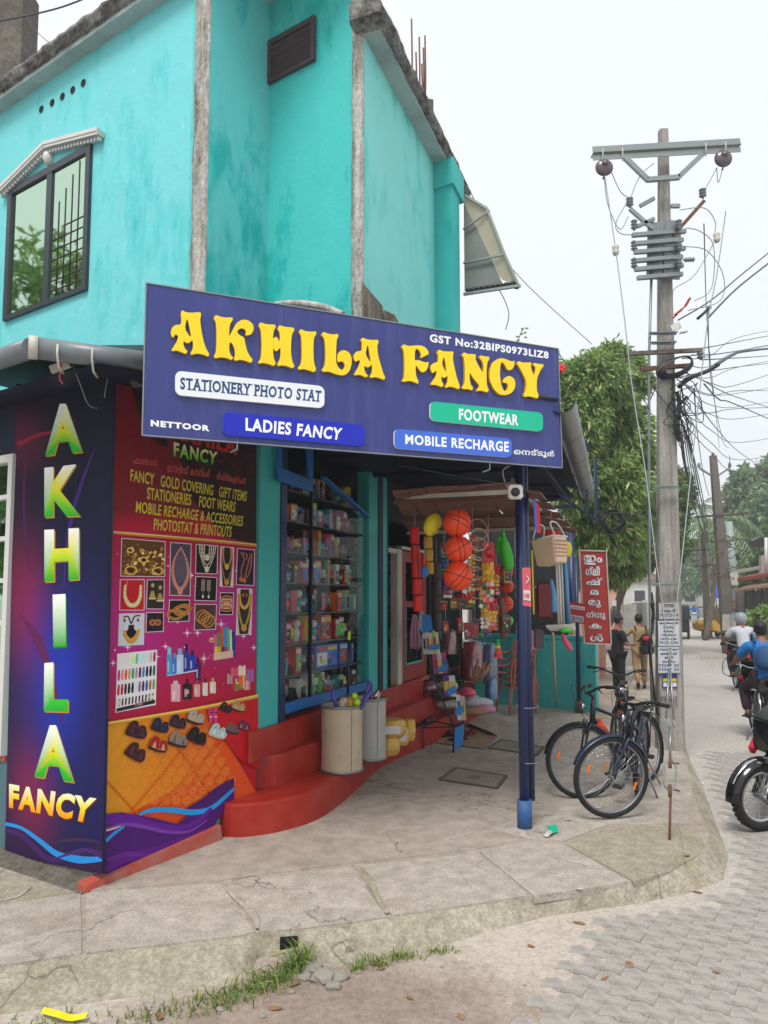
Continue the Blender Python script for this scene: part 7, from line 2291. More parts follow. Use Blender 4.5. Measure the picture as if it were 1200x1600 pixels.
# -- porch: low wall, posts, canopy
def T1(name, label, cat, loc, group=None): return thing(name, label, cat, tuple(loc), 0, group)
def one(m, name, mat, label, cat, group=None, loc=None, **k):
 c = sum((V(p) for p in m.v[:200]), V()) / min(200, len(m.v)) if loc is None else V(loc)
 return tag(m.build(name, mat, None, loc=tuple(c), **k), label, cat, group)
def hc(c): return lin(c)
w0, w1 = G(742,1097,0), G(932,1113,0)
wd_ = (w1 - w0).normalized()
lw = T1('low_wall','turquoise low wall closing the end of the porch','wall', w0)
m = MB(); m.wall(w0, w1,-.02,1.2,-.14); m.build('wall_panel','teal_low', lw)
m = MB(); m.wall(w0 + v2(0,-.015), w1 + v2(0,-.015), 1.2,1.26,-.17); m.build('coping','teal_paint', lw)
sc0, sc1 = w0 + v2(.0, .35), w1 + v2(-.42, .3)
scr = T1('corrugated_screen','dark corrugated sheet screen hung above the turquoise low wall','screen', sc0)
L_ = (sc1 - sc0).length; d_ = (sc1 - sc0).normalized(); n_ = v2(d_.y, -d_.x)
for k in range(4):
 m = MB(); n = 15; vs = []
 for i in range(n):
  u = (k + i / (n - 1)) / 4 * L_
  p = sc0 + d_ * u + n_ * (.014 * (i % 2) + .004 * (k % 2))
  vs += [p + V((0,0,1.0)), p + V((0,0,3.4))]
 m.add(vs, [(2 * i, 2 * i + 2,2 * i + 3,2 * i + 1) for i in range(n - 1)]); m.build('sheet','corrugated_dark', scr)
def post(name, label, x, y, ytop, r, mat, Y=None, base=None):
 b = G(x, y, 0); o = T1(name, label, 'post', b); ztop = ytop
 m = MB(); m.tube([b, V((b.x + (base or 0), b.y, ztop))], r, 12); m.build('pipe', mat, o); return o, b
po_, pbx = post('porch_post','blue steel post standing in a painted socket under the sign', 820,1296,3.3, .041, 'navy_paint')
m = MB(); m.tube([pbx + V((0,0,-.02)), pbx + V((0,0, .24))], .062,16); m.build('socket', P('socket_blue','#254f86', .6, .2,12, .3, dirt='#5f6c78', dirt_amt=.6, dscale=9), po_)
m = MB(); m.lathe([(.19,-.004),(.15, .008),(.06, .016)], pbx, 14); m.build('cement_footing','slab_concrete', po_)
p2 = PD(829,1250, pbx.y + .06); po2 = T1('blue_pipe','second blue pipe tied to the porch post and ending above the ground','pipe', p2)
m = MB(); m.tube([p2, V((p2.x - .02, p2.y, 3.25))], .039,12); m.build('pipe','navy_paint', po2)
for z in (.55,1.0,2.0):
 m = MB(); c = pbx + V((.04, .03, z)); m.tube([c + V((.095 * math.cos(a), .075 * math.sin(a), .01 * math.sin(a))) for a in [k * .52 for k in range(12)]], .004,5, closed=True); m.build('tie_wire','steel_grey', po2)
pl_ = T1('plate_sign','small pink red plate tied to the blue pipe','sign', PD(823,948,5.93))
def R6(x, y, Y=5.9): return PD(x, y, Y)
m = MB(); quad_prism([R6(816,887), R6(829,887), R6(830,948), R6(817,946)], .006, m); m.build('plate', P('plate_red','#c05560', .5, .06,5, .05), pl_)
m = MB(); quad_prism([R6(818,922,5.893), R6(828.5,923,5.893), R6(829,939,5.893), R6(818,937,5.893)], .004, m); m.build('white_panel','white_paint', pl_)
m = MB(); put_text(m, 'HM', [R6(819,926,5.888), R6(827,926.5,5.888), R6(827,935,5.888), R6(819,934.5,5.888)], .002, col=None); m.build('lettering','plate_red', pl_)
m = MB(); m.tube(crom([R6(822,912,5.89), R6(826,905,5.89), R6(823,900,5.89)], 4), .005,5); m.build('swirl','white_paint', pl_)
spk = T1('speaker','small white square speaker box fixed beside the blue post','speaker', R6(805,769))
m = MB(); m.box(R6(805,769),(.115, .07, .115)); m.build('case','white_plastic', spk, bevel=.012)
m = MB(); m.lathe([(.036,0),(.036, .012),(.022, .02),(0, .022)], R6(804,770) + V((0,-.036,0)), 16, axis=(0,-1,0)); m.build('cone','black_plastic', spk)
m = MB(); m.beam(G(632,777,2.83), R6(798,768.5,5.95), .035, .035); one(m, 'tube_light','white_worn','white tube light batten under the brown board canopy','light')
for pts, lb_ in (([(795,766,5.95),(788,750,6),(786,735,6),(796,728,6)], 'thin white wire looping above the speaker'),([(600,722,8.8),(680,738,7.5),(780,755,6.1),(806,758,5.95)], 'pale stretched cord under the sign')):
 m = MB(); m.tube(crom([PD(*p) for p in pts], 6), .005,5); one(m, 'wire','white_worn', lb_, 'wire')
can = T1('board_canopy','brown board canopy shading the hanging goods','canopy', G(803,757,2.8))
FL, FR, BR, BL = G(612,768,2.84), G(803,755,2.84), G(884,826,2.7), G(640,835,2.72)
for k in range(7):
 m = MB(); u0, u1 = k / 7 + .004,(k + 1) / 7 - .004
 dz = V((0,0, rk.uniform(-.012, .012)))
 ex = rk.uniform(0, .05)
 quad_prism([FL.lerp(FR, u0) + dz + V((0,-ex, 0)), FL.lerp(FR, u1) + dz + V((0,-ex, 0)), BL.lerp(BR, u1) + dz, BL.lerp(BR, u0) + dz], .012, m); m.build('board','brown_board', can)
for w_ in (.12, .5, .86):
 m = MB(); m.beam(FL.lerp(BL, w_) - V((0,0, .04)), FR.lerp(BR, w_) - V((0,0, .04)), .05, .03); m.build('batten','white_worn' if w_ > .8 else 'rust', can)
for a, b in (((812,770,6.1),(884,832,8.9)),((800,750,6.2),(900,835,9.6))):
 m = MB(); m.beam(PD(*a), PD(*b), .03, .03); m.build('edge_rail','steel_grey', can)
for k in range(5):
 p = FR.lerp(BR, .15 + k * .18); m = MB(); m.box(p + V((.06,0,-.02 - .01 * k)),(.22, .3, .012), M=Mx.Rotation(R(12), 3, 'Y') @ Mx.Rotation(R(-22), 3, 'Z')); m.build('board','brown_board', can)
for lb_, x, y, zt, r_, sock in (('slim blue post in a grey concrete socket at the end of the turquoise wall', 905,1113,2.6, .035, True),('dark blue post behind the turquoise wall beside the red vertical sign', 897,1098,3.2, .06, False),('second dark blue post behind the turquoise wall', 886,1094,3.2, .055, False)):
 o, b = post('porch_post', lb_, x, y, zt, r_, 'navy_paint')
 if sock: m = MB(); m.tube([b + V((0,0,-.02)), b + V((0,0, .2))], .07,12); m.build('socket','raw_concrete', o)
vs_ = T1('vertical_sign','tall red vertical sign with white Malayalam letters beyond the porch','sign', PD(930,1007,11.9))
def RS(x, y, d=0): return PD(x, y, 11.7 - d)
m = MB(); quad_prism([RS(905,860), RS(947,861), RS(955,1007), RS(913,1005)], .06, m); m.build('panel', P('sign_red','#a8342a', .5, .06,3, .05), vs_)
m = MB(); q = [RS(905,860, .01), RS(947,861, .01), RS(955,1007, .01), RS(913,1005, .01)]
for a, b in zip(q, q[1:] + q[:1]): m.beam(a, b, .02, .02)
m.build('edge_trim','white_worn', vs_)
for s_, x0, y0, x1, y1 in (('ഇം', 912,867,941,882),('ഗ്ലീ', 915,884,937,899),('ഷ്', 916,902,941,914),('മ', 922,921,935,929),('രു', 919,937,939,949),('ന്നു', 916,954,946,968),('ക', 920,974,940,982),('ൾ', 922,990,942,1002)):
 m = MB(); put_text(m, s_, [RS(x0, y0, .012), RS(x1, y0 + .6, .012), RS(x1, y1 + .6, .012), RS(x0, y1, .012)], .003, off=.035); m.build('lettering','ink_white', vs_)
cb = T1('direction_board','small tilted red board reading centre beside the vertical sign','sign', PD(902,975,11))
m = MB(); quad_prism([PD(889,940,11), PD(917,944,11), PD(913,976,11), PD(888,970,11)], .015, m); m.build('panel', P('board_red','#a8161f', .45, .05,3, .04), cb)
for q in ([(891,945),(914,948.5),(913.5,954),(891,951)],[(890,960),(912,964),(911,973),(890,969)]):
 m = MB(); quad_prism([PD(x, y, 10.98) for x, y in q], .008, m); m.build('panel','white_paint', cb)
m = MB(); put_text(m, 'CENTRE', [PD(891,961.5,10.97), PD(911,965.5,10.97), PD(910.4,972,10.97), PD(891,968,10.97)], .002, off=.02); m.build('lettering','ink_blue', cb)
m = MB(); put_text(m, 'പുസ്തകശാല', [PD(892,946.5,10.97), PD(913,949.6,10.97), PD(913,953,10.97), PD(892,950,10.97)], .002, off=.02); m.build('lettering','board_red', cb)
# -- hanging goods
P('toy_orange','#e0441c', .38, .06,4, .03); P('toy_yellow','#d9c51c', .35, .06,4, .03); P('toy_red','#d81f1c', .35, .06,4, .03); P('toy_blue','#1f76c8', .35, .06,4, .03); P('toy_green','#3fbf2a', .35, .06,4, .03)
P('cup_yellow','#c9982a', .4, .06,4, .03); P('mauve_mesh','#4a3c44', .6, .1,20, .2); P('pink_cloth','#c78aa4', .85, .1,10, .2); P('toy_cream','#cdb79a', .45, .06,4, .03); P('basket_pink','#b97f6a', .45, .06,4, .03)
def ballt(px, py, r, Y, mat, label, seams=True, sc3=(1,1,1), rot=0):
 c = PD(px, py, Y); rr = r * Y / FPX
 o = T1('toy_ball', label, 'ball', c, 'orange balls hanging at the porch' if 'orange' in label else None)
 M = Mx.Rotation(rot, 3, 'Y') @ Mx.Diagonal(V(sc3)).to_3x3()
 m = MB(); m.ball(c, rr, 24,14, M=M); m.build('ball_skin', mat, o)
 if seams:
  m = MB()
  for ax in ((1,0, .2),(.2,0,1),(.1, .35,1)):
   q = V(ax).normalized().to_track_quat('Z','Y').to_matrix()
   m.tube([c + M @ (q @ V((math.cos(a), math.sin(a), .0))) * (rr + .0006) for a in [2 * math.pi * k / 30 for k in range(30)]], .0026,4, closed=True)
  for s in ():
   q = V((1,0, .2)).normalized().to_track_quat('Z','Y').to_matrix()
   m.tube([c + q @ V((math.cos(a) * .86, math.sin(a) * .86, s)) * (rr + .0006) for a in [2 * math.pi * k / 30 for k in range(30)]], .0026,4, closed=True)
  m.build('seams','maroon_trousers', o)
 return o
ballt(714,817,22.5,6.3, 'toy_orange','topmost of three hanging orange toy basketballs', rot=.3)
ballt(716,858,21.5,6.3, 'toy_orange','middle one of three hanging orange toy basketballs', rot=1.2)
ballt(716,900,23,6.3, 'toy_orange','lowest of three hanging orange toy basketballs', rot=2.1)
yb_ = ballt(676,820,16,6.5, 'toy_yellow','yellow egg shaped ball with a smile hanging beside the orange balls', False, (.85, .85,1.18), .45)
m = MB(); m.tube(crom([PD(676,832,6.405), PD(680,836,6.4),(PD(685,834,6.41))], 4), .003,4); m.beam(PD(684,828,6.42), PD(689,824,6.44), .02, .004); m.build('face_print','black_plastic', yb_)
for k, (x, y, r_, c_) in enumerate(((791,893,11, 'toy_orange'),(792,916,11, 'toy_orange'),(789,943,13, 'toy_orange'),(721,937,11, 'toy_red'),(793,970,9, 'toy_green'))):
 ballt(x, y, r_, 8.2, c_, '%s small plastic ball in a net deep in the porch' % ['upper orange','middle orange','lower orange','red','green'][k], k < 3)
def hang(px, y0, y1, Y, r=.0025, mat='white_worn'):
 m = MB(); m.tube([PD(px, y0, Y), PD(px, y1, Y)], r, 4); return m
def cups(px, y0, n, h, w, Y, mat, label, dx=0):
 o = T1('cup_string', label, 'plastic cups', PD(px, y0, Y))
 for k in range(n):
  a, b = PD(px + dx * k, y0 + h * k + 1, Y), PD(px + dx * k, y0 + h * (k + 1) - 1, Y)
  rr = w / 2 * Y / FPX; H_ = (a - b).length
  m = MB(); m.lathe([(rr * .9,0),(rr, H_ * .05),(rr * 1.0, H_ * .9),(rr * .93, H_)], b, 14); m.build('cup', mat, o)
 m = hang(px, y0 - 40, y0, Y); m.build('cord','white_worn', o)
cups(648,824,5,26.5,15,7.6, 'toy_red','column of red plastic cups hanging beside the shop door', 1.2)
cups(669,838,3,20,14,7.5, 'cup_yellow','column of mustard cups hanging below the yellow ball', 1)
cups(664,866,1,18,12,7.5, 'toy_red','single red cup above the blue one'); cups(663,885,1,17,12,7.4, 'toy_blue','single blue cup hanging by the red column')
cups(682,880,5,26,16,9.9, 'mauve_mesh','column of dark mesh baskets hanging behind the balls')
for k, (x, w_, y0, y1, c_) in enumerate(((648,11,960,1014, 'pink_cloth'),(658,8,955,1010, 'white_shirt'))):
 m = MB();
 for i in range(5):
  xx = x - w_ / 2 + w_ * i / 4
  m.tube([PD(xx * .3 + x * .7, y0,9.7), PD(xx, (y0 + y1) / 2,9.7 + .03 * (i % 2)), PD(xx + .5, y1 - (i % 2) * 3,9.7)], [.017, .022, .025], 6)
 one(m, 'hanging_cloth', c_, ('pink' if k == 0 else 'white') + ' folded cloth hanging under the red cups','cloth')
hp = T1('hoop_string','string of beige plastic hoops hanging beside the orange balls','hoops', PD(748,820,6.5))
for k in range(7):
 m = MB(); c = PD(746 + 3 * math.sin(k), 828 + k * 15,6.5 + .03 * k)
 m.tube([c + V((.085 * math.cos(a), .03 * math.sin(a + k), .1 * math.sin(a))) for a in [2 * math.pi * j / 20 for j in range(20)]], .006,6, closed=True); m.build('hoop','toy_cream' if k % 3 else 'basket_pink', hp)
PC = ['#c8202a','#e0a820','#d8d4c8','#2a8a3a','#2450a8','#d85a1c','#c83a78','#e8dc6a','#6a2a8a','#1a9aa0']
rp_ = random.Random(21)
CN = {'#c8202a': 'red','#e0a820': 'amber','#d8d4c8': 'white','#2a8a3a': 'green','#2450a8': 'blue','#d85a1c': 'orange','#c83a78': 'pink','#e8dc6a': 'pale yellow','#6a2a8a': 'purple','#1a9aa0': 'teal'}
KN = dict(zip(['#a01c24','#b8501c','#8a3048','#5a2a2a','#b08a2a','#20304a','#3a3a3a','#6a6a60','#274a2c'], ['red','orange','plum','brown','ochre','navy','black','grey','green']))
def card(mb, c, w, h, cols, rot=0, th=.02, tilt=0):
 """blister card or packet: box with a printed face of blocks"""
 q = Mx.Rotation(rot, 3, 'Z') @ Mx.Rotation(tilt, 3, 'Y')
 def W(x, y, z): return V(c) + q @ V((x, y, z))
 mb.box(c, (w, th, h), M=q, col=hc(cols[0]))
 y = -th / 2 - .001
 def face(x0, z0, x1, z1, col, y=y): mb.add([W(x0, y, z0), W(x1, y, z0), W(x1, y, z1), W(x0, y, z1)],[(0,1,2,3)], hc(col))
 face(-w * .42,-h * .35, w * .42, h * .2, cols[1], y); face(-w * .45, h * .26, w * .45, h * .44, cols[2], y)
 for i in range(3):
  a, b = rp_.uniform(-.35, .1), rp_.uniform(-.3, .05)
  face(w * a, h * b, w * (a + rp_.uniform(.1, .3)), h * (b + rp_.uniform(.05, .15)), rp_.choice(cols[3:]), y - .001 - i * .0005)
def three(): return rp_.sample(PC, 5)
for k, (x, y0, y1, w_, Y) in enumerate(((763,848,940,17,6.6),(757,900,950,14,6.9),(775,880,930,10,7.2),(738,835,925,9,6.9),(770,935,985,12,7),(758,945,995,13,7.3),(735,905,950,11,7.4),(695,860,900,9,7.6),(700,895,935,11,7.2))):
 o = T1('packet_strip','x','packets', PD(x, y1, Y), 'strips of small packets hanging in the porch')
 n = int((y1 - y0) / 6); m = MB()
 pal = ['#d02430','#e8b028','#e8e0d0','#d8501c','#e890a0','#2a7a3a'] if k < 5 else three()
 for j in range(n):
  for i in range(3):
   xx = x - w_ / 2 + w_ * (i + .5) / 3 + rp_.uniform(-1,1); yy = y0 + (j + .5) * (y1 - y0) / n
   cc = PD(xx, yy, Y - rp_.uniform(0, .06)); ww = w_ / 2.6 * Y / FPX
   m.box(cc, (ww, .02, ww * 1.1), M=Mx.Rotation(rp_.uniform(-.6, .6), 3, 'Y') @ Mx.Rotation(rp_.uniform(-.5, .5), 3, 'Z'), col=hc(pal[0] if (j * 3 // n) == 0 else pal[1] if (j * 3 // n) == 1 else rp_.choice(pal[2:])))
 tag(m.build('packets','plastic_print', o), kind='stuff')
 o['label'] = 'strip of %s and %s packets, %s in the row of hanging strips' % (CN.get(pal[0], 'red'), CN.get(pal[1], 'yellow'), ORD[k])
 m = hang(x, y0 - 45, y0, Y); m.build('cord','white_worn', o)
k = 0
for row, (yy, Y) in enumerate(((858,8.0),(905,7.6),(945,7.8),(980,7.5))):
 for i in range(7):
  x = 694 + i * 15 + rp_.uniform(-4,4) + (6 if row % 2 else 0)
  y = yy + rp_.uniform(-8,8)
  if 742 < x and row == 0: continue
  cols = rp_.sample(['#a01c24','#b8501c','#8a3048','#5a2a2a','#b08a2a','#20304a','#3a3a3a','#6a6a60','#274a2c'], 3) + ['#c8202a','#d8d4c8','#e0a820']; o = T1('toy_card','carded %s and %s toy, %s in hanging row %s from the top' % (KN[cols[0]], KN[cols[1]], ORD[i], ORD[row]), 'toy', PD(x, y, Y), 'carded toys hanging in the porch')
  m = MB(); w_ = rp_.uniform(.05, .1); h_ = rp_.uniform(.1, .2); card(m, PD(x, y, Y), w_, h_, cols, rp_.uniform(-.6, .6), .025, rp_.uniform(-.12, .12)); m.build('card','plastic_print', o)
  m = hang(x, y - 30, y - 6, Y, .002); m.build('cord','white_worn', o); k += 1
m = MB(); m.tube(crom([PD(786,828,6.8), PD(788,850,6.8), PD(793,872,6.8), PD(796,890,6.8)], 4), [.012, .014, .018, .03, .045, .05, .055, .055, .055, .05, .05, .04, .03], 10)
m.tube(crom([PD(779,838,6.9), PD(780,855,6.9), PD(784,868,6.9)], 4), [.015, .02, .025, .03, .035, .035, .03, .02, .015], 8); one(m, 'toy_racket','toy_green','pair of bright green plastic rackets hanging under the canopy','toy')
o = T1('stacking_cone','striped green yellow and red stacking cone hanging low','toy', PD(778,1027,7.6))
for j in range(6):
 a, b = PD(778,999 + j * 4.8,7.6), PD(778,1003 + j * 4.8,7.6); m = MB(); m.lathe([(.012 + j * .006,0),(.014 + j * .0065,-(a - b).length * .95)], a, 12); m.build('ring', ['toy_green','toy_green','toy_yellow','toy_orange','toy_orange','toy_red'][j], o)
m = MB(); m.tube(crom([PD(783,935,7.6), PD(785,965,7.6), PD(788,997,7.6)], 4), [.03, .035, .03, .03, .035, .04, .04, .035, .03], 8); one(m, 'hanging_bag','brown_board','narrow brown cloth bag hanging by the blue post','bag')
bk = T1('shopping_basket','cream plastic basket with handles hanging beyond the blue post','basket', PD(862,882,6.7))
Mb = Mx.Translation(PD(860,862,6.7)) @ Mx.Rotation(R(38), 4, 'Z') @ Mx.Rotation(R(-8), 4, 'X')
m = MB(Mb); a, b, h_ = .10, .13, .12
vs = [(-a * .85,-b * .85,-h_),(a * .85,-b * .85,-h_),(a * .85, b * .85,-h_),(-a * .85, b * .85,-h_),(-a, -b, h_),(a, -b, h_),(a, b, h_),(-a, b, h_)]
m.add(vs, [(3,2,1,0),(0,1,5,4),(1,2,6,5),(2,3,7,6),(3,0,4,7)]); m.build('tub','toy_cream', bk, bevel=.01)
m = MB(Mb)
for j in range(5):
 for i in range(9): m.box((-.075 + i * .0185,-b * .86 - .002 - (j * .04) * .09 - .004,-.06 + j * .034),(.008, .004, .014))
m.build('slots','basket_pink', bk)
m = MB(Mb); m.tube([(-a, -b, h_),(a, -b, h_),(a, b, h_),(-a, b, h_)], .009,6, closed=True)
for y in (-b, b): m.tube(crom([(-a * .7, y, h_),(-a * .5, y * .6, h_ + .13),(a * .5, y * .6, h_ + .13),(a * .7, y, h_)], 5), .008,6)
m.build('handles','white_plastic', bk)
m = MB(); m.lathe([(.07,-.08),(.09, .0),(.095, .01),(.09, .0),(.07,-.08)], PD(862,838,7.0) + V((0,0, .04)), 16); m.tube([PD(862,836,7), PD(861,800,7)], .004,5); one(m, 'bucket','toy_orange','small orange bucket hanging behind the cream basket','bucket')
m = MB(); m.ball(PD(886,858,7.2),(.05, .03, .08), 12,8); one(m, 'scoop','toy_yellow','yellow plastic scoop hanging beside the basket','scoop')
fl = T1('hanging_flag','small red and blue hanging advert flag near the blue post','flag', PD(838,832,6.2))
for q, mt in (([(833,780),(837.5,784),(840,833),(836,826)], 'plate_sky'),([(837.5,784),(843,790),(845,833),(840,833)], 'toy_red')):
 m = MB(); quad_prism([PD(x, y, 6.2) for x, y in q], .003, m); m.build('flag_half', mt, fl)
for k, (x, c_) in enumerate(((869, 'white_worn'),(873, 'white_plastic'),(877, 'white_worn'))):
 m = MB(); m.tube([PD(x, 882,7.4 + k * .05), PD(x + 4,975,7.4 + k * .05)], .012,7); o = T1('mop','%s pale mop stick of the hanging bundle with a squeegee head' % ORD[k], 'mop', PD(x, 975,7.4)); m.build('stick', c_, o)
 m = MB(); m.beam(PD(853 + k * 3,979 + k * 2.5,7.4 + k * .05), PD(897 + k, 977 + k * 2.5,7.4 + k * .05), .035, .03); m.build('head', c_, o)
m = MB(); m.tube([PD(882,870,7.6), PD(889,975,7.6)], .022,8); one(m, 'brush_handle', P('blue_stripe','#4f8fc0', .5, .1,8, .1), 'light blue bundled broom handle hanging beside the mops','broom')
m = MB(); m.tube([PD(831,860,6.6), PD(834,960,6.6)], .008,6); one(m, 'brush_handle','toy_yellow','thin yellow green rod hanging next to the blue post','rod')
m = MB(); m.tube(crom([PD(861,905,7.1), PD(865,930,7.1), PD(866,957,7.1)], 4), [.01, .018, .02, .024, .026, .028, .03, .028, .02], 8); one(m, 'striped_umbrella','blue_stripe','folded blue striped umbrella hanging by the mop sticks','umbrella')
m = MB(); m.ball(PD(884,985,7.3),(.07, .05, .025), 12,6); one(m, 'scrub_brush','toy_green','green scrub brush under the mop heads','brush')
m = MB(); m.tube(crom([PD(878,990,7.5), PD(884,1003,7.5), PD(892,1016,7.5)], 4), [.012, .02, .02, .025, .03, .03, .03, .025, .02], 7); one(m, 'dust_pan', P('hot_pink','#d8486a', .4, .08,5, .03), 'pink plastic gloves hanging below the mop heads','gloves')
m = MB(); m.tube([PD(864,990,10.5), G(869,1106,0)], .02,7); one(m, 'bamboo_stick','toy_cream','pale wooden stick leaning on the turquoise low wall','stick')
m = MB(); m.box(PD(850,938,10),(.24, .06, .5), rz=.2); one(m, 'folded_seat', P('dull_red','#7a2a30', .6, .1,5, .1), 'dull red padded seat hanging behind the blue posts','seat', bevel=.03)
for x, y0, y1, Y in ((842,985,1012,7),(836,990,1010,7.1)):
 m = MB(); m.box(PD(x, (y0 + y1) / 2, Y),(.09, .05, .18)); one(m, 'comb_packet','mauve_mesh' if x > 840 else 'pink_cloth', ('dark' if x > 840 else 'pink') + ' packet of combs hanging beside the blue post','packet', bevel=.01)
# -- brochure rack
rkx = T1('brochure_rack','black wire brochure rack with blue bands on the lowest step edge','rack', G(712,1178,0))
def RK(x, y):
 """sloping rack face, foot near the camera, head leaning away"""
 f, h = G(712,1176,0), PD(658,985,9.5)
 u = (y - 985) / (1176 - 985)
 return PD(x, y, 9.5 + (f.y - 9.5) * u)
m = MB()
for pts in ([(656,985),(668,1020),(685,1080),(710,1135),(708,1176)],[(683,985),(694,1020),(712,1085),(723,1130),(722,1165)],[(657,990),(684,990)],[(668,1024),(696,1022)],[(679,1058),(705,1055)],[(691,1095),(714,1090)],[(708,1135),(722,1130)]):
 m.tube([RK(*p) for p in pts], .013,6)
m.tube([RK(708,1135), G(661,1170,0) + V((0,0, .26)), G(661,1170,0)], .008,6); m.tube([RK(720,1135), G(677,1158,0) + V((0,0, .26)), G(677,1158,0)], .008,6); m.tube([G(661,1170,0) + V((0,0, .26)), G(677,1158,0) + V((0,0, .26))], .008,6)
m.build('rack_frame','black_frame', rkx)
def rq(name, q, mt, off=.0):
 m = MB(); quad_prism([RK(x, y) + V((0,-off, 0)) for x, y in q], .006, m); return m.build(name, mt, rkx)
P('band_blue','#1f7ac0', .4, .05,5, .03)
rq('band', [(660,960),(673,961),(676,984),(659,990)], 'band_blue', .03)
for q in ([(669,1008),(686,1006),(686,1014),(670,1016)],[(683,1043),(699,1037),(700,1046),(685,1051)],[(698,1076),(711,1071),(713,1082),(699,1086)],[(710,1108),(724,1101),(725,1112),(712,1118)],[(710,1138),(725,1130),(723,1162),(709,1171)]): rq('band', q, 'band_blue', .035)
kb = random.Random(4)
for (x0, y0, x1, y1, n) in ((659,989,685,1022,5),(675,1022,697,1052,3),(691,1056,711,1088,2),(712,1088,726,1125,2)):
 for i in range(n):
  xa = x0 + (x1 - x0) * i / n; xb = x0 + (x1 - x0) * (i + .92) / n; dy = -kb.uniform(0,4)
  m = MB(); m.col = hc(kb.choice(['#c8c4bc','#b04a78','#3a9a5a','#c8a8b0','#d8d0c8','#5a3a8a','#a8c85a']))
  quad_prism([RK(xa, y0 + dy) + V((0,-.02,0)), RK(xb, y0 + dy - 1) + V((0,-.02,0)), RK(xb + 3, y1) + V((0,-.02,0)), RK(xa + 3, y1) + V((0,-.02,0))], .01, m)
  c2 = hc(kb.choice(['#b01f4a','#2a6ab0','#d8b83a','#2a2a34']))
  q = [RK(xa + 2, y0 + dy + 10), RK(xb, y0 + dy + 9), RK(xb + 2, y1 - 8), RK(xa + 3.5, y1 - 8)]
  m.add([p + V((0,-.022,0)) for p in q], [(0,1,2,3)], c2); m.build('brochure','print', rkx)
# -- drums on the step
def drum(px, py, r, h, label, mat, Y=None):
 c = G(px, py, .26); o = T1('drum', label, 'drum', c)
 m = MB(); m.lathe([(r, .0),(r * 1.0, .02),(r * .99, h * .5),(r * 1.01, h)], c, 36, caps=False); m.lathe([(r * .94, h),(r * .93, .05),(0, .05)], c, 36, caps=False); m.build('drum_shell', mat, o)
 for z in (.012, h - .012):
  m = MB(); m.tube([c + V((r * 1.015 * math.cos(a), r * 1.015 * math.sin(a), z)) for a in [2 * math.pi * k / 32 for k in range(32)]], .012,6, closed=True); m.build('metal_hoop','galv', o)
 m = MB(); m.beam(c + V((r * .5,-r * .87, .02)), c + V((r * .52,-r * .89, h)), .003, .003); m.build('seam','brown_board', o)
 return o, c
P('drum_card','#b8aa92', .7, .1,4, .2, dirt='#8f7e66', dirt_amt=.45, dscale=5); P('drum_grey','#a9a9a6', .6, .1,4, .15, dirt='#7d7a74', dirt_amt=.4)
d1, dc1 = drum(534,1203, .198, .62, 'beige cardboard drum full of rolled toys on the red step','drum_card')
d2, dc2 = drum(577,1185, .17, .62, 'pale grey drum standing behind the beige one','drum_grey')
def stick(x0, y0, x1, y1, Y, r, mat, name, label, cat):
 m = MB(); m.tube([PD(x0, y0, Y), PD(x1, y1, Y)], r, 9); return one(m, name, mat, label, cat)
P('tube_violet','#4a4a9c', .35, .08,5, .03); P('lime','#b0d828', .35, .08,5, .03)
Yd = dc1.y
for a, r_, mt, nm, lb_ in (((528,1112,517,1075, Yd - .05), .02, 'tube_violet','foam_tube','violet tube with a red tip leaning in the beige drum'),((517.5,1077,516,1074, Yd - .05), .02, 'toy_red','foam_ball','red foam ball on the tip of the violet tube'),((566,1105,578,1064, Yd), .018, 'tube_violet','foam_tube','long violet tube leaning towards the window'),
      ((562,1108,582,1076, Yd - .08), .02, 'tube_violet','foam_tube','shorter thick violet tube in the beige drum'),((543,1100,545,995, Yd + .12), .012, 'black_plastic','umbrella','tall black stick standing in the beige drum'),((545,1000,546,986, Yd + .12), .016, 'lime','stick_knob','lime green knob on the black stick')):
 stick(a[0], a[1], a[2], a[3], a[4], r_, mt, nm, lb_, 'toy')
for x, y, r_ in ((558,1098, .04),(554,1087, .03)):
 m = MB(); m.ball(PD(x, y, Yd - .05), r_, 14,9); one(m, 'toy_ball','lime', ('larger' if r_ > .035 else 'smaller') + ' lime ball on top of the beige drum','ball')
for k, (x, y, c_) in enumerate(((540,1096, 'clear_plastic'),(548,1100, 'cup_yellow'),(536,1102, 'toy_cream'))):
 m = MB(); m.ball(PD(x, y, Yd),(.05, .05, .08), 9,6); one(m, 'wrapped_toy', c_, ['clear bag of toys','mustard wrapped toy','cream wrapped toy'][k] + ' inside the beige drum','toy')
for k, (x0, y0, x1, y1, c_) in enumerate(((576,1100,580,1068, 'mauve_mesh'),(583,1100,590,1078, 'chrome'),(588,1100,592,1082, 'white_worn'))):
 stick(x0, y0, x1, y1, dc2.y, .018, c_, 'umbrella', ['dark','silver','white'][k] + ' folded umbrella standing in the pale grey drum','umbrella')
P('sponge_yellow','#c79a3c', .7, .18,12, .3, dirt='#d8c08a', dirt_amt=.6, dscale=7)
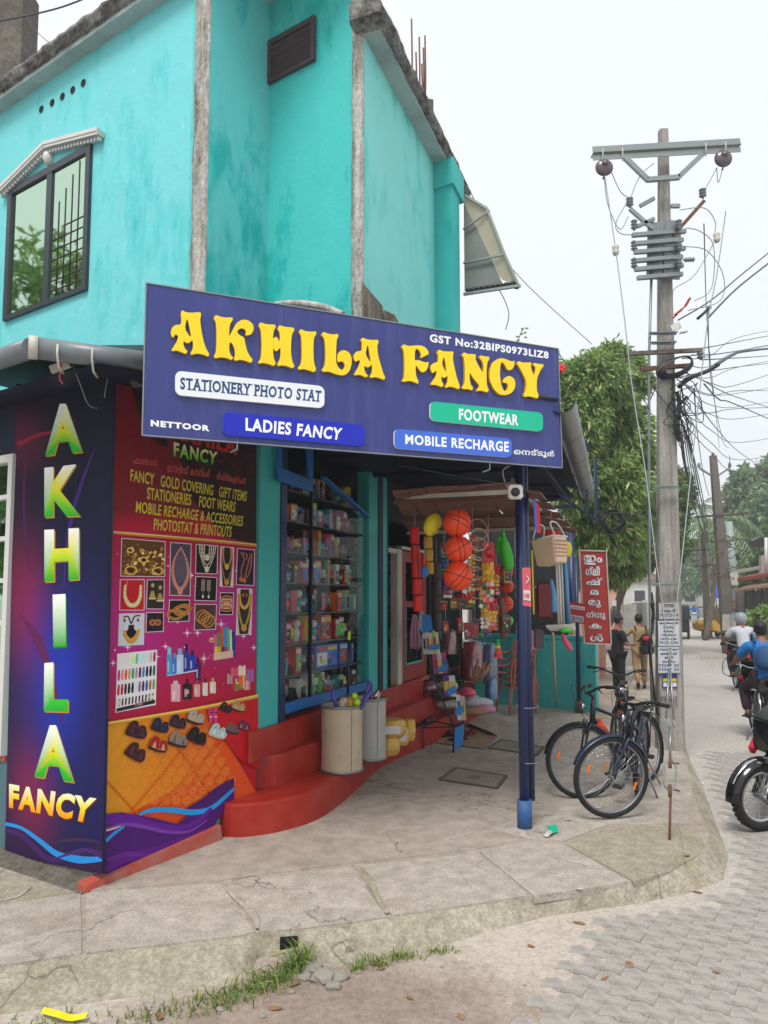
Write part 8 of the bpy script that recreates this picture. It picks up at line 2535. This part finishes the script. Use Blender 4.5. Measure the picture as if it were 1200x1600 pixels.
for k, (x, y, rx, rz) in enumerate(((607,1165,17,13),(612,1137,22,13),(627,1150,12,13),(640,1140,9,16),(597,1168,6,12))):
 c = PD(x, y, 7.95 + k * .06); f_ = 8 / FPX; o = T1('scrubber_bundle','%s yellow scrubber bundle in plastic wrap beside the drums' % ['bottom front','topmost white labelled','middle','round rear','small narrow'][k], 'bundle', c, 'yellow bundles on the step')
 m = MB(); m.lathe([(rx * f_ * .8,-rz * f_),(rx * f_, -rz * f_ * .7),(rx * f_ * 1.02,0),(rx * f_, rz * f_ * .7),(rx * f_ * .8, rz * f_)], c, 14); m.build('bundle_wrap','sponge_yellow', o)
 if k in (1,2): m = MB(); m.box(c + V((.01,-rx * f_ * 1.0,-.0)),(rx * f_ * 1.1, .01, rz * f_ * .9)); m.box(c + V((.01,-rx * f_ * 1.0 - .002, rz * f_ * .3)),(rx * f_ * 1.1, .01, rz * f_ * .3)) if False else None; m.build('label','white_paint', o)
 m = MB(); m.tube([c + V((rx * f_ * 1.03 * math.cos(a), rx * f_ * 1.03 * math.sin(a), .02 * math.sin(a))) for a in [j * .45 for j in range(14)]], .005,4, closed=True); m.build('cord','white_worn', o)
def lath(px, py, z, prof, mat, name, label, cat, group=None, rim=None):
 c = G(px, py, z); o = T1(name, label, cat, c, group); m = MB(); m.lathe(prof, c, 22, caps=False); m.build('shell', mat, o)
 if rim: m = MB(); r0, z0 = rim[0]; m.tube([c + V((r0 * math.cos(a), r0 * math.sin(a), z0)) for a in [2 * math.pi * k / 22 for k in range(22)]], .01,5, closed=True); m.build('rim', rim[1], o)
 return o, c
P('terracotta','#a4523c', .6, .1,6, .1); P('wrap_red','#a83a44', .3, .3,14, .4); P('wrap_pink','#b06a72', .3, .25,14, .4); P('weave_blue','#6a7a9c', .5, .3,22, .4); P('straw','#9c7a5c', .8, .25,30, .3)
lath(733,1092, .0, [(0, .02),(.12,0),(.17, .3),(.21, .31),(.21, .35),(.17, .35),(.12, .05)], 'terracotta','plant_pot','large terracotta coloured pot holding a bundle of brooms','pot')
for k in range(16):
 a = PD(745 + rp_.uniform(-6,6), 1066,11.1); b = PD(757 + rp_.uniform(-14,12), 1036 + rp_.uniform(-6,10), 11.2)
 if k == 0: bt = T1('broom_bundle','bundle of brown coir brooms leaning in the terracotta pot','broom', a)
 m = MB(); m.tube([a, b], [.012, .02], 5); m.build('broom_stem','straw', bt)
lath(711,1088, .3, [(0,0),(.13,0),(.16, .27),(.15, .27),(.12, .02)], 'black_plastic','bucket','black bucket with pale green rings in the goods pile','bucket', None, ((.16, .27), 'toy_green'))
for k, (x, y0, y1, w_, mt, lb_, Y) in enumerate(((737,1003,1062,34, 'wrap_red','tall wrapped stack of red plastic tubs', 11.9),(766,1008,1068,22, 'weave_blue','stack of multicoloured woven baskets next to the red tubs', 12.0),(702,987,1022,22, 'wrap_pink','round pink wrapped bale at the back of the goods pile', 11.8),(768,1062,1092,18, 'blue_stripe','blue and white wrapped bundle low in the goods pile', 11.6))):
 a, b = PD(x, y0, Y), PD(x, y1, Y); f_ = Y / FPX * w_ / 2; H_ = (a - b).length; n = 7
 pf = [(0,0)] + [(f_ * (1 + .05 * (j % 2)) * (1 if j < 2 * n - 2 else .75), H_ * j / (2 * n)) for j in range(2 * n + 1)] + [(0, H_)]
 m = MB(); m.lathe(pf, b, 18, caps=False); o = one(m, 'tub_stack', mt, lb_, 'tubs')
 m = MB(); m.lathe([(f_ * 1.1,0),(f_ * 1.12, H_),(f_ * .8, H_ + .04),(0, H_ + .03)], b, 16, caps=False); m.build('plastic_wrap','clear_plastic', o)
for k, (x, y, rx, rz, mt) in enumerate(((672,1075,20,13, 'clear_plastic'),(700,1072,16,9, 'white_worn'),(722,1088,24,8, 'grey_plaster'),(745,1098,26,9, 'white_shirt'),(700,1100,22,8, 'white_worn'),(730,1082,14,7, 'hot_pink'),(757,1108,18,7, 'pink_cloth'),(690,1085,18,8, 'mauve_mesh'),(740,1112,22,6, 'straw'))):
 Y = 10.9 - k * .06; c = PD(x, y, Y); f_ = Y / FPX; m = MB()
 m.ball(c, (rx * f_, .16, rz * f_), 16,9)
 m.v = [tuple(V(p) + (V(p) - c).normalized() * .02 * noise.noise(V(p) * 14)) for p in m.v]
 one(m, 'goods_bag', mt, '%s bag of goods, %s in the heap beside the steps' % (['clear','dull white','grey','pale','flat white','bright pink','soft pink','dark','straw coloured'][k], ORD[k]), 'bag','bags heaped beside the steps')
m = MB(); m.ball(PD(672,1075,10.9),(.14, .12, .1), 12,8); one(m, 'goods_bag','wrap_pink','pinkish packets inside the clear bag on the step','packets')
P('chair_pink','#b9695e', .45, .08,5, .05); P('chair_green','#2a9a70', .45, .08,5, .05)
def chair(base, rz, label):
 o = thing('plastic_chair', label, 'chair', tuple(base), rz, 'stacked pink chairs by the turquoise wall')
 T = Mx.Translation(V(base)) @ Mx.Rotation(rz, 4, 'Z')
 m = MB(T); m.box((0,0, .43),(.42, .42, .025)); m.build('seat','chair_pink', o, bevel=.01)
 for sx in (-1,1):
  for sy in (-1,1):
   m = MB(T); m.tube([(sx * .19, sy * .19, .43),(sx * .25, sy * .24, .0)], [.026, .02], 6); l = m.build('leg','chair_pink', o)
   m = MB(T); m.tube([(sx * .247, sy * .237, .03),(sx * .252, sy * .242,-.0)], .026,6); m.build('foot_cap','chair_green', l)
  m = MB(T); m.tube(crom([(sx * .2,-.2, .43),(sx * .25,-.2, .64),(sx * .24, .12, .66),(sx * .2, .2, .72)], 4), .02,6); m.build('armrest','chair_pink', o)
 m = MB(T)
 for i in range(-2,3): m.beam((i * .07, .2, .45),(i * .075, .27, .86), .03, .012)
 m.tube(crom([(-.2, .2, .45),(-.2, .26, .84),(0, .28, .92),(.2, .26, .84),(.2, .2, .45)], 4), .018,6); m.build('backrest','chair_pink', o)
 return o
cb_ = G(806,1113,0)
ch = chair(cb_, R(200), 'lowest pink plastic chair of the nested stack behind the blue posts')
for k in range(1,4):
 c2 = copy_tree(ch, cb_ + V((.02 * k, .05 * k, .11 * k)), R(200), '%s pink plastic chair up in the nested stack behind the blue posts' % ORD[k])
def cover(q, label):
 w = [G(x, y, 0) for x, y in q]; c = sum(w, V()) / 4; o = T1('manhole_cover', label, 'manhole cover', c)
 m = MB(); quad = [p + V((0,0, .006)) for p in w]; lo = [p + V((0,0,-.02)) for p in w]
 m.add(quad + lo, [(0,1,2,3),(0,4,5,1),(1,5,6,2),(2,6,7,3),(3,7,4,0)]); m.build('cover_plate', P('cast_iron','#736c65', .75, .2,20, .3), o)
 def L(u, v, z): return (w[0] * (1 - u) + w[1] * u) * (1 - v) + (w[3] * (1 - u) + w[2] * u) * v + V((0,0, z))
 m = MB()
 for i in range(15):
  for j in range(9):
   if 6 <= i <= 8 and 3 <= j <= 5: continue
   m.prism([L(.07 + i * .0585, .08 + j * .094,0).xy, L(.07 + i * .0585 + .038, .08 + j * .094,0).xy, L(.07 + i * .0585 + .038, .08 + j * .094 + .055,0).xy, L(.07 + i * .0585, .08 + j * .094 + .055,0).xy], .006, .010)
 tag(m.build('studs', P('worn_iron','#9c948b', .7, .15,20, .2), o), kind='stuff')
 m = MB();
 for a, b in ((0,1),(1,2),(2,3),(3,0)): m.beam(w[a] + V((0,0, .004)), w[b] + V((0,0, .004)), .018, .012)
 m.build('frame_rim', P('iron_dark','#4a4540', .8, .2,20, .3), o)
cover([(712,1200),(792,1213),(777,1233),(686,1219)], 'nearer rectangular iron manhole cover on the forecourt')
cover([(784,1156),(850,1168),(840,1181),(762,1169)], 'farther iron manhole cover partly behind the blue posts')
cm = T1('cardboard_sheet','flattened brown cardboard sheet beside the rack','cardboard', G(735,1160,0))
m = MB(); w = [G(x, y, .012) for x, y in ((700,1138),(732,1132),(778,1150),(757,1170),(682,1160))]; m.poly(w); m.add([w[1], w[2], w[2] + V((-.1, .05, .05)), w[1] + V((-.1, .05, .05))],[(0,1,2,3)]); m.build('sheet', P('cardboard','#8f7760', .85, .12,6, .15), cm)
def slipper(p, rz, mat, strap, label):
 o = thing('slipper', label, 'slipper', tuple(p), rz); T = Mx.Translation(V(p)) @ Mx.Rotation(rz, 4, 'Z')
 m = MB(T); m.prism([(.13,-.03),(.13, .03),(.06, .045),(-.03, .035),(-.12, .035),(-.135,0),(-.12,-.035),(-.03,-.035),(.06,-.045)], .0, .025); m.build('sole', mat, o, bevel=.006)
 m = MB(T); m.tube(crom([(.0,-.045, .02),(.03,-.02, .055),(.03, .02, .055),(.0, .045, .02)], 4), .014,6); m.build('strap', strap, o)
for k, (x, y, z, a, mt) in enumerate(((662,1132, .27, .4, 'black_plastic'),(672,1127, .27,1.0, 'mauve_mesh'),(643,1128, .27, .8, 'brown_board'),(715,1156, .02, .3, 'black_plastic'),(728,1150, .02,1.1, 'dull_red'),(700,1150, .02, .6, 'black_plastic'),(735,1148, .02, .9, 'dull_red'))):
 slipper(G(x, y, z), a, mt, mt, '%s slipper %s, %s of the scattered slippers' % ({'black_plastic': 'black','mauve_mesh': 'dark grey','brown_board': 'brown','dull_red': 'dull red'}[mt], 'on the step' if z > .1 else 'on the cardboard', ORD[k]))
# -- goods in the display window
TOY = {'red': '#d8202a','green': '#4fca3a','blue': '#1f6ad0','orange': '#f06a18','white': '#e8e4d8','yellow': '#f0c820','pink': '#e0508a','brown': '#5a3420','teal': '#1fa8a8','black': '#1c1c20'}
P('glass_shelf','#3a4644', .3, .1,5,0)
zs = [.86,1.16,1.46,1.76,2.06,2.36,2.66,2.96]
rs = random.Random(77)
for r_, z in enumerate(zs):
 if r_: m = MB(); fbox(m, tw0 + .01, tw1 - .01,-.5,-.06, z - .018, z - .002); part(m, 'shelf','glass_shelf')
 t = tw0 + .06; i = 0
 while t < tw1 - .1:
  w_ = rs.uniform(.07, .15); h_ = rs.uniform(.17, .27); cn = rs.choice(list(TOY)); c2 = rs.choice(list(TOY))
  kd = rs.choice(['box','box','window box','vehicle','figure','card','net'])
  if r_ == 1 and tw0 + .9 < t < tw1 - .35: cn, kd, w_, h_ = 'blue','box', .3, .24
  c = FP(t + w_ / 2,-.16 - rs.random() * .05, z); rot = math.atan2(df.y, df.x) + rs.uniform(-.2, .2)
  M = Mx.Translation(c) @ Mx.Rotation(rot, 4, 'Z'); m = MB(M); a, b = hc(TOY[cn]), hc(TOY[c2])
  o = T1('toy_' + {'box': 'box','window box': 'box','vehicle': 'truck','figure': 'figure','card': 'card','net': 'pack'}[kd], '%s and %s toy %s, %s along on the %s display shelf up' % (cn, c2, kd, ORD[min(i, 19)], ORD[r_]), 'toy', c, 'toys in the display window')
  y = -.062; k_ = .85
  def fc(x0, z0, x1, z1, col, dy=0): m.add([(x0, y - .002 - dy, z0),(x1, y - .002 - dy, z0),(x1, y - .002 - dy, z1),(x0, y - .002 - dy, z1)],[(0,1,2,3)], col)
  if kd in ('box','window box','card'):
   m.box((0,0, h_ / 2),(w_ * k_, .12 if kd != 'card' else .03, h_), col=a); y = -.062 if kd != 'card' else -.017
   e = w_ * k_ / 2
   fc(-e * .8, h_ * .12, e * .8, h_ * .68, hc('#15161a') if kd == 'window box' else b); fc(-e * .85, h_ * .74, e * .85, h_ * .92, hc(rs.choice(['#d8d4c8','#c02028','#e0c030'])))
   for j in range(3):
    x0, z0 = rs.uniform(-e * .7, e * .1), rs.uniform(.15, .45) * h_; fc(x0, z0, x0 + e * rs.uniform(.3, .6), z0 + h_ * rs.uniform(.08, .2), hc(TOY[rs.choice(list(TOY))]), .001 + j * .0005)
   m.build('carton','plastic_print', o)
  elif kd == 'vehicle':
   m.box((0,0, .07),(w_, .08, .06), col=a); m.box((w_ * .2,0, .12),(w_ * .4, .075, .06), col=b); m.box((-w_ * .25,0, .11),(w_ * .35, .07, .05), col=a); m.build('body','plastic_print', o, bevel=.004)
   m = MB(M)
   for x in (-.3, .3): m.lathe([(.035,-.05),(.035, .05)], (x * w_, 0, .035), 10, axis=(0,1,0))
   m.build('wheels','black_plastic', o)
  elif kd == 'figure':
   m.ball((0,0, h_ * .35),(w_ * .25, .04, h_ * .25), 9,6, col=a); m.ball((0,0, h_ * .72),(w_ * .2, .045, h_ * .16), 9,6, col=b); m.tube([(-w_ * .35,0, h_ * .3),(0,0, h_ * .5),(w_ * .35,0, h_ * .35)], .014,6, col=a); m.tube([(-.03,0,0),(-.02,0, h_ * .2)], .018,6, col=b); m.tube([(.03,0,0),(.02,0, h_ * .2)], .018,6, col=b); m.build('body','plastic_print', o)
  else:
   for j in range(7): m.ball((rs.uniform(-.3, .3) * w_, rs.uniform(-.03, .03), rs.uniform(.15, .85) * h_), .026,7,5, col=hc(TOY[rs.choice(list(TOY))]))
   tag(m.build('contents','plastic_print', o), kind='stuff')
   m = MB(M); m.tube([(0,0,0),(0,0, h_ * .5),(0,0, h_)], [w_ * .4, w_ * .44, w_ * .1], 9); m.build('plastic_bag','clear_plastic', o)
  t += w_ * .9 + rs.uniform(.0, .01); i += 1
for k in range(7):
 for i in range(9):
  t = tt1 + .2 + i * .3; cn = rs.choice(list(TOY)); m = MB(); c = FP(t, -.82,1.015 + k * .27); h_ = rs.uniform(.1, .2)
  m.box(c + V((0,0, h_ / 2)),(.14, .16, h_), rz=.4, col=hc(TOY[cn])); m.box(c + V((.0,-.082, h_ * .55)),(.1, .004, h_ * .4), col=hc('#b9b5aa'))
  one(m, 'shelf_carton','plastic_print','%s carton, %s along shelf %s inside the doorway' % (cn, ORD[i], ORD[k]), 'carton','cartons on the shelves inside the door')
# -- bicycles
P('bike_black','#15161c', .3, .1,6, .03); P('bike_navy','#1c2a40', .35, .1,6, .03); P('spring_orange','#d0481c', .35, .1,5, .03)
def bicycle(label, base, rz, steer, lean, paint, orange=False, bar_h=1.0):
 o = thing('bicycle', label, 'bicycle', tuple(base), rz)
 T0 = Mx.Translation(V(base)) @ Mx.Rotation(rz, 4, 'Z') @ Mx.Rotation(lean, 4, 'X')
 r = .352; fx, bx = .55,-.52
 hx = .42
 TF = T0 @ Mx.Translation((hx, 0,0)) @ Mx.Rotation(steer, 4, 'Z') @ Mx.Translation((-hx, 0,0))
 def B(T, name, mat, f, par=None, **k):
  m = MB(T); f(m); return m.build(name, mat, par or o, **k)
 for T, x in ((TF, fx),(T0, bx)):
  wheel(o, T, (x, 0, r), r, .024, .012,32,0, 'steel_grey', .026, refl=.3 if x > 0 else 1.4, sp_r=.0013)
 def mud(T, x, a0, a1): B(T, 'mudguard', paint, lambda m: fender(m, (x, 0, r), r + .018, a0, a1, .03))
 mud(TF, fx, 15,150); mud(T0, bx, 20,215)
 fr = [(hx - .05, .62),(hx - .09, .78)]
 for sy in (-1,1):
  B(TF, 'fork', paint, lambda m: m.tube(crom([(fx, sy * .055, r),(hx + .06, sy * .05, r + .25),(hx + .0, sy * .03, .70)], 4), [.011] * 4 + [.013] * 5,8))
 B(TF, 'steerer','bike_black', lambda m: (m.tube([(hx + .0,0, .66),(hx - .06,0, .95)], .02,10), m.tube([(hx - .06,0, .94),(hx - .0,0, .99)], .016,8)))
 B(TF, 'handlebar','bike_black', lambda m: m.tube(crom([(hx - .14,-.30, bar_h + .04),(hx - .06,-.2, bar_h + .04),(hx - .0,-.06, bar_h - .01),(hx - .0, .06, bar_h - .01),(hx - .06, .2, bar_h + .04),(hx - .14, .30, bar_h + .04)], 4), .012,8))
 for sy in (-1,1):
  B(TF, 'grip','rubber', lambda m: m.tube([(hx - .1, sy * .25, bar_h + .04),(hx - .16, sy * .34, bar_h + .038)], .018,9))
  B(TF, 'brake_lever','black_plastic', lambda m: (m.tube([(hx - .04, sy * .2, bar_h + .03),(hx - .04, sy * .3, bar_h - .01)], .007,6), m.ball((hx - .05, sy * .19, bar_h + .035), .02,8,6)))
 B(TF, 'brake_cable','black_plastic', lambda m: (m.tube(crom([(hx - .04,-.19, bar_h + .03),(hx + .1,-.14, bar_h + .06),(hx + .12,-.02, bar_h - .12),(hx + .05,0, .75)], 5), .003,5), m.tube(crom([(hx - .04, .19, bar_h + .03),(hx + .1, .14, bar_h + .04),(hx + .1, .05, bar_h - .16),(hx - .1, .02, .7)], 5), .003,5)))
 B(TF, 'brake_caliper','black_plastic', lambda m: (m.tube([(hx + .05,-.04, .74),(hx + .07,-.045, .60)], .01,6), m.tube([(hx + .05, .04, .74),(hx + .07, .045, .60)], .01,6)))
 bb_ = (-.08,0, .30); st = (-.27,0, .82)
 B(T0, 'frame', paint, lambda m: (m.tube([(hx - .045,0, .72),(hx - .075,0, .87)], .024,10), m.tube([(hx - .05,0, .74), bb_], .019,10), m.tube([(hx - .07,0, .84),(-.2,0, .66)], .016,10), m.tube([bb_, st], .017,10),
  [m.tube([bb_, (bx, sy * .06, r)], .010,7) for sy in (-1,1)], [m.tube([(-.21,0, .68),(bx, sy * .06, r)], .009,7) for sy in (-1,1)]))
 if orange: B(T0, 'shock_cover','spring_orange', lambda m: m.tube([(hx - .12,0, .70),(hx - .26,0, .54)], .045,10))
 B(T0, 'saddle','black_plastic', lambda m: m.add(*((lambda pr: ([(x, s_ * w, z) for x, w, z in pr for s_ in (-1,-.6, .6,1)],[(i * 4 + j, i * 4 + j + 1, i * 4 + 5 + j, i * 4 + 4 + j) for i in range(len(pr) - 1) for j in range(3)]))([(-.12, .03, .86),(-.2, .045, .885),(-.3, .09, .89),(-.4, .1, .88)]))))
 B(T0, 'saddle_base','black_plastic', lambda m: (m.ball((-.29,0, .865),(.13, .075, .025), 12,6), m.tube([st, (-.28,0, .86)], .012,8)))
 B(T0, 'chainring','steel_grey', lambda m: (m.tube(circle_pts((-.08,-.05, .30), .09,22), .006,5, closed=True), m.tube([(-.08,-.06, .3),(-.02,-.07, .15)], .010,6), m.tube([(-.08, .06, .3),(-.14, .07, .45)], .010,6), [m.tube([(-.08,-.05, .3),(-.08 + .09 * math.cos(a), -.05, .3 + .09 * math.sin(a))], .006,4) for a in (0,1.26,2.5,3.77,5.0)]))
 for p in ((-.02,-.12, .15),(-.14, .12, .45)): B(T0, 'pedal','rubber', lambda m: m.box(p, (.09, .09, .025)), bevel=.004)
 B(T0, 'chain','rust', lambda m: (m.tube([(-.08,-.05, .39),(bx, -.05, r + .04)], .005,5), m.tube([(-.08,-.05, .21),(bx, -.05, r - .04)], .005,5)))
 B(T0, 'carrier','bike_black', lambda m: (m.tube([(-.3,-.06, .74),(-.78,-.07, .75),(-.78, .07, .75),(-.3, .06, .74)], .007,6), m.tube([(-.55,0, .75),(-.32,0, .74)], .006,5), [m.tube([(bx - .12, sy * .065, .75),(bx, sy * .065, r)], .006,5) for sy in (-1,1)]))
 B(T0, 'kickstand','steel_grey', lambda m: m.tube([(bx + .1, .05, .3),(bx + .12, .2, .0)], .009,6))
 B(TF, 'headset_lamp','chrome', lambda m: m.lathe([(.01,-.03),(.035, .0),(.04, .015),(0, .02)], (hx + .06,0, .86), 14, axis=(1,0,0)))
 return o
def place_bike(fpx, fpy, hd, **k):
 c = G(fpx, fpy, 0); h = R(hd);
 s = k['steer']; off = V((.42 + .13 * math.cos(s), .13 * math.sin(s), 0)); off = Mx.Rotation(h, 3, 'Z') @ off
 return bicycle(base=(c.x - off.x, c.y - off.y, 0), rz=h, **k)
place_bike(951,1280,243, label='black bicycle nearest the camera with its front wheel turned broadside', steer=R(-52), lean=R(-5), paint='bike_navy')
place_bike(915,1247,222, label='dark bicycle leaning behind with an orange shock cover', steer=R(-38), lean=R(6), paint='bike_black', orange=True)
place_bike(968,1200,250, label='farthest bicycle with a raised straight handlebar facing the street', steer=R(20), lean=R(-4), paint='bike_black', orange=True, bar_h=1.04)
# -- litter, stones, weeds, small fixtures
def bits(name, label, cat, mat, pts, size, flat=True):
 for i, (x, y, z) in enumerate(pts):
  p = G(x, y, z); m = MB(); s_ = size * rk.uniform(.7,1.3); a = rk.random() * 6
  q = Mx.Rotation(a, 3, 'Z')
  c = [q @ V((u * s_, v * s_ * .5, .004 + rk.uniform(0, .35) * s_ * (.6 if flat else 1))) + p for u, v in ((-1,0),(-.4,-1),(.5,-.8),(1, .1),(.4,1),(-.5, .8))]
  m.add(c + [p + V((0,0, .003 + s_ * .12))],[(j, (j + 1) % 6,6) for j in range(6)])
  one(m, name, mat, label % ORD[i], cat, cat + 's scattered on the ground', loc=p)
bits('fallen_leaf','%s dry brown leaf, counted outward from the drain notch','leaf','dead_leaf', [(460,1540, ROAD),(350,1568, ROAD),(250,1590, ROAD),(595,1515, ROAD),(830,1480, ROAD),(905,1443, ROAD),(945,1530, ROAD),(1120,1521, ROAD),(1090,1395, ROAD),(640,1560, ROAD),(720,1590, ROAD),(430,1577, ROAD),(1073,1338,0),(985,1508, ROAD)], .035)
bits('paper_scrap','%s pale paper scrap, counted from the bottom of the kerb bank up the street','paper','white_paint', [(1120,1318, ROAD),(1105,1283, ROAD),(1098,1225, ROAD),(1085,1200, ROAD),(1090,1180, ROAD),(962,1121,0),(888,1282,0),(905,1390,0),(935,1263,0),(885,1108,0)], .03)
tp = T1('torn_packet','torn turquoise and white wrapper lying by the blue post','wrapper', G(862,1298,0))
m = MB(); m.poly([G(855,1290, .01), G(869,1288, .03), G(872,1300, .01), G(860,1303, .02)]); m.build('wrapper_front','plate_green', tp)
m = MB(); m.poly([G(858,1296, .012), G(864,1300, .035), G(856,1308, .01), G(849,1306, .012)]); m.build('wrapper_back','white_paint', tp)
m = MB(); pr_ = crom([G(66,1580, ROAD + .02), G(90,1586, ROAD + .035), G(112,1592, ROAD + .015), G(135,1588, ROAD + .03)], 4)
for i, p in enumerate(pr_[:-1]): q = pr_[i + 1]; m.add([p + V((0,-.018, .0)), q + V((0,-.018, .0)), q + V((0, .016, .012)), p + V((0, .016, .012))],[(0,1,2,3)])
one(m, 'plastic_ribbon','toy_yellow','crumpled yellow plastic strip lying at the foot of the kerb','wrapper')
for i, (x, y, s_) in enumerate(((505,1532, .07),(488,1520, .06),(520,1545, .045),(530,1530, .05),(476,1530, .04),(345,1578, .025),(455,1552, .02),(560,1520, .018),(690,1512, .012),(760,1570, .012),(820,1540, .012),(700,1560, .01),(935,1480, .015),(1060,1480, .01),(410,1590, .02),(600,1590, .012),(1040,1560, .01))):
 p = G(x, y, ROAD); m = MB(); m.ball((p.x, p.y, ROAD + s_ * .25),(s_, s_ * .8, s_ * .55), 9,6)
 m.v = [tuple(V(q) + V((1,1, .6)) * noise.noise(V(q) * 30) * s_ * .35) for q in m.v]; m.sm = [False] * len(m.f)
 one(m, 'rock','rock','%s grey stone, counted by size, near the broken kerb' % ORD[i] if i < 20 else 'stone','stone','stones near the kerb', loc=(p.x, p.y, ROAD))
gr = np.random.default_rng(5); gm = []; gc = []
m = MB()
def tuft(x, y, z, n, h, sp):
 c = G(x, y, z)
 for _ in range(n):
  b = c + V((gr.normal() * sp, gr.normal() * sp * .5,0)); d = V((gr.normal(), gr.normal(), 0)) * .45 + V((0,0,1)); d.normalize()
  L = h * gr.uniform(.4,1.1); s_ = d.cross(V((gr.normal(), gr.normal(), .1))).normalized() * .0032
  mid = b + d * L * .6; e = b + d * L + V((d.x, d.y, -.5)) * L * .5
  k = (float(gr.random()), float(gr.random()), 0)
  m.add([b - s_, b + s_, mid + s_ * .8, mid - s_ * .8, e], [(0,1,2,3),(3,2,4)], k)
for a in ((470,1512,90, .2, .03),(455,1520,70, .16, .05),(430,1535,110, .12, .07),(400,1548,110, .1, .08),(360,1562,90, .08, .08),(320,1572,70, .07, .08),(270,1584,60, .06, .09),(220,1594,60, .06, .1),(120,1598,50, .05, .12),(40,1600,40, .05, .12),(585,1508,60, .09, .05),(630,1498,70, .08, .05),(690,1488,50, .06, .04),(560,1516,40, .07, .03)):
 tuft(a[0], a[1], ROAD, a[2], a[3], a[4])
for a in ((1110,1030,60, .25, .4),(1160,1045,60, .25, .4)): tuft(a[0], a[1], ROAD, a[2], a[3], a[4])
tag(m.build('grass_tufts','grass_blade'), 'green grass tufts growing along the foot of the kerb','grass', kind='stuff')
m = MB(); a, b = G(438,1466,-.04), G(466,1464,-.04); m.wall(a + V((0,-.015,0)), b + V((0,-.015,0)), -.125,-.03,-.01); tag(m.build('drain_mouth','void_dark', sidewalk))
m = MB(); c = PD(206,580,5.05)
for k in range(9): m.tube([c + V((.055 * math.cos(a), .03 * k - .12 + .01 * math.sin(a * 2), .05 * math.sin(a) - .004 * k)) for a in [2 * math.pi * j / 16 for j in range(16)]], .005,5, closed=True)
one(m, 'wire_coil','steel_grey','coil of grey wire hung under the eave beside the big sign','wire coil')
o = T1('eave_lamp','small grey fixture tied with pink cord under the gutter corner','lamp', PD(94,572,4.8))
m = MB(); m.box(PD(94,573,4.8),(.13, .03, .05), M=Mx.Rotation(R(-20), 3, 'Y')); m.build('case','white_worn', o)
m = MB(); m.tube(crom([PD(93,555,4.8), PD(95,575,4.78), PD(93,590,4.8), PD(98,600,4.8)], 4), .005,5); m.build('cord','hot_pink', o)
m = MB(); m.tube(crom([PD(112,565,4.85), PD(125,600,4.9), PD(138,632,4.95), PD(152,638,5)], 5), .004,5); m.tube(crom([PD(174,565,5), PD(168,590,5), PD(163,622,5.02)], 5), .004,5); m.build('wire','steel_grey', o)
sp_ = T1('roof_sprig','small leafy sprig growing above the sign board','plant', PD(812,540,7.5))
m = MB(); m.tube(crom([PD(808,545,7.5), PD(811,528,7.5), PD(818,512,7.5)], 4), .005,5); m.build('stem','bark', sp_)
for x, y in ((806,532),(812,522),(817,520),(813,514),(820,513),(818,527),(805,526)):
 m = MB(); c = PD(x, y, 7.5); m.col = (.4, .3,0); m.poly([c, c + V((.02,0, .012)), c + V((.045,0, .0)), c + V((.02,0,-.014))]); m.build('leaf','mango_leaf', sp_)
m = MB()
for k in range(5): a = k * 1.257; m.ball(PD(877,575,7) + V((.022 * math.cos(a), 0, .022 * math.sin(a))),(.024, .015, .024), 8,5)
one(m, 'hibiscus_flower','toy_red','red flower peeping past the sign corner against the mango tree','flower')
# -- thin summer haze over the street
hz = bpy.data.materials.new('haze'); hz.use_nodes = True; nt_ = hz.node_tree
nt_.nodes.remove(nt_.nodes['Principled BSDF'])
pv = nt_.nodes.new('ShaderNodeVolumePrincipled'); pv.inputs['Density'].default_value = .003; pv.inputs['Color'].default_value = (.9, .95,1,1); pv.inputs['Anisotropy'].default_value = .3
nt_.links.new(pv.outputs[0], nt_.nodes['Material Output'].inputs['Volume']); MATS['haze'] = hz
m = MB(); m.box((15,45,9.4),(120,140,21.2)); tag(m.build('haze','haze'), 'pale haze hanging over the street','haze', kind='stuff')
